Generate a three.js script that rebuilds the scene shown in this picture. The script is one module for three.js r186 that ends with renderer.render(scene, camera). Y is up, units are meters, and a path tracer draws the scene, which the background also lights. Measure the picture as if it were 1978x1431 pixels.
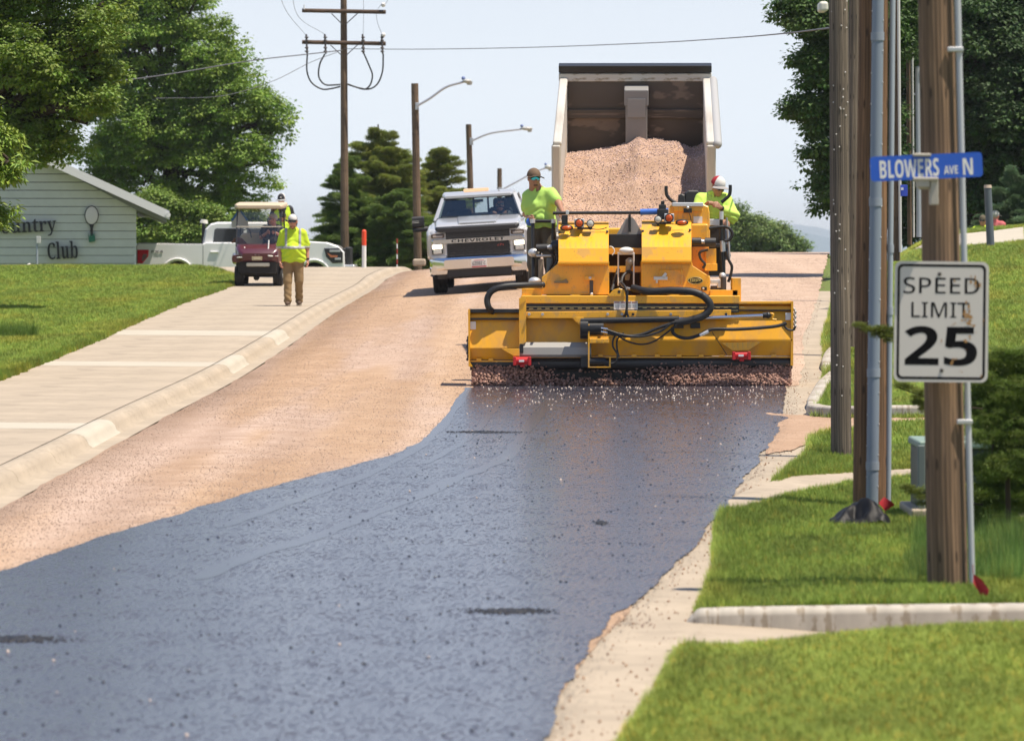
import * as THREE from 'three';
import { RoundedBoxGeometry } from 'three/addons/geometries/RoundedBoxGeometry.js';
import { mergeGeometries, mergeVertices, toCreasedNormals } from 'three/addons/utils/BufferGeometryUtils.js';
import { TextGeometry } from 'three/addons/geometries/TextGeometry.js';
import { FontLoader } from 'three/addons/loaders/FontLoader.js';

// ---------------------------------------------------------------- camera, sky, sun, exposure
const EYE = 2.4, F = 9000, CX = 989, HY = 460;          // eye height (m), focal length, principal column and horizon row in photo pixels
const scene = new THREE.Scene();
const camera = new THREE.PerspectiveCamera(2 * Math.atan(715.5 / F) * 180 / Math.PI, 1978 / 1431, 0.5, 30000);
camera.position.set(0, EYE, 0);
camera.setViewOffset(1978, 1431, 0, 715.5 - HY, 1978, 1431);   // shift lens: verticals stay vertical
camera.focus = 64; camera.userData.fStop = 5;
const renderer = new THREE.WebGLRenderer();
renderer.toneMapping = THREE.LinearToneMapping; renderer.toneMappingExposure = 1.4;
renderer.shadowMap.enabled = true;
{ // pale summer sky: whitish at the horizon, blue overhead
  const W = 512, H = 256, d = new Float32Array(W * H * 4);
  for (let j = 0; j < H; j++) {
    const up = ((j + 0.5) / H - 0.5) * Math.PI, s = Math.max(0, Math.sin(up)), k = 1 - Math.exp(-Math.max(0, s - 0.03) * 3.2);
    const c = [0.61 + (0.07 - 0.61) * k, 0.66 + (0.15 - 0.66) * k, 0.715 + (0.36 - 0.715) * k];
    for (let i = 0; i < W; i++) d.set(up < 0 ? [0.35, 0.34, 0.3, 1] : [...c, 1], (j * W + i) * 4);
  }
  const t = new THREE.DataTexture(d, W, H, THREE.RGBAFormat, THREE.FloatType);
  t.mapping = THREE.EquirectangularReflectionMapping; t.magFilter = t.minFilter = THREE.LinearFilter; t.needsUpdate = true;
  scene.background = t; scene.environment = t;
}
const sun = new THREE.DirectionalLight(0xfff3e0, 5);
sun.position.set(34, 92, 14).multiplyScalar(2); sun.target.position.set(0, 0, -80); sun.position.z -= 80;
sun.castShadow = true; sun.shadow.mapSize.set(4096, 4096); sun.shadow.radius = 1;
Object.assign(sun.shadow.camera, { left: -90, right: 90, top: 90, bottom: -90, near: 1, far: 600 });
scene.add(sun, sun.target);
scene.fog = new THREE.FogExp2(0xdfe7f2, 0.0001);

// ---------------------------------------------------------------- helpers
function rng(seed) { let a = seed >>> 0; return () => { a = (a + 0x6D2B79F5) | 0; let t = Math.imul(a ^ (a >>> 15), 1 | a); t = (t + Math.imul(t ^ (t >>> 7), 61 | t)) ^ t; return ((t ^ (t >>> 14)) >>> 0) / 4294967296; }; }
const V = (x, y, z) => new THREE.Vector3(x, y, z);
const lerp = (a, b, t) => a + (b - a) * t, clamp = (x, a = 0, b = 1) => Math.min(b, Math.max(a, x));
const smooth = (a, b, x) => { const t = clamp((x - a) / (b - a)); return t * t * (3 - 2 * t); };
function curve(pts) { // monotone cubic through [x, y] pairs
  const n = pts.length, x = pts.map(p => p[0]), y = pts.map(p => p[1]), d = [], m = [];
  for (let i = 0; i < n - 1; i++) d.push((y[i + 1] - y[i]) / (x[i + 1] - x[i]));
  for (let i = 0; i < n; i++) m.push(i === 0 ? d[0] : i === n - 1 ? d[n - 2] : d[i - 1] * d[i] <= 0 ? 0 : 2 * d[i - 1] * d[i] / (d[i - 1] + d[i]));
  return v => {
    if (v <= x[0]) return y[0] + m[0] * (v - x[0]);
    if (v >= x[n - 1]) return y[n - 1] + m[n - 1] * (v - x[n - 1]);
    let i = 0; while (v > x[i + 1]) i++;
    const h = x[i + 1] - x[i], t = (v - x[i]) / h;
    return (2 * t ** 3 - 3 * t * t + 1) * y[i] + (t ** 3 - 2 * t * t + t) * h * m[i] + (-2 * t ** 3 + 3 * t * t) * y[i + 1] + (t ** 3 - t * t) * h * m[i + 1];
  };
}
const hash = (x, y, s = 0) => { let h = Math.imul(x, 374761393) + Math.imul(y, 668265263) + Math.imul(s, 974634777); h = Math.imul(h ^ (h >>> 13), 1274126177); return ((h ^ (h >>> 16)) >>> 0) / 4294967296; };
function vnoise(x, y, s = 0, per = 0) {
  const xi = Math.floor(x), yi = Math.floor(y), fx = x - xi, fy = y - yi, u = fx * fx * (3 - 2 * fx), v = fy * fy * (3 - 2 * fy);
  const w = per ? (a => ((a % per) + per) % per) : (a => a);
  return lerp(lerp(hash(w(xi), w(yi), s), hash(w(xi + 1), w(yi), s), u), lerp(hash(w(xi), w(yi + 1), s), hash(w(xi + 1), w(yi + 1), s), u), v);
}
function fbm(x, y, s = 0, oct = 4, per = 0) { let a = 0, k = 0.5, n = 0; for (let i = 0; i < oct; i++) { a += k * vnoise(x, y, s + i, per); n += k; x *= 2; y *= 2; per *= 2; k *= 0.5; } return a / n; }
const at = (px, py, D) => V((px - CX) * D / F, EYE + (HY - py) * D / F, -D);    // where a photo pixel lies at a distance
function tex(w, h, fn, srgb = true) {
  const d = new Uint8Array(w * h * 4);
  for (let j = 0; j < h; j++) for (let i = 0; i < w; i++) { const c = fn(i / w, j / h, i, j), k = (j * w + i) * 4; d[k] = clamp(c[0]) * 255; d[k + 1] = clamp(c[1]) * 255; d[k + 2] = clamp(c[2]) * 255; d[k + 3] = c.length > 3 ? clamp(c[3]) * 255 : 255; }
  const t = new THREE.DataTexture(d, w, h); t.wrapS = t.wrapT = THREE.RepeatWrapping; t.magFilter = THREE.LinearFilter; t.minFilter = THREE.LinearMipmapLinearFilter; t.generateMipmaps = true;
  if (srgb) t.colorSpace = THREE.SRGBColorSpace; t.needsUpdate = true; return t;
}
const lin2s = c => c <= 0.0031308 ? 12.92 * c : 1.055 * c ** (1 / 2.4) - 0.055;
const L3 = (r, g, b) => [lin2s(r), lin2s(g), lin2s(b)];
const grey = v => [v, v, v];
function std(color, roughness = 0.6, extra = {}) { return new THREE.MeshStandardMaterial({ color: new THREE.Color().setRGB(...color), roughness, side: THREE.DoubleSide, ...extra }); }

// scene graph: a thing is a Group at its base (parts are children) or one Mesh; geometry is written in world metres and moved to the thing
const used = new Map();
function numbered(name) { const n = used.get(name) ?? 0; used.set(name, n + 1); return n ? name + '_' + String(n).padStart(3, '0') : name; }
const baseOf = new WeakMap();
function tag(o, label, category, group, kind) { if (label) o.userData.label = label; if (category) o.userData.category = category; if (group) o.userData.group = group; if (kind) o.userData.kind = kind; return o; }
function thing(name, base, label, category, group) {
  const o = new THREE.Group(); o.name = numbered(name); o.position.copy(base); scene.add(o); baseOf.set(o, base.clone());
  return tag(o, label, category, group);
}
function norm(g) {
  if (g.index) g = g.toNonIndexed();
  if (!g.attributes.normal) g.computeVertexNormals();
  if (!g.attributes.uv) g.setAttribute('uv', new THREE.BufferAttribute(new Float32Array(g.attributes.position.count * 2), 2));
  for (const k of Object.keys(g.attributes)) if (!['position', 'normal', 'uv', 'color'].includes(k)) g.deleteAttribute(k);
  return g;
}
function join(list) {
  list = list.flat(9).map(norm);
  const col = list.some(g => g.attributes.color);
  if (col) for (const g of list) if (!g.attributes.color) g.setAttribute('color', new THREE.BufferAttribute(new Float32Array(g.attributes.position.count * 3).fill(1), 3));
  return list.length === 1 ? list[0] : mergeGeometries(list);
}
function wrapUV(g, k) { // lay a texture on by metres, face by face
  const p = g.attributes.position, n = g.attributes.normal, uv = g.attributes.uv;
  for (let i = 0; i < p.count; i++) { const ax = Math.abs(n.getX(i)), ay = Math.abs(n.getY(i)), az = Math.abs(n.getZ(i)); uv.setXY(i, (ax > az && ax > ay ? p.getZ(i) : p.getX(i)) * k, (ay > ax && ay > az ? p.getZ(i) : p.getY(i)) * k); }
  return g;
}
function part(name, geoms, material, parent, label) { // a named mesh under parent (world-space geometry in)
  const b = baseOf.get(parent), g = join([geoms]).clone(); if (material.userData.wrap) wrapUV(g, material.userData.wrap); g.translate(-b.x, -b.y, -b.z);
  const m = new THREE.Mesh(g, material); m.name = name; m.castShadow = m.receiveShadow = true; parent.add(m); baseOf.set(m, b);
  if (label) m.userData.label = label;
  return m;
}
const each = (name, geoms, mat, parent, label) => geoms.map(g => part(name, g, mat, parent, label));
const fine = m => (m.userData.kind = 'stuff', m);
function single(name, geoms, material, base, label, category, group, kind) {
  const g = join([geoms]).clone(); g.translate(-base.x, -base.y, -base.z);
  const m = new THREE.Mesh(g, material); m.name = numbered(name); m.position.copy(base); m.castShadow = m.receiveShadow = true; scene.add(m);
  baseOf.set(m, base.clone());
  return tag(m, label, category, group, kind);
}
function rbox(a, b, r = 0.01) { // rounded box between two corners
  const s = V(Math.abs(b.x - a.x), Math.abs(b.y - a.y), Math.abs(b.z - a.z)), k = Math.min(r, s.x / 2.1, s.y / 2.1, s.z / 2.1);
  const g = k > 0.002 ? new RoundedBoxGeometry(s.x, s.y, s.z, 2, k) : new THREE.BoxGeometry(s.x, s.y, s.z);
  g.translate((a.x + b.x) / 2, (a.y + b.y) / 2, (a.z + b.z) / 2); return g;
}
const pbox = (x0, y0, x1, y1, D, depth, r = 0.008) => { const a = at(x0, y1, D), b = at(x1, y0, D); return rbox(a, V(b.x, b.y, -D - depth), r); }; // photo rectangle at distance D, carried back
function rod(a, b, r0, r1 = r0, seg = 10) {
  const d = b.clone().sub(a), g = new THREE.CylinderGeometry(r1, r0, d.length(), seg, 1);
  g.applyQuaternion(new THREE.Quaternion().setFromUnitVectors(V(0, 1, 0), d.clone().normalize())); g.translate((a.x + b.x) / 2, (a.y + b.y) / 2, (a.z + b.z) / 2); return g;
}
function tube(pts, r, n = 0, seg = 8) { return new THREE.TubeGeometry(new THREE.CatmullRomCurve3(pts), n || pts.length * 5, r, seg, false); }
const ball = (c, r, sx = 1, sy = 1, sz = 1, n = 14) => { const g = new THREE.SphereGeometry(r, n, Math.ceil(n * 0.7)); g.scale(sx, sy, sz); g.translate(c.x, c.y, c.z); return g; };
function prism(pts, depth, bevel = 0) { // photo outline [[px,py]..] given as world Vector2 list, extruded back by depth from z
  const s = new THREE.Shape(pts.map(p => new THREE.Vector2(p[0], p[1])));
  return new THREE.ExtrudeGeometry(s, { depth, bevelEnabled: bevel > 0, bevelSize: bevel, bevelThickness: bevel, bevelSegments: 1, curveSegments: 10 });
}
function pprism(pts, D, depth, bevel = 0) { const w = pts.map(p => at(p[0], p[1], D)), g = prism(w.map(p => [p.x, p.y]), depth, bevel); g.translate(0, 0, -D - depth); return g; }
function quadGrid(fn, nu, nv, uvS = 1) { // fn(u,v) -> Vector3 (+ optional color)
  const pos = [], uv = [], idx = [], col = []; let hasCol = false;
  for (let j = 0; j <= nv; j++) for (let i = 0; i <= nu; i++) { const r = fn(i / nu, j / nv), p = r.p ?? r; pos.push(p.x, p.y, p.z); uv.push((r.u ?? p.x) * uvS, (r.v ?? -p.z) * uvS); if (r.c) { hasCol = true; col.push(...r.c); } }
  for (let j = 0; j < nv; j++) for (let i = 0; i < nu; i++) { const a = j * (nu + 1) + i, b = a + 1, c = a + nu + 1, d = c + 1; idx.push(a, b, d, a, d, c); }
  const g = new THREE.BufferGeometry(); g.setAttribute('position', new THREE.Float32BufferAttribute(pos, 3)); g.setAttribute('uv', new THREE.Float32BufferAttribute(uv, 2));
  if (hasCol) g.setAttribute('color', new THREE.Float32BufferAttribute(col, 3));
  g.setIndex(idx); g.computeVertexNormals(); return g;
}
const font = await new FontLoader().loadAsync('fonts/droid/droid_sans_bold.typeface.json');
const serifFont = await new FontLoader().loadAsync('fonts/droid/droid_serif_bold.typeface.json');
const regFont = await new FontLoader().loadAsync('fonts/droid/droid_sans_regular.typeface.json');
function text(str, { f = font, w, h, depth = 0.01, shear = 0 }) { // lettering w x h metres centred on the origin, facing +z
  const g = new TextGeometry(str, { font: f, size: 1, depth: 1, curveSegments: 5, bevelEnabled: false }); g.computeBoundingBox(); const b = g.boundingBox;
  g.translate(-(b.min.x + b.max.x) / 2, -(b.min.y + b.max.y) / 2, 0); g.scale(w / (b.max.x - b.min.x), h / (b.max.y - b.min.y), depth);
  if (shear) g.applyMatrix4(new THREE.Matrix4().makeShear(0, 0, shear, 0, 0, 0));
  return g;
}
// ---------------------------------------------------------------- terrain: heights relative to the eye, by distance
const roadC = curve([[-80, -2.6], [0, -2.5], [20, -2.4], [30, -2.33], [42, -2.2], [55, -2.07], [62, -1.975], [75, -1.62], [88, -1.25], [97, -1.03], [110, -0.72], [120, -0.53], [130, -0.43], [140, -0.43], [150, -0.6], [165, -1.3], [200, -4], [400, -15], [900, -24], [4000, -30]]);
const leftP = curve([[-80, -2.4], [0, -2.3], [20, -2.25], [40, -2.07], [50, -1.98], [62, -1.85], [80, -1.5], [92, -1.3], [100, -1.2], [108, -1.08], [114, -0.87], [118, -0.75], [121, -0.75], [126, -1.0], [132, -1.5], [150, -1.9], [200, -4], [400, -15], [900, -24], [4000, -30]]);
const rightP = curve([[-80, -2.3], [0, -2.2], [18, -2.34], [22, -2.3], [24.5, -2.24], [26.2, -2.2], [26.8, -2.24], [27.3, -2.42], [28.42, -2.42], [28.6, -2.28], [39, -2.28], [47, -2.2], [55, -2.0], [60, -1.75], [75, -1.0], [90, -0.25], [97, 0.06], [102, 0.07], [106, -0.1], [112, -1.0], [116, -1.25], [150, -1.6], [200, -4], [400, -15], [900, -24], [4000, -30]]);
const kerbL = curve([[-80, -5.4], [20, -5.0], [30, -4.8], [42, -4.62], [53, -4.5], [67, -4.2], [78, -4.0], [90, -3.88], [112, -3.55], [119, -3.1], [130, -2.6], [260, -2.2]]);     // back of the left kerb
const roadR = curve([[-80, -6.5], [0, -1.3], [21.5, 0.5], [25.5, 0.88], [31.5, 1.39], [38, 1.75], [41, 2.24], [43.5, 2.6], [46, 2.93], [55, 3.6], [61, 4.1], [69.5, 4.7], [74, 4.98], [83, 5.7], [100, 7.0], [130, 9.2], [260, 18]]);   // outer edge of the right gutter
const walkL = curve([[-80, -7.4], [50, -6.95], [62, -6.8], [75, -6.63], [90, -6.6], [108, -6.5], [112, -6.7], [116, -7.4], [121, -9]]);
function relH(x, D) {
  const xl = kerbL(D), xr = roadR(D);
  if (x <= xl) { const w = smooth(xl - 3, xl - 9, x); return leftP(D) + 0.06 * w * (vnoise(x * 0.35, D * 0.2, 3) - 0.4); }
  const c = roadC(D), l = leftP(D) - 0.13, road = xx => xx >= 1 ? c : lerp(l, c, clamp((xx - xl) / Math.max(0.5, 1 - xl)));
  if (x <= xr) return road(x);
  let r = rightP(D);
  if (D < 28.6) r = lerp(-2.42, r, 0.45 * smooth(xr, xr + 0.35, x) + 0.55 * smooth(xr, xr + 1.9, x));
  if (D > 60) r += 0.08 * clamp(x - 9, -4, 8) * smooth(60, 85, D);
  return lerp(road(xr), r, smooth(xr, xr + (D > 55 ? 2.6 : 0.9), x));
}
const gY = (x, D) => EYE + relH(x, D);
function onGround(px, py, d0 = 15, d1 = 160) { // first point where the sight line of a photo pixel meets the ground
  let D = d0; while (D < d1 && (HY - py) * D / F > relH((px - CX) * D / F, D)) D += 0.25;
  const p = at(px, py, D); p.y = gY(p.x, D); return p;
}
const toPx = (x, y, D) => [CX + x * F / D, HY - (y - EYE) * F / D];

// strips of paving that cross the right-hand verge, outlined as in the photo; grass keeps off them
const strips = [
  { d0: 38, d1: 48, px: [1395, 1450, 1530, 1620, 1700, 1790], top: [975, 948, 922, 916, 911, 906], bot: [1000, 985, 958, 940, 930, 922] },
  { d0: 46, d1: 60, px: [1480, 1530, 1600, 1680, 1760, 1850], top: [800, 803, 808, 809, 809, 808], bot: [880, 872, 842, 825, 817, 813] },
  { d0: 80, d1: 101, px: [1715, 1770, 1850, 1915, 1985], top: [468, 461, 453, 447, 438], bot: [492, 485, 477, 473, 466] },
];
const band = (list, px, v) => { let i = 0; while (i < list.length - 2 && px > list[i + 1]) i++; return lerp(v[i], v[i + 1], clamp((px - list[i]) / (list[i + 1] - list[i]))); };
function paved(x, D) {
  if (x > walkL(D) + 0.05 && x < kerbL(D) + 1 && D < 122) return true;
  if (x > kerbL(D) - 0.1 && x < roadR(D) - 0.02) return true;
  if (D > 26.9 && D < 28.8 && x > 0.9 && x < 6) return true;
  const [px, py] = toPx(x, gY(x, D), D);
  for (const s of strips) if (D > s.d0 && D < s.d1 && px > s.px[0] && px < s.px.at(-1) && py > band(s.px, px, s.top) && py < band(s.px, px, s.bot)) return true;
  return false;
}

// ---------------------------------------------------------------- surface textures
const T = {};
T.chips = tex(1024, 1024, (u, v, i, j) => { // 2.6 m tile of pinkish stone chips bedded in dust
  const a = fbm(u * 8, v * 8, 1, 4, 8), b = hash(i >> 2, j >> 2, 4), b2 = hash(i >> 1, j >> 1, 9), patch = smooth(0.38, 0.62, fbm(u * 6, v * 6, 31, 4, 6));
  let c = [0.40 + 0.12 * (a - 0.5), 0.263 + 0.1 * (a - 0.5), 0.172 + 0.08 * (a - 0.5)], k = 0;
  if (b > 0.62) k = (b - 0.62) * 1.0 * patch; if (b < 0.2) k = -(0.2 - b) * 2.2 * patch; if (b2 > 0.93) k += 0.14; if (b2 < 0.04) k -= 0.2 * (0.3 + patch);
  return L3(c[0] * (1 + k), c[1] * (1 + k * 1.15), c[2] * (1 + k * 1.4));
});
T.chipBump = tex(1024, 1024, (u, v, i, j) => grey(0.35 * hash(i >> 2, j >> 2, 4) + 0.35 * hash(i >> 1, j >> 1, 9) + 0.3 * fbm(u * 16, v * 16, 3, 3, 16)), false);
T.concrete = tex(640, 640, (u, v, i, j) => { const a = fbm(u * 5, v * 5, 11, 5, 5), b = hash(i >> 1, j >> 1, 12), s = b > 0.985 ? -0.12 : (b - 0.5) * 0.05, d = 0; const k = 1 + (a - 0.5) * 0.36 + s - d - 0.1 * smooth(0.62, 0.7, fbm(u * 9, v * 9, 17, 4, 9)); return L3(0.385 * k, 0.318 * k, 0.238 * k); });
T.pale = tex(512, 512, (u, v, i, j) => { const a = fbm(u * 6, v * 6, 14, 4, 6), b = hash(i >> 1, j >> 1, 15), k = 1 + (a - 0.5) * 0.16 + (b - 0.5) * 0.06; return L3(0.45 * k, 0.405 * k, 0.325 * k); });
T.soil = tex(512, 512, (u, v, i, j) => { const a = fbm(u * 10, v * 10, 21, 5, 10), b = hash(i >> 1, j >> 2, 22); const k = 0.75 + 0.5 * b; return L3((0.085 + 0.07 * a) * k, (0.15 + 0.02 * a) * k, (0.028 + 0.012 * a) * k); });
T.tarBump = tex(1024, 1024, (u, v, i, j) => { const a = fbm(u * 180, v * 180, 41, 2, 180), b = hash(i >> 1, j >> 1, 42), lumps = hash(i >> 2, j >> 2, 44) > 0.985 ? 1 : 0; return grey(clamp(0.15 + 0.07 * a + 0.16 * b + 0.5 * lumps)); }, false);
T.tarBump.repeat.set(1, 4.7);
T.tarRough = tex(1024, 1024, (u, v, i, j) => { const wu = u + 0.05 * (fbm(u * 4, v * 8, 46, 3, 4) - 0.5), wv = v + 0.05 * (fbm(u * 6, v * 6, 48, 3, 6) - 0.5), p = fbm(wu * 6, wv * 5, 51, 6, 1), s = fbm(wu * 60, wv * 1.0, 55, 4, 1), q = smooth(0.5, 0.7, fbm(u * 160, v * 320, 57, 2, 160)) * (0.25 + 0.75 * smooth(0.4, 0.62, fbm(wu * 7, wv * 9, 60, 4, 1))), b = hash(i, j, 59); const r = 0.25 + 0.1 * (p - 0.5) + 0.26 * (s - 0.5) + 0.85 * q * (0.4 + 0.6 * b); return [0, clamp(r), 0]; }, false);
T.wood = tex(512, 1024, (u, v, i, j) => { const g = fbm(u * 40, v * 3, 61, 4, 3), f2 = fbm(u * 8, v * 2, 64, 4, 2), cr = fbm(u * 26, v * 1.0, 67, 3, 1), kn = smooth(0.14, 0.06, Math.hypot((u * 4 - Math.floor(u * 4) - 0.2 - 0.6 * hash(Math.floor(u * 4), Math.floor(v * 5), 3)), (v * 5 - Math.floor(v * 5) - 0.5) * 1.6)), bl = smooth(0.5, 0.68, fbm(u * 10, v * 4, 71, 4, 2)), crack = cr > 0.655 ? 0.28 : 1, k = (0.35 + 1.05 * g) * crack * (1 - 0.6 * kn) * (1 - 0.4 * bl); return L3(lerp(0.2, 0.3, f2) * k, lerp(0.155, 0.225, f2) * k, lerp(0.115, 0.16, f2) * k); });
T.woodBump = tex(256, 512, (u, v) => { const g = fbm(u * 40, v * 3, 61, 4, 3), cr = fbm(u * 30, v * 1.0, 67, 2, 1); return grey(clamp(g * 0.7 - (cr > 0.72 ? 0.5 : 0) + 0.3)); }, false);
const rep = (t, x, y) => { const c = t.clone(); c.repeat.set(x, y); c.needsUpdate = true; return c; };
const M = {
  chips: new THREE.MeshStandardMaterial({ map: T.chips, bumpMap: T.chipBump, bumpScale: 0.012, roughness: 0.95, vertexColors: true }),
  concrete: new THREE.MeshStandardMaterial({ map: T.concrete, roughness: 0.92, side: THREE.DoubleSide }),
  kerb: new THREE.MeshStandardMaterial({ map: tex(512, 512, (u, v, i, j) => { const a = fbm(u * 5, v * 5, 24, 5, 5), st = smooth(0.55, 0.7, fbm(u * 11, v * 11, 27, 4, 11)), k = (1 + (a - 0.5) * 0.5) * (1 - 0.35 * st) + (hash(i >> 1, j >> 1, 25) - 0.5) * 0.1; return L3(0.41 * k, 0.375 * k - 0.02 * st, 0.32 * k - 0.04 * st); }), roughness: 0.95, side: THREE.DoubleSide }),
  pale: new THREE.MeshStandardMaterial({ map: T.pale, roughness: 0.9, side: THREE.DoubleSide }),
  soil: new THREE.MeshStandardMaterial({ map: T.soil, roughness: 1 }),
  tar: new THREE.MeshPhysicalMaterial({ color: new THREE.Color().setRGB(0.022, 0.022, 0.038), roughness: 1, roughnessMap: T.tarRough, ior: 1.75, clearcoat: 0.5, clearcoatRoughness: 1, clearcoatRoughnessMap: T.tarRough, bumpMap: T.tarBump, bumpScale: 0.0026 }),  // tar: blue of the reflected sky is tinted into the base colour
  wood: new THREE.MeshStandardMaterial({ map: T.wood, bumpMap: T.woodBump, bumpScale: 0.01, roughness: 0.9 }),
};

// ---------------------------------------------------------------- ground, road, kerbs, pavement
{
  const Ds = []; for (let D = -80; D < 18; D += 7) Ds.push(D); for (let D = 18; D < 165; D += D > 25.9 && D < 29 ? 0.1 : 0.5) Ds.push(D); for (let D = 165; D < 420; D += 12) Ds.push(D); for (let D = 420; D < 4000; D *= 1.16) Ds.push(D); Ds.push(4200);
  const xs = []; for (let x = 0; x < 16; x += 0.25) xs.push(x); for (let x = 16; x < 1800; x *= 1.16) xs.push(x);
  const X = [...xs.slice(1).reverse().map(x => -x), ...xs], n = X.length - 1, m = Ds.length - 1;
  const g = quadGrid((u, v) => {
    const x = X[Math.round(u * n)], D = Ds[Math.round(v * m)]; let y = gY(x, D) - 0.03;
    if (x > kerbL(D) - 0.3 && x < roadR(D) - 0.1 && D < 260) y -= 0.06;
    const p = V(x, y, -D); return { p, u: x / 3, v: D / 3 };
  }, n, m);
  single('ground', g, M.soil, V(0, 0, 0), 'grassy ground under the lawns on both sides of the road', null, null, 'structure');
}
const GUT = 0.2;
{ // stone-chip road: dusty orange on the left, freshly spread pink chips ahead of the machine
  const g = quadGrid((u, v) => {
    const D = 6 + (250 - 6) * v, a = kerbL(D) + 0.28 + GUT + 0.08 * (fbm(D * 0.8, 1, 71, 3) - 0.5), b = roadR(D) - (D > 62 ? 0.35 : 0.5) + 0.1 * (fbm(D * 0.9, 5, 73, 3) - 0.5), x = lerp(a, b, u);
    const fresh = smooth(1.2, 2.2, x + 0.5 * (fbm(x, D * 0.3, 75, 2) - 0.5)) * smooth(58, 66, D), streak = 1.5 * (fbm(x * 2.2, D * 0.05, 77, 4) - 0.5), edge = smooth(0.10, 0.0, u) * (0.5 + fbm(x * 3, D * 0.8, 79, 3)), gry = smooth(0.42, 0.68, fbm(x * 1.3, D * 0.1, 78, 4)) * (1 - fresh);
    const c = [lerp(1.0, 1.16, fresh) + streak * 0.3, lerp(1.0, 1.26, fresh) + streak * 0.36, lerp(0.96, 1.42, fresh) + streak * 0.4];
    const k = (1 - 0.3 * edge) * (1 + 0.06 * gry); c[1] *= 1 + 0.08 * gry; c[2] *= 1 + 0.3 * gry;
    return { p: V(x, gY(x, D) + 0.005, -D), u: x / 2.6, v: D / 2.6, c: [c[0] * k, c[1] * k * (1 - 0.04 * edge), c[2] * k * (1 - 0.1 * edge)] };
  }, 60, 520);
  single('road', g, M.chips, V(0, 0, 0), 'road surfaced with pinkish stone chips', null, null, 'structure');
}
function sweepStrip(name, xa, xb, d0, d1, lift, mat, n, label, uvS = 0.4, parent) {
  const g = quadGrid((u, v) => { const D = lerp(d0, d1, v), x = lerp(xa(D), xb(D), u); return { p: V(x, gY(x, D) + lift, -D), u: x * uvS, v: D * uvS }; }, 4, n);
  return parent ? part(name, g, mat, parent) : single(name, g, mat, V(0, 0, 0), label, null, null, 'structure');
}
sweepStrip('gutter', D => kerbL(D) + 0.25, D => kerbL(D) + 0.27 + GUT, 16, 125, 0.001, M.concrete, 220, 'dusty concrete gutter along the left kerb');
sweepStrip('gutter', D => roadR(D) - 0.62, D => roadR(D) + 0.03, 8, 95, -0.001, M.concrete, 200, 'concrete gutter along the right verge');
{ // left kerb: lengths with joints; round-topped
  const root = new THREE.Group(); root.name = 'kerb'; scene.add(root); baseOf.set(root, V(0, 0, 0)); tag(root, 'round-topped concrete kerb along the left pavement', null, null, 'structure');
  const prof = [[0, -0.02], [0, 0.004], [0.06, 0.012], [0.14, 0.008], [0.19, -0.012], [0.225, -0.05], [0.245, -0.1], [0.3, -0.135]];
  const cuts = []; for (let D = 20; D < 124;) { cuts.push(D); D += 3.05; }
  const whites = [49.2, 65.8, 76.6];
  for (let i = 0; i < cuts.length - 1; i++) {
    const a = cuts[i] + 0.006, b = cuts[i + 1] - 0.006, w = whites.some(q => q >= a && q < b);
    const g = quadGrid((u, v) => { const D = lerp(a, b, v), q = prof[Math.round(u * (prof.length - 1))], x = kerbL(D) + q[0]; return { p: V(x, EYE + leftP(D) + q[1], -D), u: q[0] * 2, v: D * 0.4 }; }, prof.length - 1, 8);
    part('kerb_stone', g, w ? M.pale : M.concrete, root);
  }
}
{ // left pavement: slabs parted by pale strips and joints
  const root = new THREE.Group(); root.name = 'pavement'; scene.add(root); baseOf.set(root, V(0, 0, 0)); tag(root, 'wide concrete pavement with pale strips across it', null, null, 'structure');
  const edge = D => walkL(D) + 0.1 * (fbm(D * 1.3, 2, 81, 3) - 0.5) - (D > 108 ? 0.2 : 0);
  const whites = [[48.6, 49.9], [65.2, 66.6], [75.6, 77.6]], cuts = [20]; for (const [a, b] of whites) cuts.push(a, b); cuts.push(88, 100, 112, 122);
  for (let i = 0; i < cuts.length - 1; i++) {
    const a = cuts[i] + 0.01, b = cuts[i + 1] - 0.01, w = whites.some(q => q[0] === cuts[i]);
    const g = quadGrid((u, v) => { const D = lerp(a, b, v) + 0.35 * (1 - u), x = lerp(edge(D), kerbL(D) - 0.012, u); return { p: V(x, gY(x, D) + 0.004, -D), u: x * 0.4, v: D * 0.4 }; }, 10, Math.max(3, Math.round(b - a)));
    part('slab', g, w ? M.pale : M.concrete, root);
  }
}
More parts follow.
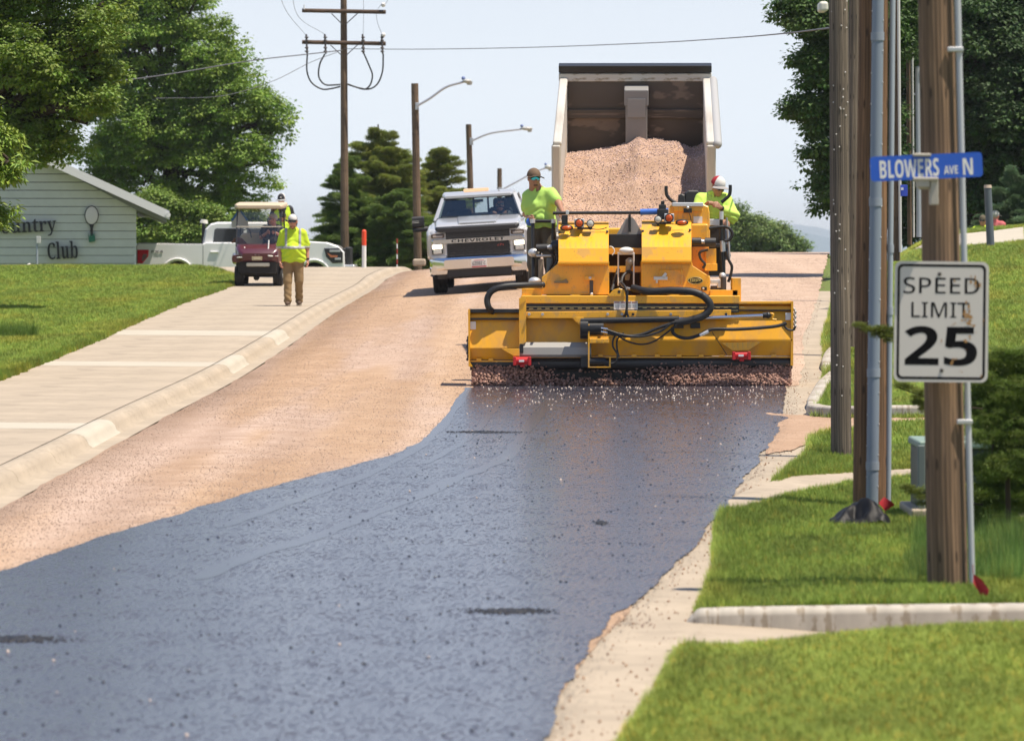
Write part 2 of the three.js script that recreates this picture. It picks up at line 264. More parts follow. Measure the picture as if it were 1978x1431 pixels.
{ // fresh binder: wet black film sprayed behind the machine, with ragged edges and spatter
  const le = curve([[10, -6.5], [21, -4.6], [28, -3.95], [31.9, -3.5], [36, -2.95], [39.6, -2.35], [43, -1.75], [46, -1.2], [49, -0.92], [53, -0.74], [58, -0.6], [63, -0.5]]);
  const re = curve([[10, -0.9], [18, -0.15], [21.6, 0.12], [26.4, 0.42], [32.4, 1.1], [36, 1.5], [39, 1.82], [43, 2.2], [47.8, 2.62], [52, 3.0], [57, 3.35], [63, 3.72]]);
  const tarY = (x, D) => gY(x, D) + 0.0115 + 0.007 * (fbm(x * 2.2, D * 0.25, 90, 3) - 0.5);
  const rag = (D, s) => 0.13 * (fbm(D * 0.8, s, s, 3) - 0.5) + 0.035 * (fbm(D * 9, s, s + 5, 3) - 0.5);
  const g = quadGrid((u, v) => { const D = lerp(9, 63, v), a = le(D) + rag(D, 83), b = re(D) + rag(D, 87), x = lerp(a, b, u); return { p: V(x, tarY(x, D), -D), u: (x - 0.5 * (le(D) + re(D))) / 3, v: D / 14 }; }, 70, 1600);
  single('fresh_asphalt', g, M.tar, V(0, 0, 0), 'wet black asphalt film freshly sprayed on the road', null, null, 'structure');
  const st0 = new THREE.IcosahedronGeometry(1, 2);
  // spatter beyond the edges, lumps in the film
  const r = rng(5), disc = new THREE.CircleGeometry(1, 7); disc.rotateX(-Math.PI / 2);
  const N = 16000, im = new THREE.InstancedMesh(disc, std([0.014, 0.013, 0.013], 0.5), N), m4 = new THREE.Matrix4();
  for (let i = 0; i < N; i++) { const D = 16 + 46 * r() ** 1.2, right = r() < 0.6, o = Math.abs((r() + r() + r() - 1.5)) * (right ? 0.18 : 0.13), x = right ? re(D) + o - 0.03 : le(D) - o + 0.03, s = 0.0016 + 0.005 * r() ** 3; im.setMatrixAt(i, m4.makeScale(s, 1, s * (1 + 2 * r())).setPosition(x, gY(x, D) + 0.010 + r() * 0.002, -D)); }
  im.name = 'asphalt_spatter'; im.receiveShadow = true; scene.add(im); tag(im, 'black spatter along the edges of the wet asphalt film', null, null, 'stuff');
  // wet stones bedded in the film: tiny glints in the sun
  const st = new THREE.IcosahedronGeometry(1, 1), n2 = 1000, wet = new THREE.InstancedMesh(st, new THREE.MeshPhysicalMaterial({ color: new THREE.Color().setRGB(0.02, 0.02, 0.022), roughness: 0.08, ior: 2.2 }), n2), pr = std([0.62, 0.5, 0.42], 0.6), loose = new THREE.InstancedMesh(st, pr, 420), q = new THREE.Quaternion(), e = new THREE.Euler();
  for (let i = 0; i < n2; i++) { const D = 17 + 45 * r() ** 1.4, x = lerp(le(D), re(D), r()), c = fbm(x * 0.9, D * 0.35, 95, 3), s = (0.0025 + 0.005 * r() ** 2) * (c > 0.52 ? 1.3 : 0.7); q.setFromEuler(e.set(r() * 6, r() * 6, r() * 6)); im.userData; wet.setMatrixAt(i, m4.compose(V(x, tarY(x, D), -D), q, V(s * 1.5, s * 0.75, s * 1.3))); }
  for (let i = 0; i < 420; i++) { const D = i < 380 ? 55 + 6.7 * r() ** 0.45 : 20 + 36 * r(), x = lerp(le(D) + 0.1, re(D) - 0.05, i < 380 ? r() ** 0.8 : r()), s = 0.004 + 0.006 * r(); q.setFromEuler(e.set(r() * 6, r() * 6, r() * 6)); loose.setMatrixAt(i, m4.compose(V(x, tarY(x, D) + 0.004, -D), q, V(s * 1.4, s, s))); }
  wet.name = 'wet_gravel'; loose.name = 'loose_gravel'; for (const o of [wet, loose]) { o.castShadow = o.receiveShadow = true; scene.add(o); }
  tag(wet, 'black wet stones bedded in the asphalt film', null, null, 'stuff'); tag(loose, 'pale stone chips bounced onto the wet asphalt', null, null, 'stuff');
  { // smoother lines left in the film by the spray bar
    const streak = (pts, w) => { const c = new THREE.CatmullRomCurve3(pts.map(([px, py]) => onGround(px, py, 18, 64))), n = 160; return quadGrid((u, v) => { const p = c.getPoint(v), q2 = c.getPoint(Math.min(1, v + 0.01)), t = q2.sub(p).setY(0).normalize(), k = (u - 0.5) * w * (0.5 + 0.9 * fbm(v * 30, 3, 8, 3)) + 0.02 * (fbm(v * 20, u, 5, 2) - 0.5); return { p: V(p.x - t.z * k, tarY(p.x - t.z * k, -(p.z + t.x * k)) + 0.0016, p.z + t.x * k) }; }, 4, n); };
    const sm = new THREE.MeshPhysicalMaterial({ color: new THREE.Color().setRGB(0.023, 0.024, 0.039), roughness: 0.25, ior: 1.75, clearcoat: 0.5, clearcoatRoughness: 0.26, side: THREE.DoubleSide });  // same reflected-sky blue tinted into the base colour
    const o = single('asphalt_streak', [streak([[1062, 775], [1035, 810], [1005, 850], [965, 895], [880, 930], [800, 968], [700, 1005], [600, 1045], [480, 1082], [380, 1125]], 0.15), streak([[908, 752], [880, 790], [845, 835], [800, 872], [700, 925], [560, 975], [420, 1025]], 0.12), streak([[985, 760], [950, 800], [905, 850], [820, 900]], 0.08)], sm, V(0, 0, 0), 'pale smooth lines running along the wet asphalt film', null, null, 'stuff'); o.userData.kind = 'stuff';
    const gl = new THREE.InstancedMesh(st0, new THREE.MeshPhysicalMaterial({ color: new THREE.Color().setRGB(0.02, 0.02, 0.022), ior: 2.33, roughness: 0.1, clearcoat: 1, clearcoatRoughness: 0.1 }), 1100);
    for (let i = 0; i < 1100; i++) { const D = i < 300 ? 48 + 13 * r() : 17.5 + 34 * r() ** 1.5, x = lerp(le(D) + 0.05, re(D) - 0.05, r() ** 0.75), s = 0.003 + 0.006 * r() ** 2; gl.setMatrixAt(i, m4.makeScale(s * 1.3, s, s * 1.1).setPosition(x, tarY(x, D) + 0.004, -D)); }
    gl.name = 'shiny_chips'; gl.castShadow = true; scene.add(gl); tag(gl, 'tiny wet chips glinting on the asphalt film', null, null, 'stuff');
  }
  // tar-soaked clods
  const clod = (px, py, w, h, k) => { const p = onGround(px, py), s = F / -p.z, gs = []; for (let i = 0; i < k * 5; i++) { const a = (r() + r() + r() - 1.5) * 0.66 * w / s, b = (r() + r() - 1) * 0.22, sz = (h / s) * 0.34 * (0.25 + 0.75 * r() ** 2) * Math.max(0.2, 1 - 1.6 * Math.abs(a) / (w / s)) + 0.003, x = p.x + a, D = -p.z + b; const gg = new THREE.IcosahedronGeometry(sz, 1); gg.scale(1.6, 0.8, 1.3); gg.rotateY(r() * 6); gg.translate(x, tarY(x, D) + 0.002, -D); gs.push(gg); } return gs; };
  const cm = std([0.012, 0.011, 0.011], 0.4);
  single('tar_clod', clod(935, 838, 110, 7, 90), cm, onGround(935, 838), 'long low clump of black tarred chips on the asphalt film near the machine', 'debris');
  single('tar_clod', clod(1162, 1016, 20, 12, 14), cm, onGround(1162, 1016), 'small upright black clod in the middle of the asphalt film', 'debris');
  single('tar_clod', clod(985, 1187, 130, 9, 90), cm, onGround(985, 1187), 'wide clump of black tarred chips low in the middle of the film', 'debris');
  single('tar_clod', clod(20, 1240, 150, 16, 80), cm, onGround(20, 1240), 'black tarred clump at the left edge of the picture', 'debris');
  { // chips and dirt spilled over the right gutter
    const n4 = 1000, sp = new THREE.InstancedMesh(new THREE.IcosahedronGeometry(1, 0), std([1, 1, 1], 0.95), n4), cl = new THREE.Color();
    for (let i = 0; i < n4; i++) { const D = 22 + 44 * r() ** 1.2, x = lerp(re(D) + 0.02, roadR(D) - 0.03, r() ** 1.7), k = 0.5 + 0.6 * r(), s = 0.002 + 0.006 * r() ** 3; sp.setMatrixAt(i, m4.compose(V(x, gY(x, D) + 0.006, -D), q, V(s * 1.4, s, s * 1.2))); sp.setColorAt(i, cl.setRGB(0.4 * k, 0.26 * k, 0.17 * k)); }
    sp.name = 'gutter_gravel'; sp.castShadow = sp.receiveShadow = true; scene.add(sp); tag(sp, 'chips and dirt spilled along the right gutter', null, null, 'stuff');
  }
  // loose chips on the dusty left lane and right edge
  const n3 = 60000, ch = new THREE.InstancedMesh(new THREE.IcosahedronGeometry(1, 0), std([1, 1, 1], 0.9), n3), col = new THREE.Color();
  for (let i = 0; i < n3; i++) {
    let D, x; do { D = 28 + 92 * r() ** 1.3; x = lerp(kerbL(D) + 0.3 + GUT, roadR(D) - 0.25, r() ** (D < 62 ? 1.4 : 1)); } while ((D < 63 && x > le(D) - 0.03 && x < re(D) + 0.02) || fbm(x * 1.6, D * 0.12, 99, 3) + 0.25 * r() < 0.52);
    const s = 0.0025 + 0.0045 * r() ** 2; q.setFromEuler(e.set(r() * 6, r() * 6, r() * 6)); ch.setMatrixAt(i, m4.compose(V(x, gY(x, D) + 0.007, -D), q, V(s * 1.3, s, s))); const k = 0.5 + 0.7 * r(); ch.setColorAt(i, col.setRGB(0.44 * k, 0.33 * k, 0.26 * k));
  }
  ch.name = 'gravel'; ch.castShadow = ch.receiveShadow = true; scene.add(ch); tag(ch, 'loose stone chips strewn over the road', null, null, 'stuff');
}
{ // paving strips over the right verge
  const mk = (s, name, label, mat, lift, uvS = 0.5) => {
    const g = quadGrid((u, v) => { const px = lerp(s.px[0], s.px.at(-1), u), py = lerp(band(s.px, px, s.bot), band(s.px, px, s.top), v), p = onGround(px, py, s.d0 - 6, s.d1 + 5); p.y += lift; return { p, u: p.x * uvS, v: -p.z * uvS }; }, 40, 8);
    single(name, g, mat, V(0, 0, 0), label, null, null, 'structure');
  };
  const dirt = M.chips.clone(); dirt.vertexColors = false;
  mk(strips[0], 'path', 'gravelly concrete path crossing the right verge', M.concrete, 0.012); mk(strips[1], 'driveway', 'dirt driveway beside the grey pole', dirt, 0.01, 0.38); mk(strips[2], 'path', 'concrete path across the top of the right lawn', M.pale, 0.012);
  // driveway and kerb return of the near side street
  single('driveway', quadGrid((u, v) => { const D = lerp(26.6, 28.45, v), x = lerp(roadR(D) - 0.1, 7, u); return { p: V(x, gY(x, D) + 0.004, -D), u: x * 0.4, v: D * 0.4 }; }, 12, 4), M.concrete, V(0, 0, 0), 'sandy concrete driveway edge behind the near lawn', null, null, 'structure');
}
function kerbRun(pts, w, h, label, mat = M.kerb, r = 0.045) { // kerb of given width and height along ground points, round-nosed at its start
  const c = new THREE.CatmullRomCurve3(pts), n = pts.length * 8, P = c.getPoints(n), prof = [[-0.5, -0.35], [-0.5, 0.55], [-0.42, 0.85], [-0.28, 1], [0.3, 1], [0.46, 0.9], [0.5, 0.7], [0.5, -0.35]];
  const g = quadGrid((u, v) => {
    const i = Math.round(v * n), p = P[i], q = P[Math.min(n, i + 1)], o = P[Math.max(0, i - 1)], t = q.clone().sub(o).setY(0).normalize(), s = V(-t.z, 0, t.x), k = prof[Math.round(u * 7)], taper = smooth(-0.5, 5, i);
    return { p: p.clone().addScaledVector(s, k[0] * w * (0.4 + 0.6 * taper)).add(V(0, k[1] * h * (k[1] > 0 ? 0.25 + 0.75 * taper : 1), 0)), u: k[0] * w + k[1] * h, v: i * 0.2 };
  }, 7, n);
  return single('kerb', g, mat, V(0, 0, 0), label, null, null, 'structure');
}
{
  const gp = (px, D, dy = 0) => { const x = (px - CX) * D / F; return V(x, gY(x, D) + dy, -D); };
  const c0 = x => V(x, EYE - 2.42, -28.47);
  kerbRun([c0(1.02), c0(1.3), c0(2), c0(3), c0(4.5), c0(8)].map((p, i) => p.add(V(0, 0.012 * i, 0))), 0.22, 0.15, 'pale round-nosed kerb of the near driveway under the speed sign');
  kerbRun([[1566, 798], [1590, 806], [1640, 808], [1720, 807], [1830, 805]].map(q => onGround(q[0], q[1], 45, 62)), 0.2, 0.13, 'pale kerb return behind the grey pole');
  kerbRun([[1566, 798], [1578, 775], [1592, 752], [1610, 735]].map(q => onGround(q[0], q[1], 45, 70)), 0.16, 0.12, 'broken pale kerb beside the grass tuft and grey pole');
  kerbRun([[1596, 722], [1602, 700], [1610, 688]].map(q => onGround(q[0], q[1], 45, 78)), 0.18, 0.13, 'short pale kerb end at the far driveway');
}
// ---------------------------------------------------------------- far hills
for (const [D, rows, lab] of [[8500, [[-400, 470], [300, 462], [560, 458], [620, 463], [800, 470], [1350, 452], [1440, 434], [1500, 431], [1570, 437], [1620, 446], [1900, 455], [2400, 470]], 'far hills on the horizon, blue haze painted into their colour'], [5200, [[-400, 480], [560, 468], [640, 472], [1200, 474], [1480, 452], [1540, 446], [1600, 458], [1800, 462], [2400, 480]], 'lower wooded ridge before the far hills, haze painted into its colour']]) {
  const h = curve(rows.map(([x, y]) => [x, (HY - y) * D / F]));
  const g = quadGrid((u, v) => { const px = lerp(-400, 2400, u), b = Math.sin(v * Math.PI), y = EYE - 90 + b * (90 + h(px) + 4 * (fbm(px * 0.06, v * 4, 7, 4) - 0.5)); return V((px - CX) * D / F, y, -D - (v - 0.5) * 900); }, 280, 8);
  single('hills', g, std([0.12, 0.17, 0.2], 1), V(0, 0, 0), lab, null, null, 'structure');  // blue-grey base colour carries part of the distance haze
}
// ---------------------------------------------------------------- timber poles
function poleGeo(a, b, ra, rb, seed) { // weathered round pole from a (base) to b (top)
  const n = 60, m = 26, ax = b.clone().sub(a), len = ax.length(), d = ax.clone().normalize(), s = V(1, 0, 0).addScaledVector(d, -d.x).normalize(), t = d.clone().cross(s);
  const side = quadGrid((u, v) => { const an = u * Math.PI * 2, k = 1 + 0.05 * (fbm(Math.cos(an) * 2 + 5, v * len * 0.5 + Math.sin(an) * 2, seed, 3) - 0.5), r = lerp(ra, rb, v) * k; return { p: a.clone().addScaledVector(ax, v).addScaledVector(s, Math.cos(an) * r).addScaledVector(t, Math.sin(an) * r), u: u * 2 + seed * 0.37, v: v * len / 3 + seed * 0.21 }; }, m, n);
  const cap = new THREE.CircleGeometry(rb, 14); cap.rotateX(-Math.PI / 2); cap.translate(b.x, b.y, b.z); return [side, cap];
}
const woodTint = (r, g, b) => { const m = M.wood.clone(); m.color.setRGB(r, g, b); return m; };
const W = { grey: woodTint(0.9, 0.93, 0.96), brown: woodTint(1.05, 0.74, 0.5), tan: woodTint(1.2, 1.0, 0.82), dark: woodTint(0.85, 0.75, 0.65) };
const metal = std([0.45, 0.47, 0.5], 0.45, { metalness: 0.6 }), greyPaint = std([0.3, 0.34, 0.4], 0.5), galv = std([0.5, 0.51, 0.52], 0.4, { metalness: 0.75 }), blackRub = std([0.015, 0.015, 0.016], 0.55), darkSteel = std([0.05, 0.05, 0.055], 0.5);
function pole(D, x0, y0, x1, y1, w0, w1, mat, seed, label, cat = 'utility pole', group, name = 'utility_pole') { // bottom pixel, top pixel, widths
  const b = at(x0, y0, D), t = at(x1, y1, D), p = thing(name, b, label, cat, group); b.y -= 0.15;
  part('post', poleGeo(b, t, w0 * D / F / 2, w1 * D / F / 2, seed), mat, p); return p;
}
{
  const A = onGround(1626, 886, 42, 56), DA = -A.z;
  const pa = pole(DA, 1626, 886, 1620, -120, 40, 36, W.grey, 3, 'grey weathered wooden pole standing in the grass at the roadside, nearest the machine');
  const st = []; const r = rng(8);
  for (let i = 0; i < 46; i++) { const y = -100 + 960 * r(), x = lerp(1626, 1620, (886 - y) / 1000) + (r() - 0.5) * 30, q = at(x, y, DA); const o = Math.sqrt(Math.max(0, 1 - ((x - 1623) / 19) ** 2)) * 0.1; st.push(ball(V(q.x, q.y, q.z + o), 0.008, 1, 1, 0.6, 6)); }
  fine(part('staple', st, std([0.55, 0.52, 0.48], 0.5), pa));
  part('lamp_arm', tube([at(1618, -60, DA), at(1608, -70, DA - 0.6), at(1596, -30, DA - 1.4), at(1592, -2, DA - 1.6)], 0.02), metal, pa);
  part('lamp_head', [pbox(1583, 2, 1601, 22, DA - 1.7, 0.3, 0.03)], std([0.62, 0.6, 0.52], 0.4), pa);
  pole(70, 1642, 650, 1654, -120, 28, 22, W.grey, 5, 'second grey pole half hidden behind the first grey pole');
  const DC = -onGround(1680, 986, 33, 45).z;
  const pc = pole(DC, 1680, 986, 1689, -110, 66, 56, W.brown, 11, 'reddish brown pole with two grey conduits running up its front');
  const fr = DC - 0.15;
  part('conduit', [rod(at(1685, 990, fr), at(1698, -110, fr), 0.052, 0.05, 14)], std([0.2, 0.235, 0.29], 0.5), pc, 'wide blue-grey conduit');
  part('conduit', [rod(at(1716, 985, fr + 0.12), at(1726, -110, fr + 0.12), 0.024, 0.024, 12)], std([0.33, 0.37, 0.42], 0.5), pc, 'narrow grey conduit');
  each('strap', [70, 390, 720, 900].map(y => rod(at(lerp(1685, 1698, (990 - y) / 1100), y + 8, fr), at(lerp(1685, 1698, (990 - y) / 1100), y - 8, fr), 0.057, 0.057, 14)), std([0.24, 0.27, 0.32], 0.45), pc);
  each('strap', [480, 600].map(y => rod(at(lerp(1716, 1726, (985 - y) / 1095), y + 8, fr + 0.12), at(lerp(1716, 1726, (985 - y) / 1095), y - 8, fr + 0.12), 0.03, 0.03, 12)), std([0.3, 0.33, 0.38], 0.45), pc);
  const bolts = []; for (let i = 0; i < 16; i++) for (const k of [-1, 1]) { const y = 30 + i * 60, x = lerp(1685, 1698, (990 - y) / 1100) + k * 11, q = at(x, y + k * 9, fr - 0.03); bolts.push(ball(q, 0.006, 1, 1, 1, 6)); }
  fine(part('bolt', bolts, galv, pc));
  // pole with the signs
  const pd = pole(30.2, 1833, 1146, 1806, -110, 79, 68, W.tan, 17, 'wooden pole carrying the street name sign and the speed limit sign');
  part('conduit', [rod(at(1879, 1135, 30.1), at(1848, -110, 30.1), 0.02, 0.021, 12)], std([0.42, 0.44, 0.47], 0.4), pd);
  each('strap', [95, 815].map(y => pbox(lerp(1848, 1877, (y + 110) / 1160) - 22, y - 5, lerp(1848, 1877, (y + 110) / 1160) + 9, y + 5, 30.06, 0.03)), galv, pd);
  // farther poles seen between them
  const pe = pole(89, 1731, 489, 1729, -80, 18, 15, W.dark, 23, 'slim brown pole with a white conduit, beside the path on the right lawn');
  part('conduit', rod(at(1740, 487, 88.9), at(1736, -80, 88.9), 0.03, 0.03), std([0.6, 0.6, 0.58], 0.5), pe);
  const pf = pole(106, 1758, 460, 1755, 60, 9, 8, W.dark, 25, 'distant dark pole with a thin pale conduit at the top of the right lawn');
  part('conduit', rod(at(1766, 458, 105.9), at(1763, 60, 105.9), 0.022, 0.022), std([0.6, 0.6, 0.58], 0.5), pf);
  single('lamp_post', [rod(at(1777, 458, 104), at(1774, 130, 104), 0.07, 0.06, 12), ball(at(1774, 130, 104), 0.06, 1, 0.5, 1, 10)], std([0.4, 0.44, 0.48], 0.5), at(1777, 456, 104), 'smooth grey metal post at the top of the right lawn', 'post');
  const bs = thing('street_sign', at(1747, 385, 88.5), 'small distant blue sign on the slim brown pole', 'sign');
  part('plate', pbox(1740, 357, 1754, 379, 88.5, 0.02), std([0.03, 0.07, 0.5], 0.5), bs); part('marking', pbox(1741.5, 362, 1746, 367, 88.47, 0.02, 0), std([0.7, 0.72, 0.78], 0.5), bs);
  // yield sign seen nearly edge-on
  const yb = at(1664, 560, 86), ys = thing('road_sign', yb, 'red and white triangular sign seen almost edge-on between the poles', 'sign');
  const tri = (s, d, z) => { const g = prism([[-s, s * 0.62], [s, s * 0.62], [0, -s * 1.1]], d); g.rotateY(1.15); const c = at(1659, 455, 86); g.translate(c.x, c.y, c.z + z); return g; };
  part('plate', tri(0.42, 0.004, 0), std([0.8, 0.8, 0.78], 0.5), ys); part('face', tri(0.35, 0.004, 0.012), std([0.5, 0.02, 0.02], 0.5), ys); part('post', rod(at(1662, 590, 86.1), at(1662, 425, 86.1), 0.03, 0.03), galv, ys);
}
// ---------------------------------------------------------------- signs on the near pole
{
  const D = 29.86, s = F / D, c = at(1819, 621.5, D), sg = thing('speed_limit_sign', c, 'white speed limit 25 sign with rust stains, bolted to the wooden pole', 'speed sign');
  const roundRect = (w, h, r) => { const p = new THREE.Shape(); p.moveTo(-w + r, -h); p.lineTo(w - r, -h); p.absarc(w - r, -h + r, r, -Math.PI / 2, 0); p.lineTo(w, h - r); p.absarc(w - r, h - r, r, 0, Math.PI / 2); p.lineTo(-w + r, h); p.absarc(-w + r, h - r, r, Math.PI / 2, Math.PI); p.lineTo(-w, -h + r); p.absarc(-w + r, -h + r, r, Math.PI, Math.PI * 1.5); return p; };
  const w = 91 / s, h = 116.5 / s, tilt = g => (g.rotateZ(-0.012), g.translate(c.x, c.y, c.z), g);
  const ex = (sh, d, z) => tilt(new THREE.ExtrudeGeometry(sh, { depth: d, bevelEnabled: false, curveSegments: 8 }).translate(0, 0, z));
  part('plate', ex(roundRect(w, h, 0.045), 0.003, 0), std([0.56, 0.535, 0.5], 0.55), sg);
  const ring = roundRect(w - 0.018, h - 0.018, 0.035); ring.holes.push(roundRect(w - 0.034, h - 0.034, 0.024));
  const ink = new THREE.MeshPhysicalMaterial({ color: new THREE.Color().setRGB(0.007, 0.007, 0.008), roughness: 0.9, specularIntensity: 0.2, side: THREE.DoubleSide });
  part('border', ex(ring, 0.0012, 0.003), ink, sg);
  const word = (t, x0, x1, y0, y1, f) => { const g = text(t, { f, w: (x1 - x0) / s, h: (y1 - y0) / s, depth: 0.0012 }); g.translate(((x0 + x1) / 2 - 1819) / s, (621.5 - (y0 + y1) / 2) / s, 0.003); return tilt(g); };
  part('lettering', [word('SPEED', 1745, 1892, 536, 567, regFont), word('LIMIT', 1761, 1873, 584, 613, regFont)], ink, sg); part('number', word('25', 1749, 1889, 630, 706, font), ink, sg);
  const r = rng(31), rust = [];
  for (const [x, y, a, b, k] of [[1891, 549, 9, 6, 5], [1880, 540, 7, 14, 5], [1842, 541, 5, 5, 3], [1833, 564, 5, 2, 2], [1868, 592, 8, 14, 6], [1868, 612, 16, 10, 9], [1876, 628, 12, 8, 6], [1820, 658, 5, 5, 3], [1872, 655, 10, 8, 6], [1869, 676, 4, 3, 2], [1843, 697, 8, 9, 6], [1858, 717, 4, 3, 3], [1900, 622, 3, 10, 4], [1900, 690, 3, 5, 2], [1898, 725, 4, 6, 4], [1850, 625, 14, 3, 3], [1886, 640, 3, 6, 2]])
    for (let i = 0; i < k; i++) { const n = 9, sh = new THREE.Shape(), ox = (r() - 0.5) * a * 1.5, oy = (r() - 0.5) * b * 1.5, rr = (0.13 + 0.22 * r()); for (let j = 0; j <= n; j++) { const an = (j % n) / n * 6.283, q = rr * (0.55 + 0.7 * hash(j % n, i, x)), X = (x - 1819 + ox + Math.cos(an) * a * q) / s, Y = (621.5 - y - oy + Math.sin(an) * b * q) / s; j ? sh.lineTo(X, Y) : sh.moveTo(X, Y); } rust.push(tilt(new THREE.ShapeGeometry(sh).translate(0, 0, 0.0052 + 0.0002 * i))); }
  fine(part('rust_stain', rust, std([0.36, 0.2, 0.075], 0.9), sg));
  each('bolt', [[1816, 529], [1820, 715]].map(([x, y]) => { const q = at(x, y, D - 0.006); return ball(q, 0.013, 1, 1, 0.6, 10); }), std([0.06, 0.055, 0.05], 0.5), sg);
  // street name sign
  const D2 = 29.75, s2 = F / D2, c2 = at(1790.5, 322, D2), ss = thing('street_sign', c2, 'blue street name sign with white letters on the wooden pole', 'street sign'), w2 = 112 / s2, h2 = 24 / s2;
  const tilt2 = g => (g.rotateY(0.18), g.rotateZ(0.047), g.translate(c2.x, c2.y, c2.z), g);
  part('plate', tilt2(new THREE.ExtrudeGeometry(roundRect(w2, h2, 0.025), { depth: 0.004, bevelEnabled: false }).translate(0, 0, -0.002)), std([0.012, 0.08, 0.44], 0.4), ss);
  const word2 = (t, x0, x1, y0, y1) => { const g = text(t, { f: font, w: (x1 - x0) / s2, h: (y1 - y0) / s2, depth: 0.001 }); g.translate(((x0 + x1) / 2 - 1790.5) / s2, (322 - (y0 + y1) / 2) / s2, 0.002); return tilt2(g); };
  part('lettering', [word2('BLOWERS', 1697, 1815, 306, 341), word2('AVE', 1825, 1853, 322, 338), word2('N', 1863, 1883, 309, 341)], std([0.62, 0.62, 0.6], 0.5), ss);
  part('bracket', [pbox(1764, 342, 1814, 349, D2 - 0.03, 0.1), pbox(1772, 346, 1797, 362, D2 - 0.02, 0.1), pbox(1798, 346, 1814, 396, D2 - 0.01, 0.1), pbox(1776, 358, 1814, 366, D2 + 0.02, 0.08), pbox(1764, 296, 1800, 302, D2 - 0.03, 0.08)], std([0.4, 0.37, 0.32], 0.6, { metalness: 0.3 }), ss);
}
// ---------------------------------------------------------------- things on the right verge
{
  const b = onGround(1912, 480, 80, 100), D = -b.z;
  const bo = thing('bollard', b, 'leaning grey bollard with a pale cap beside the upper path', 'bollard');
  part('post', rod(at(1915, 484, D), at(1909, 362, D), 0.078, 0.072, 14), std([0.1, 0.12, 0.14], 0.6), bo); part('cap', [rod(at(1909, 363, D), at(1909, 357, D), 0.08, 0.07, 14)], std([0.5, 0.4, 0.32], 0.8), bo);
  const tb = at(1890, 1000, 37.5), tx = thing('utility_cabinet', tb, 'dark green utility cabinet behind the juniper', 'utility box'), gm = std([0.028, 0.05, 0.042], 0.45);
  part('body', pbox(1778, 866, 2010, 988, 37.5, 0.9, 0.02), gm, tx); part('lid', [pbox(1775, 852, 2014, 867, 37.44, 1.0, 0.02)], std([0.2, 0.28, 0.23], 0.5), tx);  // lid lighter than the body: sun on its top put into the colour
  part('side_panel', pbox(1774, 860, 1788, 984, 37.42, 0.05, 0.01), std([0.13, 0.16, 0.15], 0.5), tx); part('base_pad', pbox(1762, 984, 2030, 1003, 37.35, 1.2, 0.02), M.concrete, tx);
  part('latch', [ball(at(1963, 882, 37.47), 0.03, 1, 1, 0.4)], metal, tx);
  // crumpled black plastic sheet
  const pb = onGround(1660, 1022, 33, 42), g = quadGrid((u, v) => {
    const x = (u - 0.5) * 0.46, z = (v - 0.5) * 0.5, e = Math.max(Math.abs(u - 0.5), Math.abs(v - 0.5)) * 2, h = 0.17 * Math.max(0, 1 - e * e) * (0.6 + 0.6 * smooth(0.1, 0.75, u)) + 0.05 * (fbm(u * 5, v * 5, 7, 3) - 0.45) + 0.07 * Math.abs(vnoise(u * 8 + v * 2, v * 3, 3) - 0.5) - 0.07 * smooth(0.22, 0.05, Math.hypot(u - 0.45, v - 0.75));
    return V(pb.x + x + 0.03 * (vnoise(v * 4, u, 9) - 0.5), pb.y + 0.03 + h, pb.z + z);
  }, 34, 24);
  single('plastic_sheet', g, new THREE.MeshPhysicalMaterial({ color: new THREE.Color().setRGB(0.01, 0.01, 0.011), roughness: 0.5, specularIntensity: 0.35, side: THREE.DoubleSide }), pb, 'crumpled black plastic sheet in the grass before the brown pole', 'plastic sheet');
  const flag = (pts, D, foot, label) => { const f = thing('marker_flag', at(foot[0], foot[1], D), label, 'marker flag'); const w = pts.map(([x, y, z]) => { const p = at(x, y, D); p.z += z; return p; }), gg = new THREE.BufferGeometry(), idx = []; for (let i = 1; i < w.length - 1; i++) idx.push(0, i, i + 1); gg.setFromPoints(w); gg.setIndex(idx); gg.computeVertexNormals(); part('flag', gg, std([0.4, 0.012, 0.02], 0.6), f); part('wire', rod(at(foot[0], foot[1], D), at(pts[0][0], pts[0][1], D), 0.003), std([0.3, 0.05, 0.05], 0.5), f); };
  flag([[1711, 987, 0], [1697, 971, 0.05], [1709, 960, -0.03], [1722, 968, 0.04], [1730, 975, 0]], 37.2, [1711, 1003], 'small red diamond-shaped flag at the foot of the brown pole');
  flag([[1881, 1108, 0], [1880, 1125, 0.03], [1895, 1149, -0.02], [1908, 1151, 0.02], [1912, 1139, 0], [1897, 1119, 0.02]], 29.0, [1880, 1090], 'red folded flag drooping beside the sign pole');
}
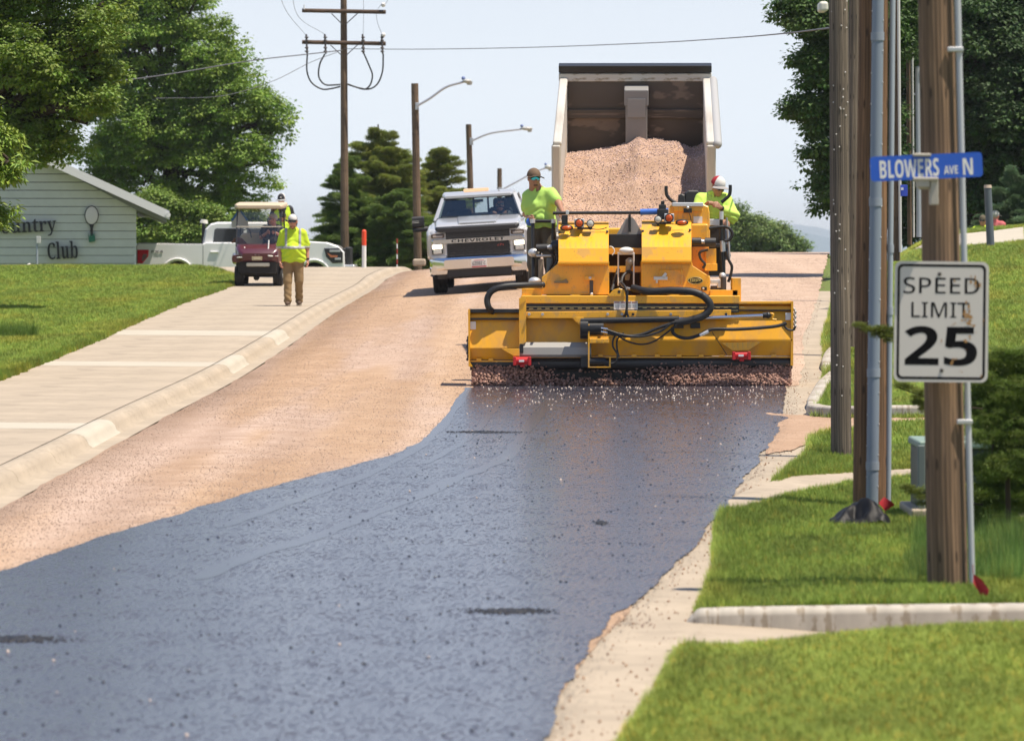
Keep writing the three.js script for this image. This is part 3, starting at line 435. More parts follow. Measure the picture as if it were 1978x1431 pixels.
// ---------------------------------------------------------------- power line, street lamps, markers on the crest
{
  const D = 136, p = pole(D, 666, 560, 663, -140, 17, 11, W.dark, 29, 'tall power pole with two crossarms behind the white pickup');
  for (const y of [21, 82]) {
    part('crossarm', [rod(at(583, y - 1, D - 0.15), at(745, y + 2, D - 0.15), 0.06, 0.06, 4)], woodTint(0.5, 0.42, 0.38), p);
    part('brace', [rod(at(y < 50 ? 640 : 638, y + 5, D - 0.2), at(661, y + 26, D - 0.15), 0.014), rod(at(690, y + 5, D - 0.2), at(667, y + 26, D - 0.15), 0.014)], darkSteel, p);
  }
  for (const x of [591, 627, 700, 737]) part('insulator', [rod(at(x, 66, D - 0.25), at(x + 2, 104, D - 0.25), 0.03), ...[72, 78, 92, 99].map(y => ball(at(x + 1, y, D - 0.25), 0.06, 1, 0.5, 1, 8))], std([0.07, 0.06, 0.06], 0.4), p);
  each('insulator', [ball(at(740, 9, D - 0.2), 0.07, 1, 1, 1, 8), ball(at(740, 67, D - 0.25), 0.07, 1, 1, 1, 8), rod(at(587, 18, D - 0.2), at(587, 9, D - 0.2), 0.02)], std([0.7, 0.7, 0.7], 0.3), p, 'white insulators');
  const cable = (pts, r, DD = D - 0.25) => tube(pts.map(([x, y]) => at(x, y, DD)), r, 40, 6);
  part('jumper_cable', cable([[593, 104], [593, 140], [602, 160], [622, 172], [640, 171], [657, 167]], 0.026), blackRub, p); part('jumper_cable', cable([[627, 104], [617, 125], [616, 150], [627, 163], [645, 164], [657, 163]], 0.026), blackRub, p);
  part('jumper_cable', cable([[703, 104], [712, 125], [719, 145], [714, 165], [705, 172], [690, 169], [671, 162]], 0.026), blackRub, p); part('jumper_cable', cable([[740, 104], [738, 140], [727, 164], [712, 172], [695, 170], [671, 163]], 0.026), blackRub, p);
  const wire = (pts, r, label) => single('power_line', tube(pts.map(q => at(...q)), r, 60, 5), std([0.09, 0.09, 0.1], 0.6), at(...pts[0]), label, 'power line');
  wire([[120, 168, 110], [300, 147, 118], [485, 117, 126], [590, 105, 133], [661, 97, D - 0.2]], 0.016, 'overhead cable running from the left trees to the power pole');
  wire([[665, 94, D - 0.2], [800, 95, 130], [1000, 92, 122], [1250, 83, 108], [1400, 74, 92], [1510, 65, 69], [1620, 52, 48.4]], 0.011, 'overhead cable sagging from the power pole across the sky to the right-hand poles');
  wire([[300, 190, 118], [440, 183, 126], [530, 155, 130], [600, 120, 133], [650, 101, D - 0.2]], 0.009, 'thin lower wire slanting from the big tree to the power pole');
  wire([[530, -40, 110], [552, 20, 122], [589, 66, D - 0.3]], 0.006, 'thin wire dropping to the outermost insulator on the left of the crossarm'); wire([[560, -40, 110], [575, 30, 122], [627, 66, D - 0.3]], 0.006, 'thin wire dropping to the second insulator from the left of the crossarm');
  wire([[701, -30, D], [702, 30, D - 0.2], [701, 66, D - 0.25]], 0.006, 'thin vertical wire beside the pole down to the lower crossarm'); wire([[752, -30, D - 1], [745, 6, D - 0.3], [735, 10, D - 0.25], [727, 28, D - 0.25], [731, 50, D - 0.25], [738, 66, D - 0.25]], 0.006, 'thin bent wire at the right end of the crossarms');
  const lamp = (D, x0, y0, x1, y1, w, arm, head, label, extra) => {
    const t = pole(D, x0, y0, x1, y1, w + 2, w, W.dark, Math.round(D), label, 'street lamp', 'street lamps along the left of the road', 'street_lamp');
    part('arm', tube(arm.map(([x, y], i) => at(x, y, D - 0.2)), 0.034, 30, 8), metal, t);
    part('lamp_head', [ball(at((head[0] + head[2]) / 2, (head[1] + head[3]) / 2 - 1, D - 0.2), 1, (head[2] - head[0]) / 2 * D / F, (head[3] - head[1]) / 2.6 * D / F, 0.16, 12), rod(at(lerp(head[0], head[2], 0.75), (head[1] + head[3]) / 2, D - 0.2), at(lerp(head[0], head[2], 0.75), head[3] + 1, D - 0.2), 0.1, 0.07)], std([0.45, 0.45, 0.43], 0.4), t);
    part('bracket', pbox(arm[0][0] - 4, arm[0][1] - 6, arm[0][0] + 3, arm[0][1] + 8, D - 0.15, 0.1), metal, t);
    if (extra) part('photocell', ball(at(head[0] + 2, head[1] - 1, D - 0.2), 0.06, 1, 1, 1, 8), std([0.15, 0.2, 0.4], 0.4), t);
  };
  lamp(135, 808, 560, 801, 161, 14, [[806, 204], [830, 190], [862, 168], [895, 158]], [893, 152, 911, 163], 'street lamp on a brown wooden pole, nearest of the row, behind the silver pickup', 1);
  lamp(170, 914, 540, 905, 240, 11, [[911, 272], [945, 258], [1008, 249]], [1006, 244, 1029, 254], 'second street lamp, with a long arm over the silver pickup roof', 1);
  lamp(205, 965, 540, 965, 325, 9, [[966, 368], [1000, 350], [1035, 331], [1056, 324]], [1052, 318, 1066, 329], 'farthest street lamp, its arm rising behind the standing man', 1);
  const mk = at(703, 515, 118), ms = thing('marker_post', mk, 'white marker post with a bright orange top on the crest', 'marker post');
  part('post', rod(at(703, 520, 118), at(703, 472, 118), 0.056, 0.056, 14), std([0.75, 0.75, 0.72], 0.5), ms); part('top', [rod(at(703, 474, 118), at(703, 447, 118), 0.06, 0.06, 14), ball(at(703, 447, 118), 0.06, 1, 0.8, 1)], std([0.75, 0.07, 0.02], 0.5), ms);
  const sk = thing('marker_stake', at(767, 515, 121), 'thin red and white banded stake before the dark cedars', 'stake');
  for (let i = 0; i < 6; i++) part('band', rod(at(767, 520 - i * 10, 121), at(766.5, 511 - i * 10, 121), 0.018), i % 2 ? std([0.3, 0.03, 0.02], 0.5) : std([0.7, 0.7, 0.68], 0.5), sk);
  single('concrete_block', [pbox(797, 500, 822, 514, 121, 0.4, 0.05)], M.concrete, at(808, 514, 121), 'pale concrete footing at the base of the nearest street lamp', 'footing');
}
// ---------------------------------------------------------------- clubhouse
{
  const D = 125, s = F / D, cb = at(262, 566, D), cl = thing('clubhouse', cb, 'pale grey-green clubhouse with a gable, black lettering and a golf ball emblem', 'clubhouse');
  const sid = new THREE.MeshStandardMaterial({ map: tex(256, 256, (u, v) => { const k = 0.94 + 0.12 * fbm(u * 8, v * 8, 3, 4, 8); return L3(0.52 * k, 0.535 * k, 0.49 * k); }), roughness: 0.8 });
  const ridge = -105, top = x => 334 + 0.4545 * Math.abs(x - ridge) - 0.4545 * (142 - ridge) + 2; // wall top just under the roof, photo row
  for (let i = 0; i < 30; i++) { // courses of boarding, one by one
    const y1 = 572 - i * 15.7, y0 = y1 - 15.7; const lim = ridge + (y0 - top(ridge)) / 0.4545, lim1 = ridge + (y1 - top(ridge)) / 0.4545; if (lim1 < ridge + 8) break;
    const xr0 = Math.min(262, Math.max(ridge + 4, lim)), xr1 = Math.min(262, lim1), xl0 = Math.max(-470, 2 * ridge - xr0), xl1 = Math.max(-470, 2 * ridge - xr1);
    const j = 0.6 + 0.3 * hash(i, 5); part('siding_board', pprism([[xl1, y1 - 1.0], [xr1, y1 - 1.0], [xr0, y0 + j], [xl0, y0 + j]], D + 0.008 * hash(i, 2), 0.1, 0.006), sid, cl);
  }
  part('wall', [pbox(-468, 420, 260, 572, D + 0.09, 9, 0.02), pprism([[-468, 422], [260, 422], [260, top(260) + 1], [ridge, top(ridge) + 1], [-468, top(-468) + 1]], D + 0.09, 9)], std([0.12, 0.12, 0.11], 0.9), cl);
  const roofM = std([0.28, 0.27, 0.26], 0.9), fas = std([0.66, 0.66, 0.65], 0.6);
  const yl = 334 - 0.4545 * (142 - ridge);
  for (const k of [1, -1]) {
    const X = x => ridge + k * x, e = 425; // half span in px out to the eave
    const y = x => yl + 0.4545 * x;
    part('roof', pprism(k > 0 ? [[X(0), y(0) - 6], [X(0), y(0) + 4], [X(e), y(e) + 4], [X(e), y(e) - 6]] : [[X(0), y(0) - 6], [X(e), y(e) - 6], [X(e), y(e) + 4], [X(0), y(0) + 4]], D - 0.5, 10), roofM, cl);
    part('fascia', pprism([[X(0), y(0) - 9], [X(e + 3), y(e + 3) - 9], [X(e + 3), y(e + 3) + 8], [X(0), y(0) + 8]], D - 0.56, 0.06), fas, cl);
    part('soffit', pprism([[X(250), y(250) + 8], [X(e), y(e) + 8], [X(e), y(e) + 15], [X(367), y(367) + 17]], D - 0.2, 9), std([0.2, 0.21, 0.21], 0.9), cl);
  }
  part('gutter', [rod(at(320, yl + 0.4545 * 425, D - 0.6), at(320, yl + 0.4545 * 425, D + 9), 0.07)], fas, cl);
  const letters = std([0.012, 0.012, 0.013], 0.6);
  const word = (str, x0, x1, y0, y1, sh) => { const g = text(str, { f: serifFont, w: (x1 - x0) / s, h: (y1 - y0) / s, depth: 0.05, shear: sh }), c = at((x0 + x1) / 2, (y0 + y1) / 2, D - 0.09); g.rotateZ(0.05); g.translate(c.x, c.y, c.z); return g; };
  part('lettering', word('Country', -18, 108, 422, 458, 0), letters, cl, 'the word Country'); part('lettering', word('Club', 91, 149, 466, 500, 0), letters, cl, 'the word Club');
  const em = part('emblem', [ball(at(176, 416, D - 0.06), 1, 12.5 / s, 17.5 / s, 0.03, 24)], std([0.62, 0.58, 0.55], 0.6), cl, 'white golf ball'); const rimG = new THREE.TorusGeometry(1, 0.05, 6, 30); rimG.scale(12.8 / s, 17.8 / s, 0.4); { const c = at(176, 416, D - 0.06); rimG.translate(c.x, c.y, c.z); } part('rim', rimG, letters, em);
  part('tee', pprism([[171, 433], [181, 433], [178.5, 440], [178, 456], [174, 456], [173.5, 440]], D - 0.07, 0.05), letters, em); part('grass_tuft', pprism([[171, 468], [169, 449], [172, 458], [174, 450], [176, 458], [179, 450], [181, 456], [182, 447], [183, 466]], D - 0.09, 0.05), std([0.02, 0.14, 0.08], 0.6), em);
  const pp = thing('conduit_post', at(71, 530, D - 0.7), 'grey upright pipe with a small box on top, before the clubhouse wall', 'pipe');
  part('pipe', rod(at(70.5, 545, D - 0.7), at(70.5, 460, D - 0.7), 0.03), greyPaint, pp); part('box', pbox(69, 456, 77, 470, D - 0.75, 0.12, 0.01), std([0.5, 0.51, 0.5], 0.5), pp);
  single('wall_fixture', [ball(at(46, 483, D - 0.1), 0.05), rod(at(46, 484, D - 0.08), at(46, 494, D - 0.08), 0.02)], std([0.5, 0.48, 0.44], 0.6), at(46, 488, D - 0.1), 'small pale tap on the clubhouse wall under the lettering', 'tap');
  const rock = new THREE.IcosahedronGeometry(0.12, 2), pa = rock.attributes.position; for (let i = 0; i < pa.count; i++) { const k = 0.8 + 0.5 * vnoise(pa.getX(i) * 14 + 3, pa.getY(i) * 14 + pa.getZ(i) * 9, 4); pa.setXYZ(i, pa.getX(i) * k, pa.getY(i) * k, pa.getZ(i) * k); } rock.computeVertexNormals(); { const c = at(55, 519, 120.5); rock.translate(c.x, c.y, c.z); }
  cl.rotation.y = 0.085;
  single('rock', rock, std([0.6, 0.58, 0.53], 0.9), at(55, 522, 120.5), 'white rock at the top of the left lawn before the clubhouse', 'rock');
  const r = rng(77), gs = []; for (let i = 0; i < 120; i++) { const px = 150 + 180 * r(), D2 = 119.6 + r(), x = (px - CX) * D2 / F, k = 0.02 + 0.05 * r() * r(), gg = new THREE.IcosahedronGeometry(k, 0); gg.scale(1.8, 0.8, 1); gg.rotateY(r() * 6); gg.translate(x, gY(x, D2) + 0.02, -D2); gs.push(gg); }
  single('soil_clods', gs, std([0.07, 0.035, 0.025], 1), V(0, 0, 0), 'dark soil clods along the top edge of the left lawn', null, null, 'stuff');
}
// ---------------------------------------------------------------- chip spreader
const yel = new THREE.MeshPhysicalMaterial({ map: tex(512, 512, (u, v, i, j) => { const a = fbm(u * 5, v * 5, 13, 4, 5), d = smooth(0.56, 0.72, fbm(u * 14, v * 9, 16, 5, 7)), sc = fbm(u * 120, v * 5, 19, 2, 5) > 0.8 ? 1 : 0, sp = hash(i >> 1, j >> 1, 22) > 0.996 ? 1 : 0, k = (0.92 + 0.16 * a) * (1 - 0.8 * sp), t = 0.45 * d + 0.35 * sc; return L3(lerp(0.83, 0.42, t) * k, lerp(0.405, 0.26, t) * k, lerp(0.013, 0.12, t) * k); }), roughness: 0.38, clearcoat: 0.5, clearcoatRoughness: 0.25, side: THREE.DoubleSide });
const yelWorn = new THREE.MeshStandardMaterial({ map: tex(512, 256, (u, v, i, j) => { const d = smooth(0.5, 0.75, fbm(u * 12, v * 8, 3, 5, 4)), sc = fbm(u * 90, v * 4, 8, 2, 2) > 0.76 ? 0.25 : 0, k = 0.95 + 0.1 * fbm(u * 6, v * 6, 6, 3, 2); return L3(lerp(0.76, 0.5, d * 0.5 + sc) * k, lerp(0.37, 0.27, d * 0.5 + sc) * k, lerp(0.012, 0.09, d * 0.5 + sc) * k); }), roughness: 0.45, side: THREE.DoubleSide });
yel.userData.wrap = 0.6; yelWorn.userData.wrap = 0.5;
const black = std([0.014, 0.014, 0.015], 0.4), steel = std([0.42, 0.42, 0.42], 0.5, { metalness: 0.35 }), chrome = std([0.8, 0.8, 0.8], 0.12, { metalness: 1 }), white = std([0.75, 0.75, 0.73], 0.5), redP = std([0.5, 0.012, 0.015], 0.35), bluePad = std([0.03, 0.13, 0.5], 0.5), silver = std([0.62, 0.63, 0.64], 0.35, { metalness: 0.5 });
const amber = std([0.5, 0.08, 0.008], 0.25), seatM = std([0.03, 0.03, 0.032], 0.55), tyreM = new THREE.MeshStandardMaterial({ color: new THREE.Color().setRGB(0.02, 0.019, 0.018), roughness: 0.85 });
function wheel(c, r, w, parent, rimMat, axis = 'x', name = 'wheel', spokes = 0) { // tyre with grooves, rim as a sub-part
  const prof = [[r * 0.6, -w / 2], [r * 0.88, -w / 2], [r * 0.97, -w * 0.43], [r, -w * 0.34], [r, -w * 0.2], [r * 0.97, -w * 0.19], [r * 0.97, -w * 0.15], [r, -w * 0.14], [r, w * 0.02], [r * 0.97, w * 0.03], [r * 0.97, w * 0.07], [r, w * 0.08], [r, w * 0.2], [r * 0.97, w * 0.21], [r * 0.97, w * 0.25], [r, w * 0.26], [r, w * 0.34], [r * 0.97, w * 0.43], [r * 0.88, w / 2], [r * 0.6, w / 2]].map(p => new THREE.Vector2(p[0], p[1]));
  const orient = g => { if (axis === 'x') g.rotateZ(-Math.PI / 2); else g.rotateX(Math.PI / 2); g.translate(c.x, c.y, c.z); return g; };
  const t = part(name, orient(new THREE.LatheGeometry(prof, 36)), tyreM, parent);
  const rm = [orient(new THREE.CylinderGeometry(r * 0.62, r * 0.62, w * 0.8, 28)), orient(new THREE.CylinderGeometry(r * 0.2, r * 0.22, w * 1.02, 16))];
  for (let i = 0; i < spokes; i++) { const g = new THREE.BoxGeometry(r * 0.5, w * 0.9, r * 0.12); g.translate(r * 0.34, 0, 0); g.rotateY(i / spokes * Math.PI * 2); rm.push(orient(g)); }
  part('rim', rm, rimMat, t); return t;
}
{
  const H = 62, base = at(1220, 745, H); base.y = gY(base.x, 62);
  const sp = thing('chip_spreader', base, 'yellow chip spreader dropping pink stone onto the wet black asphalt', 'chip spreader');
  const B = (name, x0, y0, x1, y1, D, depth, mat, r, label) => part(name, pbox(x0, y0, x1, y1, D, depth, r), mat, sp, label);
  const hose = (name, pts, r, D, mat = blackRub, n = 60) => part(name, tube(pts.map(([x, y, z]) => at(x, y, D + (z ?? 0))), r, n, 10), mat, sp);
  // spread hopper: folded plates (profile in photo rows / depth), drawn across a photo span
  const fold = (x0, x1, prof, th = 0.012) => { // prof: [row, depth]
    const out = []; for (let i = 0; i < prof.length - 1; i++) { const [ya, da] = prof[i], [yb, db] = prof[i + 1], A = at(x0, ya, H + da), Bq = at(x1, ya, H + da), C = at(x0, yb, H + db), Dq = at(x1, yb, H + db), n = V(0, A.z - C.z, -(A.y - C.y)).normalize().multiplyScalar(th);
      const f = (P, Q, R, S) => { const g = new THREE.BufferGeometry().setFromPoints([P, Q, R, Q, S, R]); g.computeVertexNormals(); return g; }; const k = p => p.clone().add(n);
      out.push(f(A, C, Bq, Dq), f(k(A), k(Bq), k(C), k(Dq)), f(A, k(A), C, k(C)), f(Bq, Dq, k(Bq), k(Dq)), f(A, Bq, k(A), k(Bq)), f(C, k(C), Dq, k(Dq))); }
    return out;
  };
  part('hopper_panel', fold(906, 1003, [[601, 0.16], [607, 0.12], [617, 0.1], [618, 0.13], [672, 0.02], [697, 0.14]]), yelWorn, sp, 'left wing of the hopper');
  part('hopper_panel', fold(1015, 1140, [[600, 0.2], [613, 0.17], [661, 0.12]]), yelWorn, sp, 'recessed middle panel');
  part('hopper_panel', fold(1138, 1531, [[584, 0.2], [592, 0.1], [598, 0.09], [600, 0.13], [655, 0.0], [658, 0.0], [687, 0.1]]), yelWorn, sp, 'right wing of the hopper');
  part('hopper_rail', [pbox(905, 597, 1004, 604, H + 0.05, 0.25, 0.006)], black, sp, 'black lip of the left wing');
  part('hopper_rail', [pbox(1412, 582, 1531, 587, H + 0.05, 0.3, 0.006)], yel, sp, 'top edge of the right wing');
  part('hopper_rail', [pbox(906, 614, 1002, 618, H + 0.08, 0.05, 0.004)], black, sp); part('hopper_rail', [pbox(1412, 598, 1530, 601, H + 0.07, 0.05, 0.004)], black, sp);
  part('end_plate', [pprism([[904, 598], [908, 598], [908, 700], [913, 708], [905, 708]], H, 0.8)], yelWorn, sp); part('end_plate', [pprism([[1529, 582], [1533, 582], [1533, 706], [1528, 706]], H, 0.8)], yelWorn, sp);
  part('seam', [pbox(1020, 688.4, 1531, 691, H + 0.08, 0.03, 0.002), pbox(908, 696, 1003, 699, H + 0.1, 0.03, 0.002), ...[1160, 1225, 1270, 1312, 1355, 1395, 1495].map(x => pbox(x - 5, 684, x + 5, 690, H + 0.055, 0.04, 0.006)), ...[925, 948].map(x => pbox(x - 5, 692, x + 5, 698, H + 0.085, 0.04, 0.006))], yel, sp, 'bottom flange with tabs');
  part('guide_plate', [pprism([[1003, 576], [1016, 574], [1016, 660], [1006, 668], [1003, 668]], H - 0.04, 0.2, 0.003), pprism([[1003, 576], [1006, 576], [1006, 572], [1016, 572], [1016, 580], [1003, 590]], H - 0.06, 0.02)], yel, sp);
  part('splash_plate', fold(1004, 1142, [[661, 0.02], [671, -0.05], [685, -0.06], [690, -0.02]], 0.01), std([0.3, 0.29, 0.27], 0.6), sp, 'bare grey metal plate'); B('hinge', 1004, 664, 1011, 682, H - 0.08, 0.05, black);
  // cross beam with slotted rail
  B('cross_beam', 1006, 571, 1430, 586, H + 0.02, 0.6, yel, 0.012, 'upper cross beam'); B('slot_rail', 1008, 586, 1428, 604, H + 0.05, 0.3, black, 0.004);
  const dash = []; for (let i = 0; i < 27; i++) { const x = 1022 + i * 15.7; if (x > 1180 && x < 1234) continue; dash.push(pbox(x, 595.2 - i * 0.1, x + 8, 596.8 - i * 0.1, H + 0.035, 0.02, 0)); }
  fine(part('chain', [...dash, pbox(1010, 592, 1426, 593, H + 0.04, 0.02, 0), pbox(1014, 599, 1426, 600, H + 0.04, 0.02, 0)], std([0.5, 0.42, 0.2], 0.4, { metalness: 0.5 }), sp));
  part('lower_rail', [pprism([[1016, 603], [1412, 599], [1412, 610], [1406, 614], [1126, 615], [1124, 622], [1113, 622], [1107, 614], [1020, 614], [1016, 609]], H - 0.02, 0.06, 0.004)], yel, sp);
  for (const x of [1022, 1048, 1174, 1202, 1223, 1296, 1403]) part('bolt', [rod(at(x, 607, H - 0.03), at(x, 607, H - 0.08), 0.021, 0.017, 10)], x % 2 ? black : steel, sp);
  B('warning_sticker', 1186, 582, 1232, 598, H + 0.012, 0.02, white, 0, 'row of white warning stickers');
  part('sticker_print', [[1187, 1197], [1199, 1208], [1210, 1219], [1221, 1231]].map(([a, b]) => pbox(a, 583, b, 585, H + 0.01, 0.01, 0)), std([0.3, 0.05, 0.03], 0.5), sp); part('sticker_print', [0, 1, 2, 3].flatMap(i => [588, 590.5, 593].map(y => pbox(1188 + i * 11.5, y, 1196 + i * 11.5, y + 0.8, H + 0.01, 0.01, 0))), std([0.3, 0.3, 0.3], 0.6), sp);
  part('lifting_lug', [pprism([[1174, 572], [1186, 560], [1196, 557], [1206, 560], [1208, 572]], H + 0.0, 0.05, 0.004)], yel, sp); part('lug_hole', rod(at(1196, 563.5, H - 0.006), at(1196, 563.5, H + 0.06), 0.02, 0.02, 12), black, sp);
  B('warning_sticker', 908, 621, 919, 636, H + 0.09, 0.02, white, 0, 'small white sticker on the left wing'); B('warning_sticker', 1518, 604, 1529, 618, H + 0.06, 0.02, white, 0, 'small white sticker on the right wing');
  // roller, and a dark backdrop painting in the shade under the machine
  part('roller', [rod(at(908, 702, H + 0.2), at(1531, 700, H + 0.2), 0.09, 0.09, 18)], std([0.03, 0.03, 0.03], 0.4), sp, 'black spread roll'); B('dark_backdrop', 911, 704, 1528, 738, H + 0.42, 0.03, black, 0.004, 'dark sheet painted in for the shaded space behind the falling stone');
  for (const [x0, x1, y0, y1, ml] of [[991, 1026, 688, 706, 1], [1415, 1451, 678, 695, 0]]) {
    part('vibrator', [rod(at(x0 + 2, (y0 + y1) / 2, H - 0.1), at(x1 - 2, (y0 + y1) / 2, H - 0.1), 0.055, 0.055, 14), pbox(x0, y0 + 1, x0 + 6, y1, H - 0.16, 0.12), pbox(x1 - 6, y0 + 1, x1, y1, H - 0.16, 0.12), pbox((x0 + x1) / 2 - 4, y1 - 2, (x0 + x1) / 2 + 5, y1 + 3, H - 0.14, 0.08)], redP, sp, 'red vibrator');
    part('vibrator_mark', [pbox((x0 + x1) / 2 - 6, (y0 + y1) / 2 - 2, (x0 + x1) / 2 + 4, (y0 + y1) / 2 + 2, H - 0.158, 0.01, 0)], white, sp);
  }
  part('vibrator_bracket', [pprism([[1394, 662], [1471, 660], [1446, 676], [1416, 677]], H - 0.08, 0.03, 0.003)], yel, sp); part('vibrator_bracket', [pprism([[970, 674], [1003, 674], [1003, 687], [992, 687]], H - 0.08, 0.03, 0.003)], yel, sp);
  // drive motors in the middle
  part('motor', [rod(at(1128, 634, H - 0.12), at(1166, 634, H - 0.12), 0.09, 0.09, 18), rod(at(1121, 634, H - 0.08), at(1136, 634, H - 0.08), 0.14, 0.14, 20)], black, sp, 'upper drive motor');
  part('motor_bracket', [pprism([[1136, 626], [1139, 626], [1139, 708], [1177, 708], [1177, 690], [1180, 690], [1180, 710], [1136, 710]], H - 0.2, 0.1), pbox(1137, 654, 1177, 663, H - 0.2, 0.25)], yel, sp); part('motor', [rod(at(1139, 698, H - 0.15), at(1170, 698, H - 0.15), 0.055, 0.055, 16), pbox(1122, 690, 1138, 709, H - 0.14, 0.14)], black, sp, 'lower drive motor');
  for (const y of [634.5, 641.5]) part('fitting', [rod(at(1161, y - 1, H - 0.24), at(1174, y + 1, H - 0.24), 0.014)], chrome, sp);
  // hydraulic cylinder
  part('cylinder', [rod(at(1122, 620, H - 0.14), at(1312, 616, H - 0.14), 0.042, 0.042, 16)], black, sp); part('piston_rod', [rod(at(1312, 616, H - 0.14), at(1480, 609, H - 0.14), 0.022, 0.022, 14)], chrome, sp);
  part('clevis', [rod(at(1474, 609, H - 0.14), at(1487, 608.5, H - 0.14), 0.04), ball(at(1484, 609, H - 0.14), 0.045)], black, sp); hose('clevis_hook', [[1488, 606], [1494, 607], [1492, 616], [1500, 618]], 0.016, H - 0.12, yel, 20);
  part('cylinder_mount', [pprism([[1112, 613], [1127, 613], [1127, 626], [1118, 626]], H - 0.16, 0.06, 0.003)], yel, sp);
  // hoses
  hose('large_hose', [[1222, 556, 0.15], [1255, 563, -0.05], [1300, 561, -0.14], [1340, 564, -0.18], [1362, 574, -0.2], [1373, 592, -0.2], [1362, 608, -0.2], [1335, 618, -0.2], [1305, 624, -0.18]], 0.05, H);
  hose('large_hose', [[1050, 550, 0.3], [1010, 551, 0.1], [970, 554, 0], [949, 563, 0], [941, 578, 0], [944, 594, 0], [952, 602, 0.1]], 0.042, H); 
  hose('hose', [[1305, 622], [1270, 634], [1240, 646], [1210, 649], [1174, 643]], 0.022, H - 0.24); hose('hose', [[1300, 622], [1275, 640], [1235, 650], [1200, 646], [1172, 637]], 0.016, H - 0.25); hose('hose', [[1310, 625], [1285, 645], [1262, 660], [1240, 665], [1212, 659], [1190, 646]], 0.012, H - 0.22);
  hose('hose', [[1300, 632], [1300, 642], [1310, 650], [1330, 653], [1352, 647], [1372, 637], [1420, 636], [1470, 633], [1505, 629], [1520, 624]], 0.024, H - 0.16); hose('hose', [[1514, 628], [1522, 636], [1533, 637], [1537, 630]], 0.014, H - 0.12);
  hose('hose', [[1200, 545, 0.2], [1210, 560], [1211, 590], [1209, 606], [1200, 618], [1180, 619]], 0.018, H - 0.06); hose('hose', [[1212, 560], [1212, 606], [1220, 618], [1250, 616], [1290, 613], [1330, 619]], 0.016, H - 0.1); hose('hose', [[1196, 642], [1186, 652], [1184, 668], [1193, 686], [1188, 700], [1180, 702]], 0.013, H - 0.22); hose('hose', [[1205, 643], [1193, 655], [1192, 672], [1196, 690]], 0.013, H - 0.22);
  part('wire', [rod(at(1376, 641, H - 0.1), at(1405, 686, H - 0.06), 0.005)], black, sp); part('fitting', [rod(at(1352, 647.5, H - 0.185), at(1369, 640, H - 0.185), 0.024)], silver, sp);
  for (const x of [1311, 1343]) B('switch_box', x - 9, 623, x + 10, 634, H + 0.02, 0.06, black, 0.006);
  part('hanging_chain', Array.from({ length: 9 }, (_, i) => ball(at(1535 + (i % 2) * 2, 598 + i * 4.6, H + 0.05), 0.018, 1, 1.5, 1, 6)), steel, sp); part('hanging_chain', Array.from({ length: 8 }, (_, i) => ball(at(904 - (i % 2) * 1.5, 652 + i * 6, H + 0.05), 0.016, 1, 1.5, 1, 6)), darkSteel, sp);
  // twin hoods over the hopper
  for (const [x0, x1, low] of [[1079, 1176, [[1079, 509], [1176, 509], [1176, 568], [1048, 568], [1048, 536]]], [1240, 1336, [[1240, 506], [1336, 506], [1338, 514], [1371, 535], [1371, 568], [1240, 568]]]]) {
    const o = x0 > 1200 ? -3 : 0;
    part('hood_body', pprism(low, H + 0.34, 1.1, 0.006), yel, sp);
    const lid = [[432 + o, 0.78], [436 + o, 0.72], [447 + o, 0.62], [480 + o, 0.26], [505 + o, 0.19], [510 + o, 0.2], [512 + o, 0.26]];
    const h = part('hood', [fold(x0, x1, lid, 0.014)], yel, sp);
    each('hood_side', [x0, x1].map(x => { const pts = [...lid.map(([y, d]) => at(x, y, H + d)), at(x, 512 + o, H + 1.3), at(x, 432 + o, H + 1.3)], g = new THREE.BufferGeometry(), idx = []; g.setFromPoints(pts); for (let i = 1; i < pts.length - 1; i++) idx.push(0, i, i + 1); g.setIndex(idx); g.computeVertexNormals(); return g; }), yel, h);
    part('hood_top', fold(x0, x1, [[432 + o, 0.78], [430 + o, 1.3]], 0.014), yel, h);
    part('hood_lip', [pbox(x0 - 1, 506 + o, x1 + 1, 509.5 + o, H + 0.165, 0.04, 0.004)], yel, h);
    each('hinge_pin', [[x0 + 2, 449], [x1 - 3, 447]].map(([x, y]) => ball(at(x, y + o, H + 0.58), 0.018, 1, 1, 1, 8)), darkSteel, h);
  }
  // left hood fittings
  part('latch', [pbox(1071, 543, 1098, 547, H + 0.28, 0.05), pprism([[1085, 543], [1094, 538], [1097, 543]], H + 0.28, 0.03)], std([0.2, 0.17, 0.1], 0.5), sp); part('hook_bracket', [pbox(1129, 533, 1149, 541, H + 0.24, 0.1)], yel, sp); B('strap', 1139, 541, 1146, 569, H + 0.26, 0.02, darkSteel, 0.003); each('knob', [ball(at(1140, 537, H + 0.22), 0.022), ball(at(1143, 568, H + 0.24), 0.024)], silver, sp);
  // right hood fittings
  B('access_door', 1273, 520, 1320, 554, H + 0.315, 0.03, yel, 0.012); part('latch', [pbox(1263, 534, 1290, 541, H + 0.27, 0.05), pprism([[1278, 535], [1285, 526], [1289, 529], [1284, 537]], H + 0.27, 0.03), pbox(1267, 540, 1271, 547, H + 0.27, 0.03)], silver, sp); for (const y of [524, 536, 546]) part('door_hinge', [rod(at(1317, y - 3, H + 0.28), at(1317, y + 3, H + 0.28), 0.016)], yel, sp);
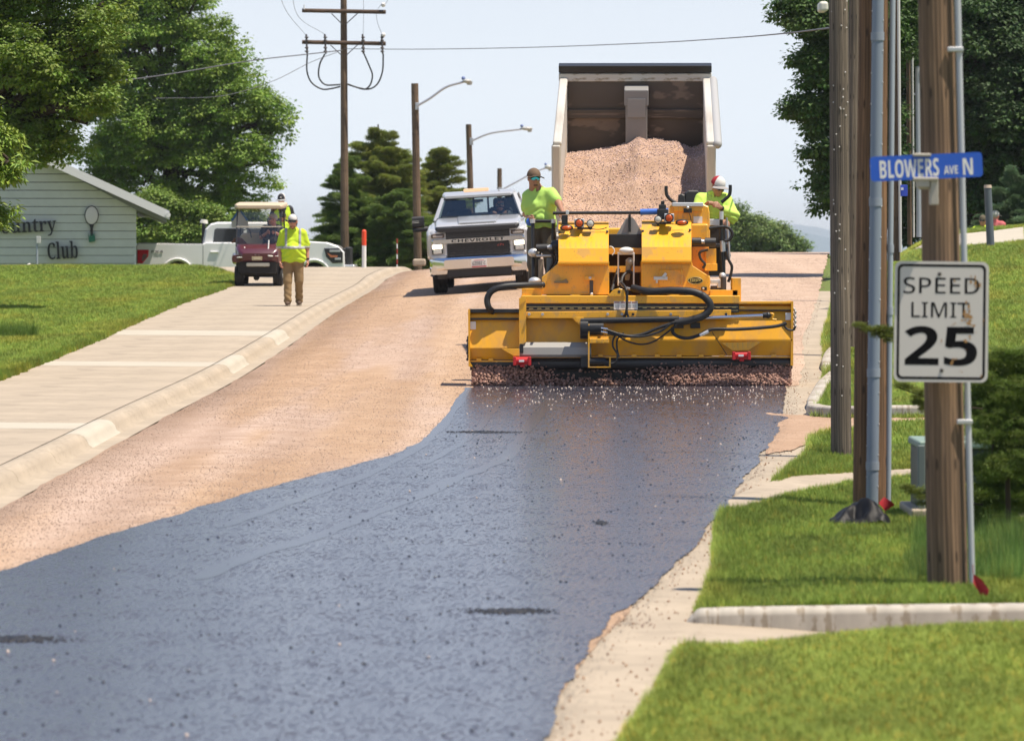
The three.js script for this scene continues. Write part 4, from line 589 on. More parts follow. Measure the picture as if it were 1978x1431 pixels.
  const badge = part('badge', [ball(at(1343.5, 542, H + 0.325), 1, 15.5 * H / F, 7.3 * H / F, 0.012, 28)], black, sp); { const rg = new THREE.TorusGeometry(1, 0.05, 6, 40); rg.scale(14.5 * H / F, 6.5 * H / F, 0.2); const c = at(1343.5, 542, H + 0.313); rg.translate(c.x, c.y, c.z); const t = text('Etnyre', { f: serifFont, w: 22 * H / F, h: 9 * H / F, depth: 0.006, shear: 0 }); t.applyMatrix4(new THREE.Matrix4().makeShear(0, 0, 0.25, 0, 0, 0)); t.rotateZ(0.06); t.translate(c.x, c.y + 0.004, c.z + 0.002); const gold = std([0.62, 0.5, 0.16], 0.4); part('rim', rg, gold, badge); part('lettering', t, gold, badge); }
  B('switch_box', 1355, 554, 1366, 561, H + 0.3, 0.05, black, 0.004); part('knob', [ball(at(1359, 557, H + 0.29), 0.016)], silver, sp); part('hand_clip', [pbox(1248, 556, 1262, 561, H + 0.3, 0.05)], black, sp);
  // lamps on the hoods
  for (const [ox, oy, dx] of [[1094.5, 440, 1], [1317.5, 430, -1]]) {
    const l = part('marker_lamp', [ball(at(ox, oy, H + 0.5), 1, 13 * H / F, 6.5 * H / F, 0.05, 18)], black, sp, 'oval amber lamp'); part('lens', ball(at(ox, oy, H + 0.46), 1, 9.5 * H / F, 3.8 * H / F, 0.035, 18), amber, l);
    const cx = ox + dx * 24.5, cy = oy - 9; const w = part('work_lamp', [pbox(cx - 9.5, cy - 8.5, cx + 9.5, cy + 8.5, H + 0.56, 0.1, 0.01), rod(at(cx, cy, H + 0.55), at(cx, cy, H + 0.5), 0.062, 0.058, 20)], silver, sp, 'round amber lamp on a square plate'); part('bezel', rod(at(cx, cy, H + 0.545), at(cx, cy, H + 0.49), 0.062, 0.06, 22), black, w); part('lens', ball(at(cx, cy, H + 0.5), 0.05, 1, 1, 0.5, 16), amber, w);
    const bx = ox + dx * 46, by = cy + 1 + (dx < 0 ? 2 : 0); const v = part('work_lamp', [rod(at(bx, by, H + 0.58), at(bx, by, H + 0.5), 0.055, 0.052, 20), pbox(bx - 2, by + 6, bx + 2, by + 12, H + 0.54, 0.03)], black, sp, 'round clear lamp'); part('lens', ball(at(bx, by, H + 0.505), 0.044, 1, 1, 0.45, 16), std([0.5, 0.5, 0.46], 0.15), v);
    const a = Math.min(cx, bx) - 4, b = Math.max(cx, bx) + 4; B('lamp_bar', a, cy + 8, b, cy + 12, H + 0.56, 0.05, black); hose('lamp_wire', [[b - 6, cy + 10], [b + 8, cy + 12], [b + 20, cy + 11], [b + 28, cy + 8]], 0.006, H + 0.6, black, 20);
  }
  B('mast', 1085, 415, 1097, 434, H + 0.55, 0.08, black, 0.008); part('grab_rail', [rod(at(1068, 411.5, H + 0.75), at(1240, 410.5, H + 0.75), 0.022, 0.022, 12)], black, sp); part('grip', [rod(at(1237, 409.5, H + 0.74), at(1291, 408, H + 0.74), 0.042, 0.042, 14)], bluePad, sp, 'blue padded grip'); part('collar', [pbox(1093, 406, 1099, 415, H + 0.7, 0.08)], silver, sp);
  B('control_box', 1270, 404, 1291, 424, H + 0.66, 0.15, black, 0.01); part('control_box', [pbox(1273, 395, 1287, 406, H + 0.68, 0.1), pbox(1277, 388, 1284, 396, H + 0.7, 0.06)], black, sp); 
  // middle bay
  part('emblem_back', [pprism([[1191, 453], [1208, 424], [1212, 420], [1222, 420], [1226, 424], [1243, 453]], H + 0.95, 0.01)], std([0.3, 0.31, 0.31], 0.6), sp, 'bare grey back of a triangular emblem'); B('post', 1214, 414, 1219, 448, H + 0.9, 0.04, black, 0.004);
  B('engine_cover', 1177, 452, 1241, 486, H + 0.9, 0.6, black, 0.01); for (const y of [479, 514]) B('cross_bar', 1176, y, 1241, y + 12, H + 0.7, 0.06, yel, 0.004); B('cavity_dark', 1176, 486, 1241, 570, H + 1.05, 0.05, std([0.05, 0.03, 0.01], 0.7), 0);  // dark plate paints in the shade of the open cavity between the hoods
  part('hitch_frame', [pbox(1193, 487, 1226, 492, H + 0.42, 0.05), pbox(1193, 489, 1196, 552, H + 0.42, 0.04), pbox(1223, 489, 1226, 556, H + 0.42, 0.04), ball(at(1210, 484, H + 0.42), 0.07, 1.4, 0.7, 0.8)], std([0.68, 0.66, 0.62], 0.4), sp, 'white-painted hitch frame'); part('hitch_tongue', [rod(at(1216, 503, H + 0.5), at(1212, 540, H + 0.6), 0.05, 0.03), ball(at(1217, 505, H + 0.48), 0.055)], std([0.3, 0.28, 0.24], 0.5), sp);
  hose('hose', [[1200, 556, 0.3], [1203, 535, 0.4], [1215, 525, 0.5], [1226, 530, 0.5]], 0.022, H); hose('hose', [[1195, 520, 0.6], [1188, 540, 0.5], [1182, 562, 0.4]], 0.026, H); hose('hose', [[1198, 545, 0.3], [1210, 556, 0.2], [1240, 561, 0.05], [1252, 563, 0]], 0.018, H, std([0.25, 0.25, 0.26], 0.4)); hose('rope', [[1178, 476, 0.5], [1184, 478, 0.45], [1187, 486, 0.45], [1183, 493, 0.45]], 0.008, H, white, 24);
  // operator's station
  part('console', [pprism([[1296, 400], [1302, 396], [1358, 396], [1367, 400], [1369, 410], [1370, 462], [1338, 468], [1294, 434]], H + 1.0, 0.5, 0.015), pbox(1330, 432, 1369, 466, H + 0.9, 0.3, 0.03)], yel, sp, 'operator console'); part('display', [pbox(1299, 391, 1359, 399, H + 0.9, 0.25, 0.01)], silver, sp); B('display_hood', 1301, 399, 1357, 408, H + 0.93, 0.15, yel, 0.01); B('camera_mount', 1321, 402, 1337, 411, H + 0.9, 0.05, black, 0.005); part('knob', [ball(at(1329, 401, H + 0.88), 0.02)], silver, sp); hose('lamp_wire', [[1329, 403], [1333, 415], [1336, 430], [1335, 450]], 0.006, H + 0.85, black, 24); B('label', 1340, 418, 1357, 431, H + 0.975, 0.02, white, 0);
  part('seat_back', [pprism([[1324, 395], [1326, 374], [1331, 370], [1347, 370], [1350, 374], [1352, 395]], H + 2.2, 0.14, 0.02)], seatM, sp); part('armrest', [pprism([[1312, 395], [1313, 378], [1317, 376], [1321, 378], [1322, 395]], H + 2.15, 0.1, 0.015)], seatM, sp); part('seat', [pbox(1318, 396, 1400, 410, H + 1.7, 0.55, 0.04)], seatM, sp);
  hose('grab_handle', [[1287, 359], [1287, 368], [1289, 378], [1296, 386], [1306, 392]], 0.024, H + 1.0, black, 30); hose('grab_handle', [[1411, 357], [1411, 367], [1409, 377], [1401, 385], [1394, 391]], 0.024, H + 1.0, black, 30); B('platform', 1290, 470, 1410, 478, H + 1.0, 1.9, darkSteel, 0.01); B('side_box', 1369, 423, 1391, 436, H + 1.05, 0.4, silver, 0.01);
  // right side plumbing
  part('upright', [rod(at(1393.5, 412, H + 0.75), at(1393.5, 470, H + 0.75), 0.024, 0.024), rod(at(1394, 484, H + 0.75), at(1398, 540, H + 0.75), 0.03, 0.03)], black, sp); part('coupling', [rod(at(1394, 408, H + 0.74), at(1394, 424, H + 0.74), 0.03), rod(at(1396, 465, H + 0.74), at(1397, 486, H + 0.74), 0.036), ball(at(1396, 533, H + 0.72), 0.05)], silver, sp); part('upright', [rod(at(1404, 420, H + 0.85), at(1410, 500, H + 0.85), 0.014)], steel, sp);
  hose('hose', [[1370, 441], [1395, 438], [1408, 440], [1415, 451], [1409, 463], [1400, 465]], 0.022, H + 0.7); hose('hose', [[1403, 485], [1407, 500], [1414, 514], [1412, 530], [1407, 545]], 0.02, H + 0.7); part('muffler', [rod(at(1362, 467, H + 0.7), at(1383, 467, H + 0.7), 0.055, 0.055, 16), rod(at(1337, 466, H + 0.72), at(1355, 466, H + 0.72), 0.05, 0.05, 16)], std([0.035, 0.035, 0.038], 0.5), sp); part('fitting', [rod(at(1353, 466, H + 0.7), at(1362, 467, H + 0.7), 0.03)], silver, sp);
  B('side_frame', 1337, 476, 1370, 560, H + 1.0, 0.1, yel, 0.006); part('tool_box', [pbox(1364, 480, 1384, 510, H + 0.7, 0.3, 0.006), pbox(1362, 509, 1386, 523, H + 0.62, 0.4, 0.006)], yel, sp); hose('hose', [[1368, 482], [1352, 488], [1354, 500], [1362, 510], [1358, 518]], 0.018, H + 0.6); B('engine_bay', 1369, 437, 1402, 532, H + 1.05, 0.8, std([0.02, 0.018, 0.016], 0.7), 0.01);
  part('valve', [pbox(1372, 540, 1392, 548, H + 0.5, 0.1), pbox(1386, 545, 1396, 556, H + 0.5, 0.1)], silver, sp); part('valve', [pbox(1374, 552, 1398, 560, H + 0.52, 0.2), rod(at(1398, 535, H + 0.5), at(1398, 560, H + 0.5), 0.04)], darkSteel, sp); B('wing_plate', 1415, 537, 1432, 582, H + 0.3, 0.5, yel, 0.006, 'end plate of the frame'); B('wing_plate', 1372, 560, 1426, 575, H + 0.3, 0.3, yel, 0.006, 'step under the valves'); B('wing_plate', 1008, 557, 1047, 574, H + 0.3, 0.4, yel, 0.006, 'left end of the frame');
  // left side plumbing and rail
  part('guard_rail', [rod(at(1029, 428, H + 1.1), at(1031, 548, H + 0.9), 0.026), rod(at(1069, 428, H + 1.1), at(1068, 470, H + 1.1), 0.024), rod(at(1029, 427, H + 1.1), at(1070, 427, H + 1.1), 0.024)], black, sp); part('coupling', [rod(at(1029, 423, H + 1.08), at(1029, 431, H + 1.08), 0.036), rod(at(1069, 423, H + 1.08), at(1069, 431, H + 1.08), 0.036), ball(at(1031, 488, H + 0.9), 0.06, 1.3, 1, 1), ball(at(1033, 543, H + 0.6), 0.07, 1.2, 0.8, 1)], silver, sp);
  part('muffler', [rod(at(1036, 479, H + 0.8), at(1060, 478, H + 0.8), 0.052, 0.052, 16), rod(at(1066, 476, H + 0.7), at(1080, 474, H + 0.7), 0.08, 0.08, 16)], std([0.03, 0.03, 0.033], 0.5), sp); part('fitting', [rod(at(1057, 478, H + 0.78), at(1066, 477, H + 0.78), 0.035), rod(at(1036, 494, H + 0.8), at(1075, 494, H + 0.8), 0.018)], silver, sp);
  hose('hose', [[1074, 480], [1077, 500], [1071, 515], [1066, 530]], 0.018, H + 0.6); hose('hose', [[1066, 484], [1068, 505], [1062, 520], [1060, 540]], 0.018, H + 0.7); hose('hose', [[1060, 486], [1074, 496], [1078, 505]], 0.014, H + 0.65); B('valve_block', 1056, 498, 1068, 530, H + 0.8, 0.15, std([0.12, 0.15, 0.17], 0.5), 0.01); B('engine_bay', 1040, 500, 1050, 552, H + 1.2, 0.1, std([0.4, 0.33, 0.25], 0.6), 0.01); B('platform', 1022, 580, 1080, 586, H + 1.0, 1.9, darkSteel, 0.01);
  B('fitting_block', 1036, 546, 1049, 555, H + 0.25, 0.1, silver, 0.006);
  // chassis, stone hopper at the front, wheels
  B('receiving_hopper', 1085, 440, 1372, 560, H + 4.6, 1.4, yel, 0.03, 'receiving hopper at the front'); B('chassis_beam', 1110, 575, 1130, 640, H + 0.6, 5.0, yel, 0.01); B('chassis_beam', 1310, 575, 1330, 640, H + 0.6, 5.0, yel, 0.01); B('engine_block', 1150, 500, 1290, 620, H + 1.4, 2.6, std([0.03, 0.03, 0.03], 0.6), 0.03);
  for (const d of [1.7, 4.6]) for (const x of [1095, 1345]) { const c = at(x, 600, H + d); c.y = gY(c.x, H + d) + 0.5; wheel(c, 0.5, 0.4, sp, yel); } part('axle', [1.7, 4.6].map(d => { const a = at(1095, 600, H + d), b = at(1345, 600, H + d); a.y = gY(a.x, H + d) + 0.5; b.y = a.y; return rod(a, b, 0.07); }), darkSteel, sp);
  // falling stone, its colour darkened to paint the shade under the hopper
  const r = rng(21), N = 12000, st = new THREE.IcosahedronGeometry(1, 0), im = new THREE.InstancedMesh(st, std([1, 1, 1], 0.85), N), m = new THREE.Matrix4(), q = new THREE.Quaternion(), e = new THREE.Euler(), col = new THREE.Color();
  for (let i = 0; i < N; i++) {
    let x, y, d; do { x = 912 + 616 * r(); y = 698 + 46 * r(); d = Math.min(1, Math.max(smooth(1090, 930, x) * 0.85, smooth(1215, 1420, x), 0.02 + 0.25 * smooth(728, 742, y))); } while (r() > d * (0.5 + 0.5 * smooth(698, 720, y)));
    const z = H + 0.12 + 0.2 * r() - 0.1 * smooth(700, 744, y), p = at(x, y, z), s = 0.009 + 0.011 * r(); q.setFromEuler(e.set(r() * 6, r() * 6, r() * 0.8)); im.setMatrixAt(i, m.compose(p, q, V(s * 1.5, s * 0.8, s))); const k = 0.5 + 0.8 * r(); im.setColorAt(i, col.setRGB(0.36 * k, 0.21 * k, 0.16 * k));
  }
  im.name = 'falling_gravel'; im.castShadow = im.receiveShadow = true; scene.add(im); tag(im, 'curtain of pink stone falling from the hopper, coloured darker for the shade there', null, null, 'stuff');
}
// ---------------------------------------------------------------- dump truck backed up to the machine, bed raised
{
  const D = 68.5, hinge = at(1225, 447, D), th = 12.6 * Math.PI / 180, yaw = -0.03, base = V(hinge.x, gY(hinge.x, D), -D);
  const tr = thing('dump_truck', base, 'white dump truck backed up to the spreader with its bed raised and full of stone', 'dump truck');
  const bed = p => { const [u, w, h] = p, y = w * Math.sin(th) + h * Math.cos(th), z = w * Math.cos(th) - h * Math.sin(th); return V(hinge.x + u * Math.cos(yaw) - z * Math.sin(yaw), hinge.y + y, hinge.z - z * Math.cos(yaw) - u * Math.sin(yaw)); };
  const bb = (u0, w0, h0, u1, w1, h1, r = 0.015) => { const g = rbox(V(u0, h0, -w0), V(u1, h1, -w1), r), a = g.attributes.position; for (let i = 0; i < a.count; i++) { const p = bed([a.getX(i), -a.getZ(i), a.getY(i)]); a.setXYZ(i, p.x, p.y, p.z); } if (g.index) { g.computeVertexNormals(); return toCreasedNormals(g, 0.6); } g.computeVertexNormals(); return g; };
  const bw = new THREE.MeshStandardMaterial({ map: tex(256, 512, (u, v) => { const k = 0.9 + 0.16 * fbm(u * 8, v * 8, 5, 4, 8), d = smooth(0.55, 0.75, fbm(u * 20, v * 3, 9, 4, 3)) * 0.25; return L3((0.56 - d) * k, (0.535 - d * 1.1) * k, (0.485 - d * 1.2) * k); }), roughness: 0.55 });
  const inner = new THREE.MeshStandardMaterial({ map: tex(256, 256, (u, v) => { const k = 0.8 + 0.4 * fbm(u * 4, v * 4, 15, 5, 4), d = smooth(0.6, 0.7, fbm(u * 6, v * 6, 19, 4, 6)) * 0.1; return L3((0.1 + d) * k, (0.08 + d * 0.7) * k, (0.062 + d * 0.5) * k); }), roughness: 0.8 });
  const L = 5.0, Hh = 1.28, w = 1.17, t = 0.1;
  part('bed_floor', bb(-w + t, 0, -0.06, w - t, L, 0), inner, tr);
  part('bed_side', [bb(-w, 0, -0.08, -w + t, L, Hh), bb(-w - 0.04, 0, 0.2, -w, 0.12, Hh)], bw, tr, 'left side of the bed'); part('bed_side', [bb(w - t, 0, -0.08, w, L, Hh)], bw, tr, 'right side of the bed');
  part('side_rail', [bb(-w - 0.02, -0.02, Hh, -w + t + 0.01, L + 0.1, Hh + 0.08, 0.03)], bw, tr); part('side_rail', [bb(w - t - 0.01, -0.02, Hh, w + 0.02, L + 0.1, Hh + 0.08, 0.03)], bw, tr);
  part('corner_post', bb(-w - 0.03, -0.06, -0.1, -w + 0.09, 0.08, Hh + 0.02, 0.02), bw, tr); part('corner_post', bb(w - 0.1, -0.06, -0.1, w + 0.03, 0.08, Hh + 0.02, 0.02), bw, tr);
  { const pts = [0, 0.25, 0.5, 0.75, 1].map(k => bed([w + 0.05, lerp(0.0, L, k), Hh + 0.03])); part('rolled_tarp', [tube(pts, 0.07, 30, 12), ball(pts[0], 0.07), ball(pts[4], 0.07)], std([0.36, 0.36, 0.36], 0.7), tr); }
  part('bulkhead', bb(-w + t, L, 0, w - t, L + 0.08, Hh + 0.02), inner, tr); part('bulkhead_rim', [bb(-w - 0.03, L - 0.02, Hh + 0.02, w + 0.03, L + 0.12, Hh + 0.15, 0.02)], bw, tr);
  part('tarp_roller', [bb(-w - 0.03, L - 0.05, Hh + 0.17, w + 0.03, L + 0.2, Hh + 0.28, 0.01)], black, tr);
  part('stiffener', [bb(-w + t, L - 0.05, 0.72, w - t, L, 0.86, 0.01)], inner, tr); const dh = part('cylinder_cover', [bb(-0.15, L - 0.35, 0, 0.19, L, Hh - 0.06, 0.02), bb(-0.17, L - 0.38, 0.98, 0.21, L, Hh - 0.04, 0.02)], std([0.24, 0.235, 0.225], 0.6), tr, 'grey box over the lift cylinder'); part('cover_plate', [bb(-0.12, L - 0.392, 0.8, 0.16, L - 0.37, 1.1, 0.008)], std([0.27, 0.265, 0.25], 0.55), dh);
  part('spill_lip', [bb(-w + 0.02, -0.28, -0.06, w - 0.02, 0.02, 0.0, 0.01)], bw, tr); part('rear_beam', [bb(-w + 0.05, -0.1, -0.34, w - 0.05, 0.1, -0.07, 0.02)], std([0.12, 0.09, 0.07], 0.8), tr);
  // running gear and cab
  const g0 = (x, z) => { const p = bed([x, z, 0]); return V(p.x, gY(p.x, -p.z), p.z); };
  for (const s of [-1, 1]) for (const [z, wd] of [[1.3, 0.56], [6.4, 0.3]]) { const c = g0(s * 0.92, z); c.y += 0.52; wheel(c, 0.52, wd, tr, std([0.5, 0.5, 0.5], 0.4)); }
  part('chassis', [-0.42, 0.42].map(x => { const a = g0(x, -0.1), b = g0(x, 7.2); return rbox(V(a.x - 0.06, a.y + 0.75, a.z), V(a.x + 0.06, b.y + 1.0, b.z), 0.02); }), black, tr);
  { const a = g0(0, 5.6), b = g0(0, 7.6); part('cab', [rbox(V(a.x - 1.15, a.y + 0.7, a.z), V(a.x + 1.15, a.y + 2.5, a.z - 1.5), 0.12), rbox(V(a.x - 1.0, a.y + 0.7, a.z - 1.4), V(a.x + 1.0, a.y + 1.8, b.z), 0.12)], white, tr); part('cab_window', [rbox(V(a.x - 0.8, a.y + 1.6, a.z + 0.012), V(a.x + 0.8, a.y + 2.3, a.z - 0.05), 0.03)], black, tr); }
  // heaped stone
  const r = rng(3), ridge = curve([[-1.1, 0.34], [-0.6, 0.38], [-0.1, 0.5], [0.05, 0.6], [0.22, 0.53], [0.6, 0.53], [0.9, 0.42], [1.1, 0.5]]);
  const heapM = M.chips.clone(); heapM.vertexColors = false; heapM.color.setRGB(1.12, 1.14, 1.25);
  const hg = quadGrid((u, v) => {
    const x = lerp(-w + t - 0.02, w - t + 0.02, u), z = lerp(-0.22, L - 0.02, v), tt = clamp((z + 0.2) / 3.7);
    const wav = 0.3 * (fbm(x * 0.7 + 4, z * 0.4, 33, 2) - 0.5), st = [0.30, 0.62].map(k => 0.2 * smooth(0.13, 0, Math.abs(tt - k - wav - 0.04 * x * x)) * (k < 0.5 ? smooth(1.1, 0.2, Math.abs(x - 0.1)) : 1)).reduce((a, b) => a + b, 0);
    const front = lerp(0.06, ridge(x), smooth(0, 1, Math.pow(tt, 0.8))), back = ridge(x) - 0.12 * Math.max(0, z - 3.6), h = (z > 3.6 ? back : front) + st + 0.09 * (fbm(x * 3, z * 3, 37, 4) - 0.5) * Math.min(1, tt * 5) + 0.02 * (hash(Math.round(u * 150), Math.round(v * 190), 3) - 0.5);
    return { p: bed([x, z, h]), u: x / 1.6, v: z / 1.6 };
  }, 150, 190);
  single('gravel_heap', hg, heapM, base, 'heap of pink crushed stone sliding down the raised truck bed', 'gravel heap');
  const N = 9000, im = new THREE.InstancedMesh(new THREE.IcosahedronGeometry(1, 0), std([1, 1, 1], 0.9), N), m = new THREE.Matrix4(), q = new THREE.Quaternion(), e = new THREE.Euler(), col = new THREE.Color(), pp = hg.attributes.position;
  for (let i = 0; i < N; i++) { const k = Math.floor(r() * pp.count), s = 0.005 + 0.008 * r() ** 2; q.setFromEuler(e.set(r() * 6, r() * 6, r() * 6)); im.setMatrixAt(i, m.compose(V(pp.getX(k) + 0.015 * (r() - 0.5), pp.getY(k) + 0.004, pp.getZ(k)), q, V(s * 1.3, s, s))); const c = 0.55 + 0.8 * r(); im.setColorAt(i, col.setRGB(0.54 * c, 0.4 * c, 0.35 * c)); }
  im.name = 'heap_stones'; im.castShadow = im.receiveShadow = true; scene.add(im); tag(im, 'loose stones on the heap in the truck bed', null, null, 'stuff');
}
// ---------------------------------------------------------------- vehicle helpers (built at the origin, then placed)
function rr(hx, y0, y1, r, n = 5) { // rounded rectangle, counter-clockwise points
  const out = []; for (const [cx, cy, a0] of [[hx - r, y1 - r, 0], [-hx + r, y1 - r, 90], [-hx + r, y0 + r, 180], [hx - r, y0 + r, 270]]) for (let i = 0; i <= n; i++) { const a = (a0 + 90 * i / n) * Math.PI / 180; out.push([cx + r * Math.cos(a), cy + r * Math.sin(a)]); } return out;
}
function loft(secs, axis = 'z', crease = 0.5) { // secs: [position, halfWidth, lo, hi, radius(, centre)]; closed skin with end caps
  const rings = secs.map(([t, hx, a, b, r, c = 0]) => rr(hx, a, b, Math.min(r, hx * 0.98, (b - a) * 0.49)).map(([x, y]) => axis === 'z' ? V(x + c, y, t) : axis === 'y' ? V(x + c, t, -y) : V(t, y, x + c))), n = rings[0].length, pos = [];
  const tri = (p, q, s) => pos.push(p.x, p.y, p.z, q.x, q.y, q.z, s.x, s.y, s.z);
  for (let k = 0; k < rings.length - 1; k++) for (let i = 0; i < n; i++) { const a = rings[k][i], b = rings[k][(i + 1) % n], c = rings[k + 1][i], d = rings[k + 1][(i + 1) % n]; tri(a, b, c); tri(b, d, c); }
  for (const R of [rings[0], rings.at(-1)]) { const m = R.reduce((s, p) => s.add(p), V(0, 0, 0)).divideScalar(n); for (let i = 0; i < n; i++) tri(R[i], R[(i + 1) % n], m); }
  const g = new THREE.BufferGeometry(); g.setAttribute('position', new THREE.Float32BufferAttribute(pos, 3)); return toCreasedNormals(mergeVertices(g, 1e-4), crease);
}
const quad = (...p) => { const g = new THREE.BufferGeometry().setFromPoints([p[0], p[1], p[2], p[0], p[2], p[3]]); g.computeVertexNormals(); return g; };
const slab = (pts, d) => { // thin plate through 4 points, thickness d along its normal
  const n = pts[1].clone().sub(pts[0]).cross(pts[3].clone().sub(pts[0])).normalize().multiplyScalar(d), q = pts.map(p => p.clone().add(n)), o = [quad(...pts), quad(...q)]; for (let i = 0; i < 4; i++) { const j = (i + 1) % 4; o.push(quad(pts[i], pts[j], q[j], q[i])); } return o;
};
const bx = (x0, y0, z0, x1, y1, z1, r = 0.015) => rbox(V(x0, y0, z0), V(x1, y1, z1), r);
const paint = (r, g, b, rough = 0.3, extra = {}) => new THREE.MeshPhysicalMaterial({ color: new THREE.Color().setRGB(r, g, b), roughness: rough, clearcoat: 0.9, clearcoatRoughness: 0.06, side: THREE.DoubleSide, ...extra });
const glass = new THREE.MeshPhysicalMaterial({ color: new THREE.Color().setRGB(0.72, 0.78, 0.78), roughness: 0.04, transmission: 1, thickness: 0, ior: 1.5, side: THREE.DoubleSide });
const darkGlass = new THREE.MeshPhysicalMaterial({ color: new THREE.Color().setRGB(0.02, 0.022, 0.026), roughness: 0.06, clearcoat: 1, clearcoatRoughness: 0.03, side: THREE.DoubleSide });
const trim = std([0.018, 0.018, 0.02], 0.5), darkUnder = std([0.015, 0.013, 0.012], 0.8);  // near-black for undersides, wheel wells and lower panels
// ---------------------------------------------------------------- silver pickup facing the camera
const silverTruck = (() => {
  const t = thing('pickup_truck', V(0, 0, 0), 'silver pickup with headlamps lit and an amber roof light, facing the camera behind the spreader', 'pickup truck');
  const sil = paint(0.5, 0.5, 0.5, 0.3, { metalness: 0.15 }), hw = 1.0;
  const lampGlow = new THREE.MeshStandardMaterial({ color: 0xffffff, emissive: new THREE.Color().setRGB(1, 0.86, 0.6), emissiveIntensity: 2.2, roughness: 0.3 }), clear = std([0.6, 0.6, 0.58], 0.15, { metalness: 0.5 });
  part('body', [loft([[-0.02, 0.9, 0.78, 1.24, 0.08], [-0.1, 0.97, 0.7, 1.28, 0.09], [-0.45, hw, 0.6, 1.33, 0.1], [-1.55, hw, 0.55, 1.42, 0.1], [-3.9, hw, 0.5, 1.42, 0.1], [-5.9, hw, 0.55, 1.42, 0.08]])], sil, t);
  const hood = part('hood', [loft([[-0.02, 0.74, 1.2, 1.29, 0.04], [-0.14, 0.84, 1.24, 1.36, 0.05], [-0.6, 0.86, 1.3, 1.43, 0.06], [-1.5, 0.86, 1.34, 1.5, 0.06]]), loft([[-0.2, 0.38, 1.34, 1.405, 0.03], [-0.5, 0.4, 1.36, 1.45, 0.03], [-1.4, 0.44, 1.38, 1.51, 0.03]])], sil, t); part('hood_scoop', [bx(-0.34, 1.36, -0.19, 0.34, 1.378, -0.27, 0.006)], black, hood); part('bug_shield', loft([[0.02, 0.78, 1.235, 1.31, 0.03], [-0.05, 0.84, 1.26, 1.345, 0.03]]), trim, hood);
  for (const s of [-1, 1]) {
    part('fender', [loft([[-0.06, 0.14, 0.74, 1.2, 0.05, s * 0.85], [-0.2, 0.16, 0.68, 1.3, 0.08, s * 0.87], [-1.5, 0.15, 0.62, 1.38, 0.08, s * 0.89]])], sil, t);
    const hl = part('headlamp', [bx(s * 0.71, 0.8, 0.02, s * 0.93, 1.0, -0.08, 0.03)], trim, t); part('bulb', [bx(s * 0.72, 0.905, 0.035, s * 0.92, 0.995, 0.0, 0.025)], lampGlow, hl); part('reflector', [bx(s * 0.735, 0.81, 0.032, s * 0.905, 0.89, 0.0, 0.02)], clear, hl);
    part('lamp_bezel', [bx(s * 0.62, 0.76, 0.0, s * 0.7, 1.02, -0.1, 0.03), bx(s * 0.64, 0.71, 0.0, s * 0.95, 0.79, -0.12, 0.03)], sil, t); const ul = part('marker_lamp', [bx(s * 0.66, 1.12, 0.0, s * 0.93, 1.21, -0.1, 0.025)], std([0.1, 0.07, 0.05], 0.15), t); part('lens', [bx(s * 0.7, 1.135, 0.006, s * 0.9, 1.175, -0.02, 0.015)], std([0.4, 0.36, 0.32], 0.15), ul);
    part('fog_lamp', [bx(s * 0.46, 0.42, 0.06, s * 0.6, 0.5, -0.02, 0.02)], clear, t); part('tow_hook', [bx(s * 0.36, 0.47, 0.08, s * 0.43, 0.495, 0.0, 0.008)], chrome, t);
    const m = part('mirror', [loft([[s * 1.12, 0.075, 1.34, 1.56, 0.04, -1.72], [s * 1.36, 0.075, 1.33, 1.56, 0.04, -1.7]], 'x'), loft([[s * 1.1, 0.07, 1.25, 1.33, 0.03, -1.72], [s * 1.36, 0.07, 1.24, 1.325, 0.03, -1.7]], 'x'), rod(V(s * 0.95, 1.3, -1.75), V(s * 1.14, 1.3, -1.72), 0.05)], trim, t); part('turn_lens', [bx(s * 1.22, 1.43, -1.61, s * 1.36, 1.44, -1.63, 0.002), bx(s * 1.22, 1.46, -1.61, s * 1.36, 1.47, -1.63, 0.002)], clear, m);
    wheel(V(s * 0.83, 0.41, -0.95), 0.41, 0.28, t, std([0.3, 0.3, 0.31], 0.4, { metalness: 0.5 }), 'x', 'wheel', 6); wheel(V(s * 0.83, 0.41, -4.9), 0.41, 0.28, t, std([0.3, 0.3, 0.31], 0.4, { metalness: 0.5 }), 'x', 'wheel', 6);
    part('pillar', slab([V(s * 0.83, 1.46, -1.48), V(s * 0.92, 1.46, -1.56), V(s * 0.76, 1.9, -2.15), V(s * 0.69, 1.9, -2.1)], 0.05), sil, t); part('side_window', slab([V(s * 0.93, 1.46, -1.6), V(s * 0.93, 1.46, -3.7), V(s * 0.77, 1.9, -3.5), V(s * 0.77, 1.9, -2.2)], 0.006), glass, t); part('pillar', slab([V(s * 0.94, 1.44, -3.5), V(s * 0.94, 1.44, -3.85), V(s * 0.78, 1.92, -3.6), V(s * 0.78, 1.92, -3.3)], 0.03), sil, t);
  }
  part('roof', [loft([[-2.06, 0.67, 1.87, 1.93, 0.03], [-2.25, 0.74, 1.88, 1.985, 0.05], [-3.0, 0.76, 1.88, 2.01, 0.06], [-3.65, 0.75, 1.86, 1.97, 0.05]])], sil, t);
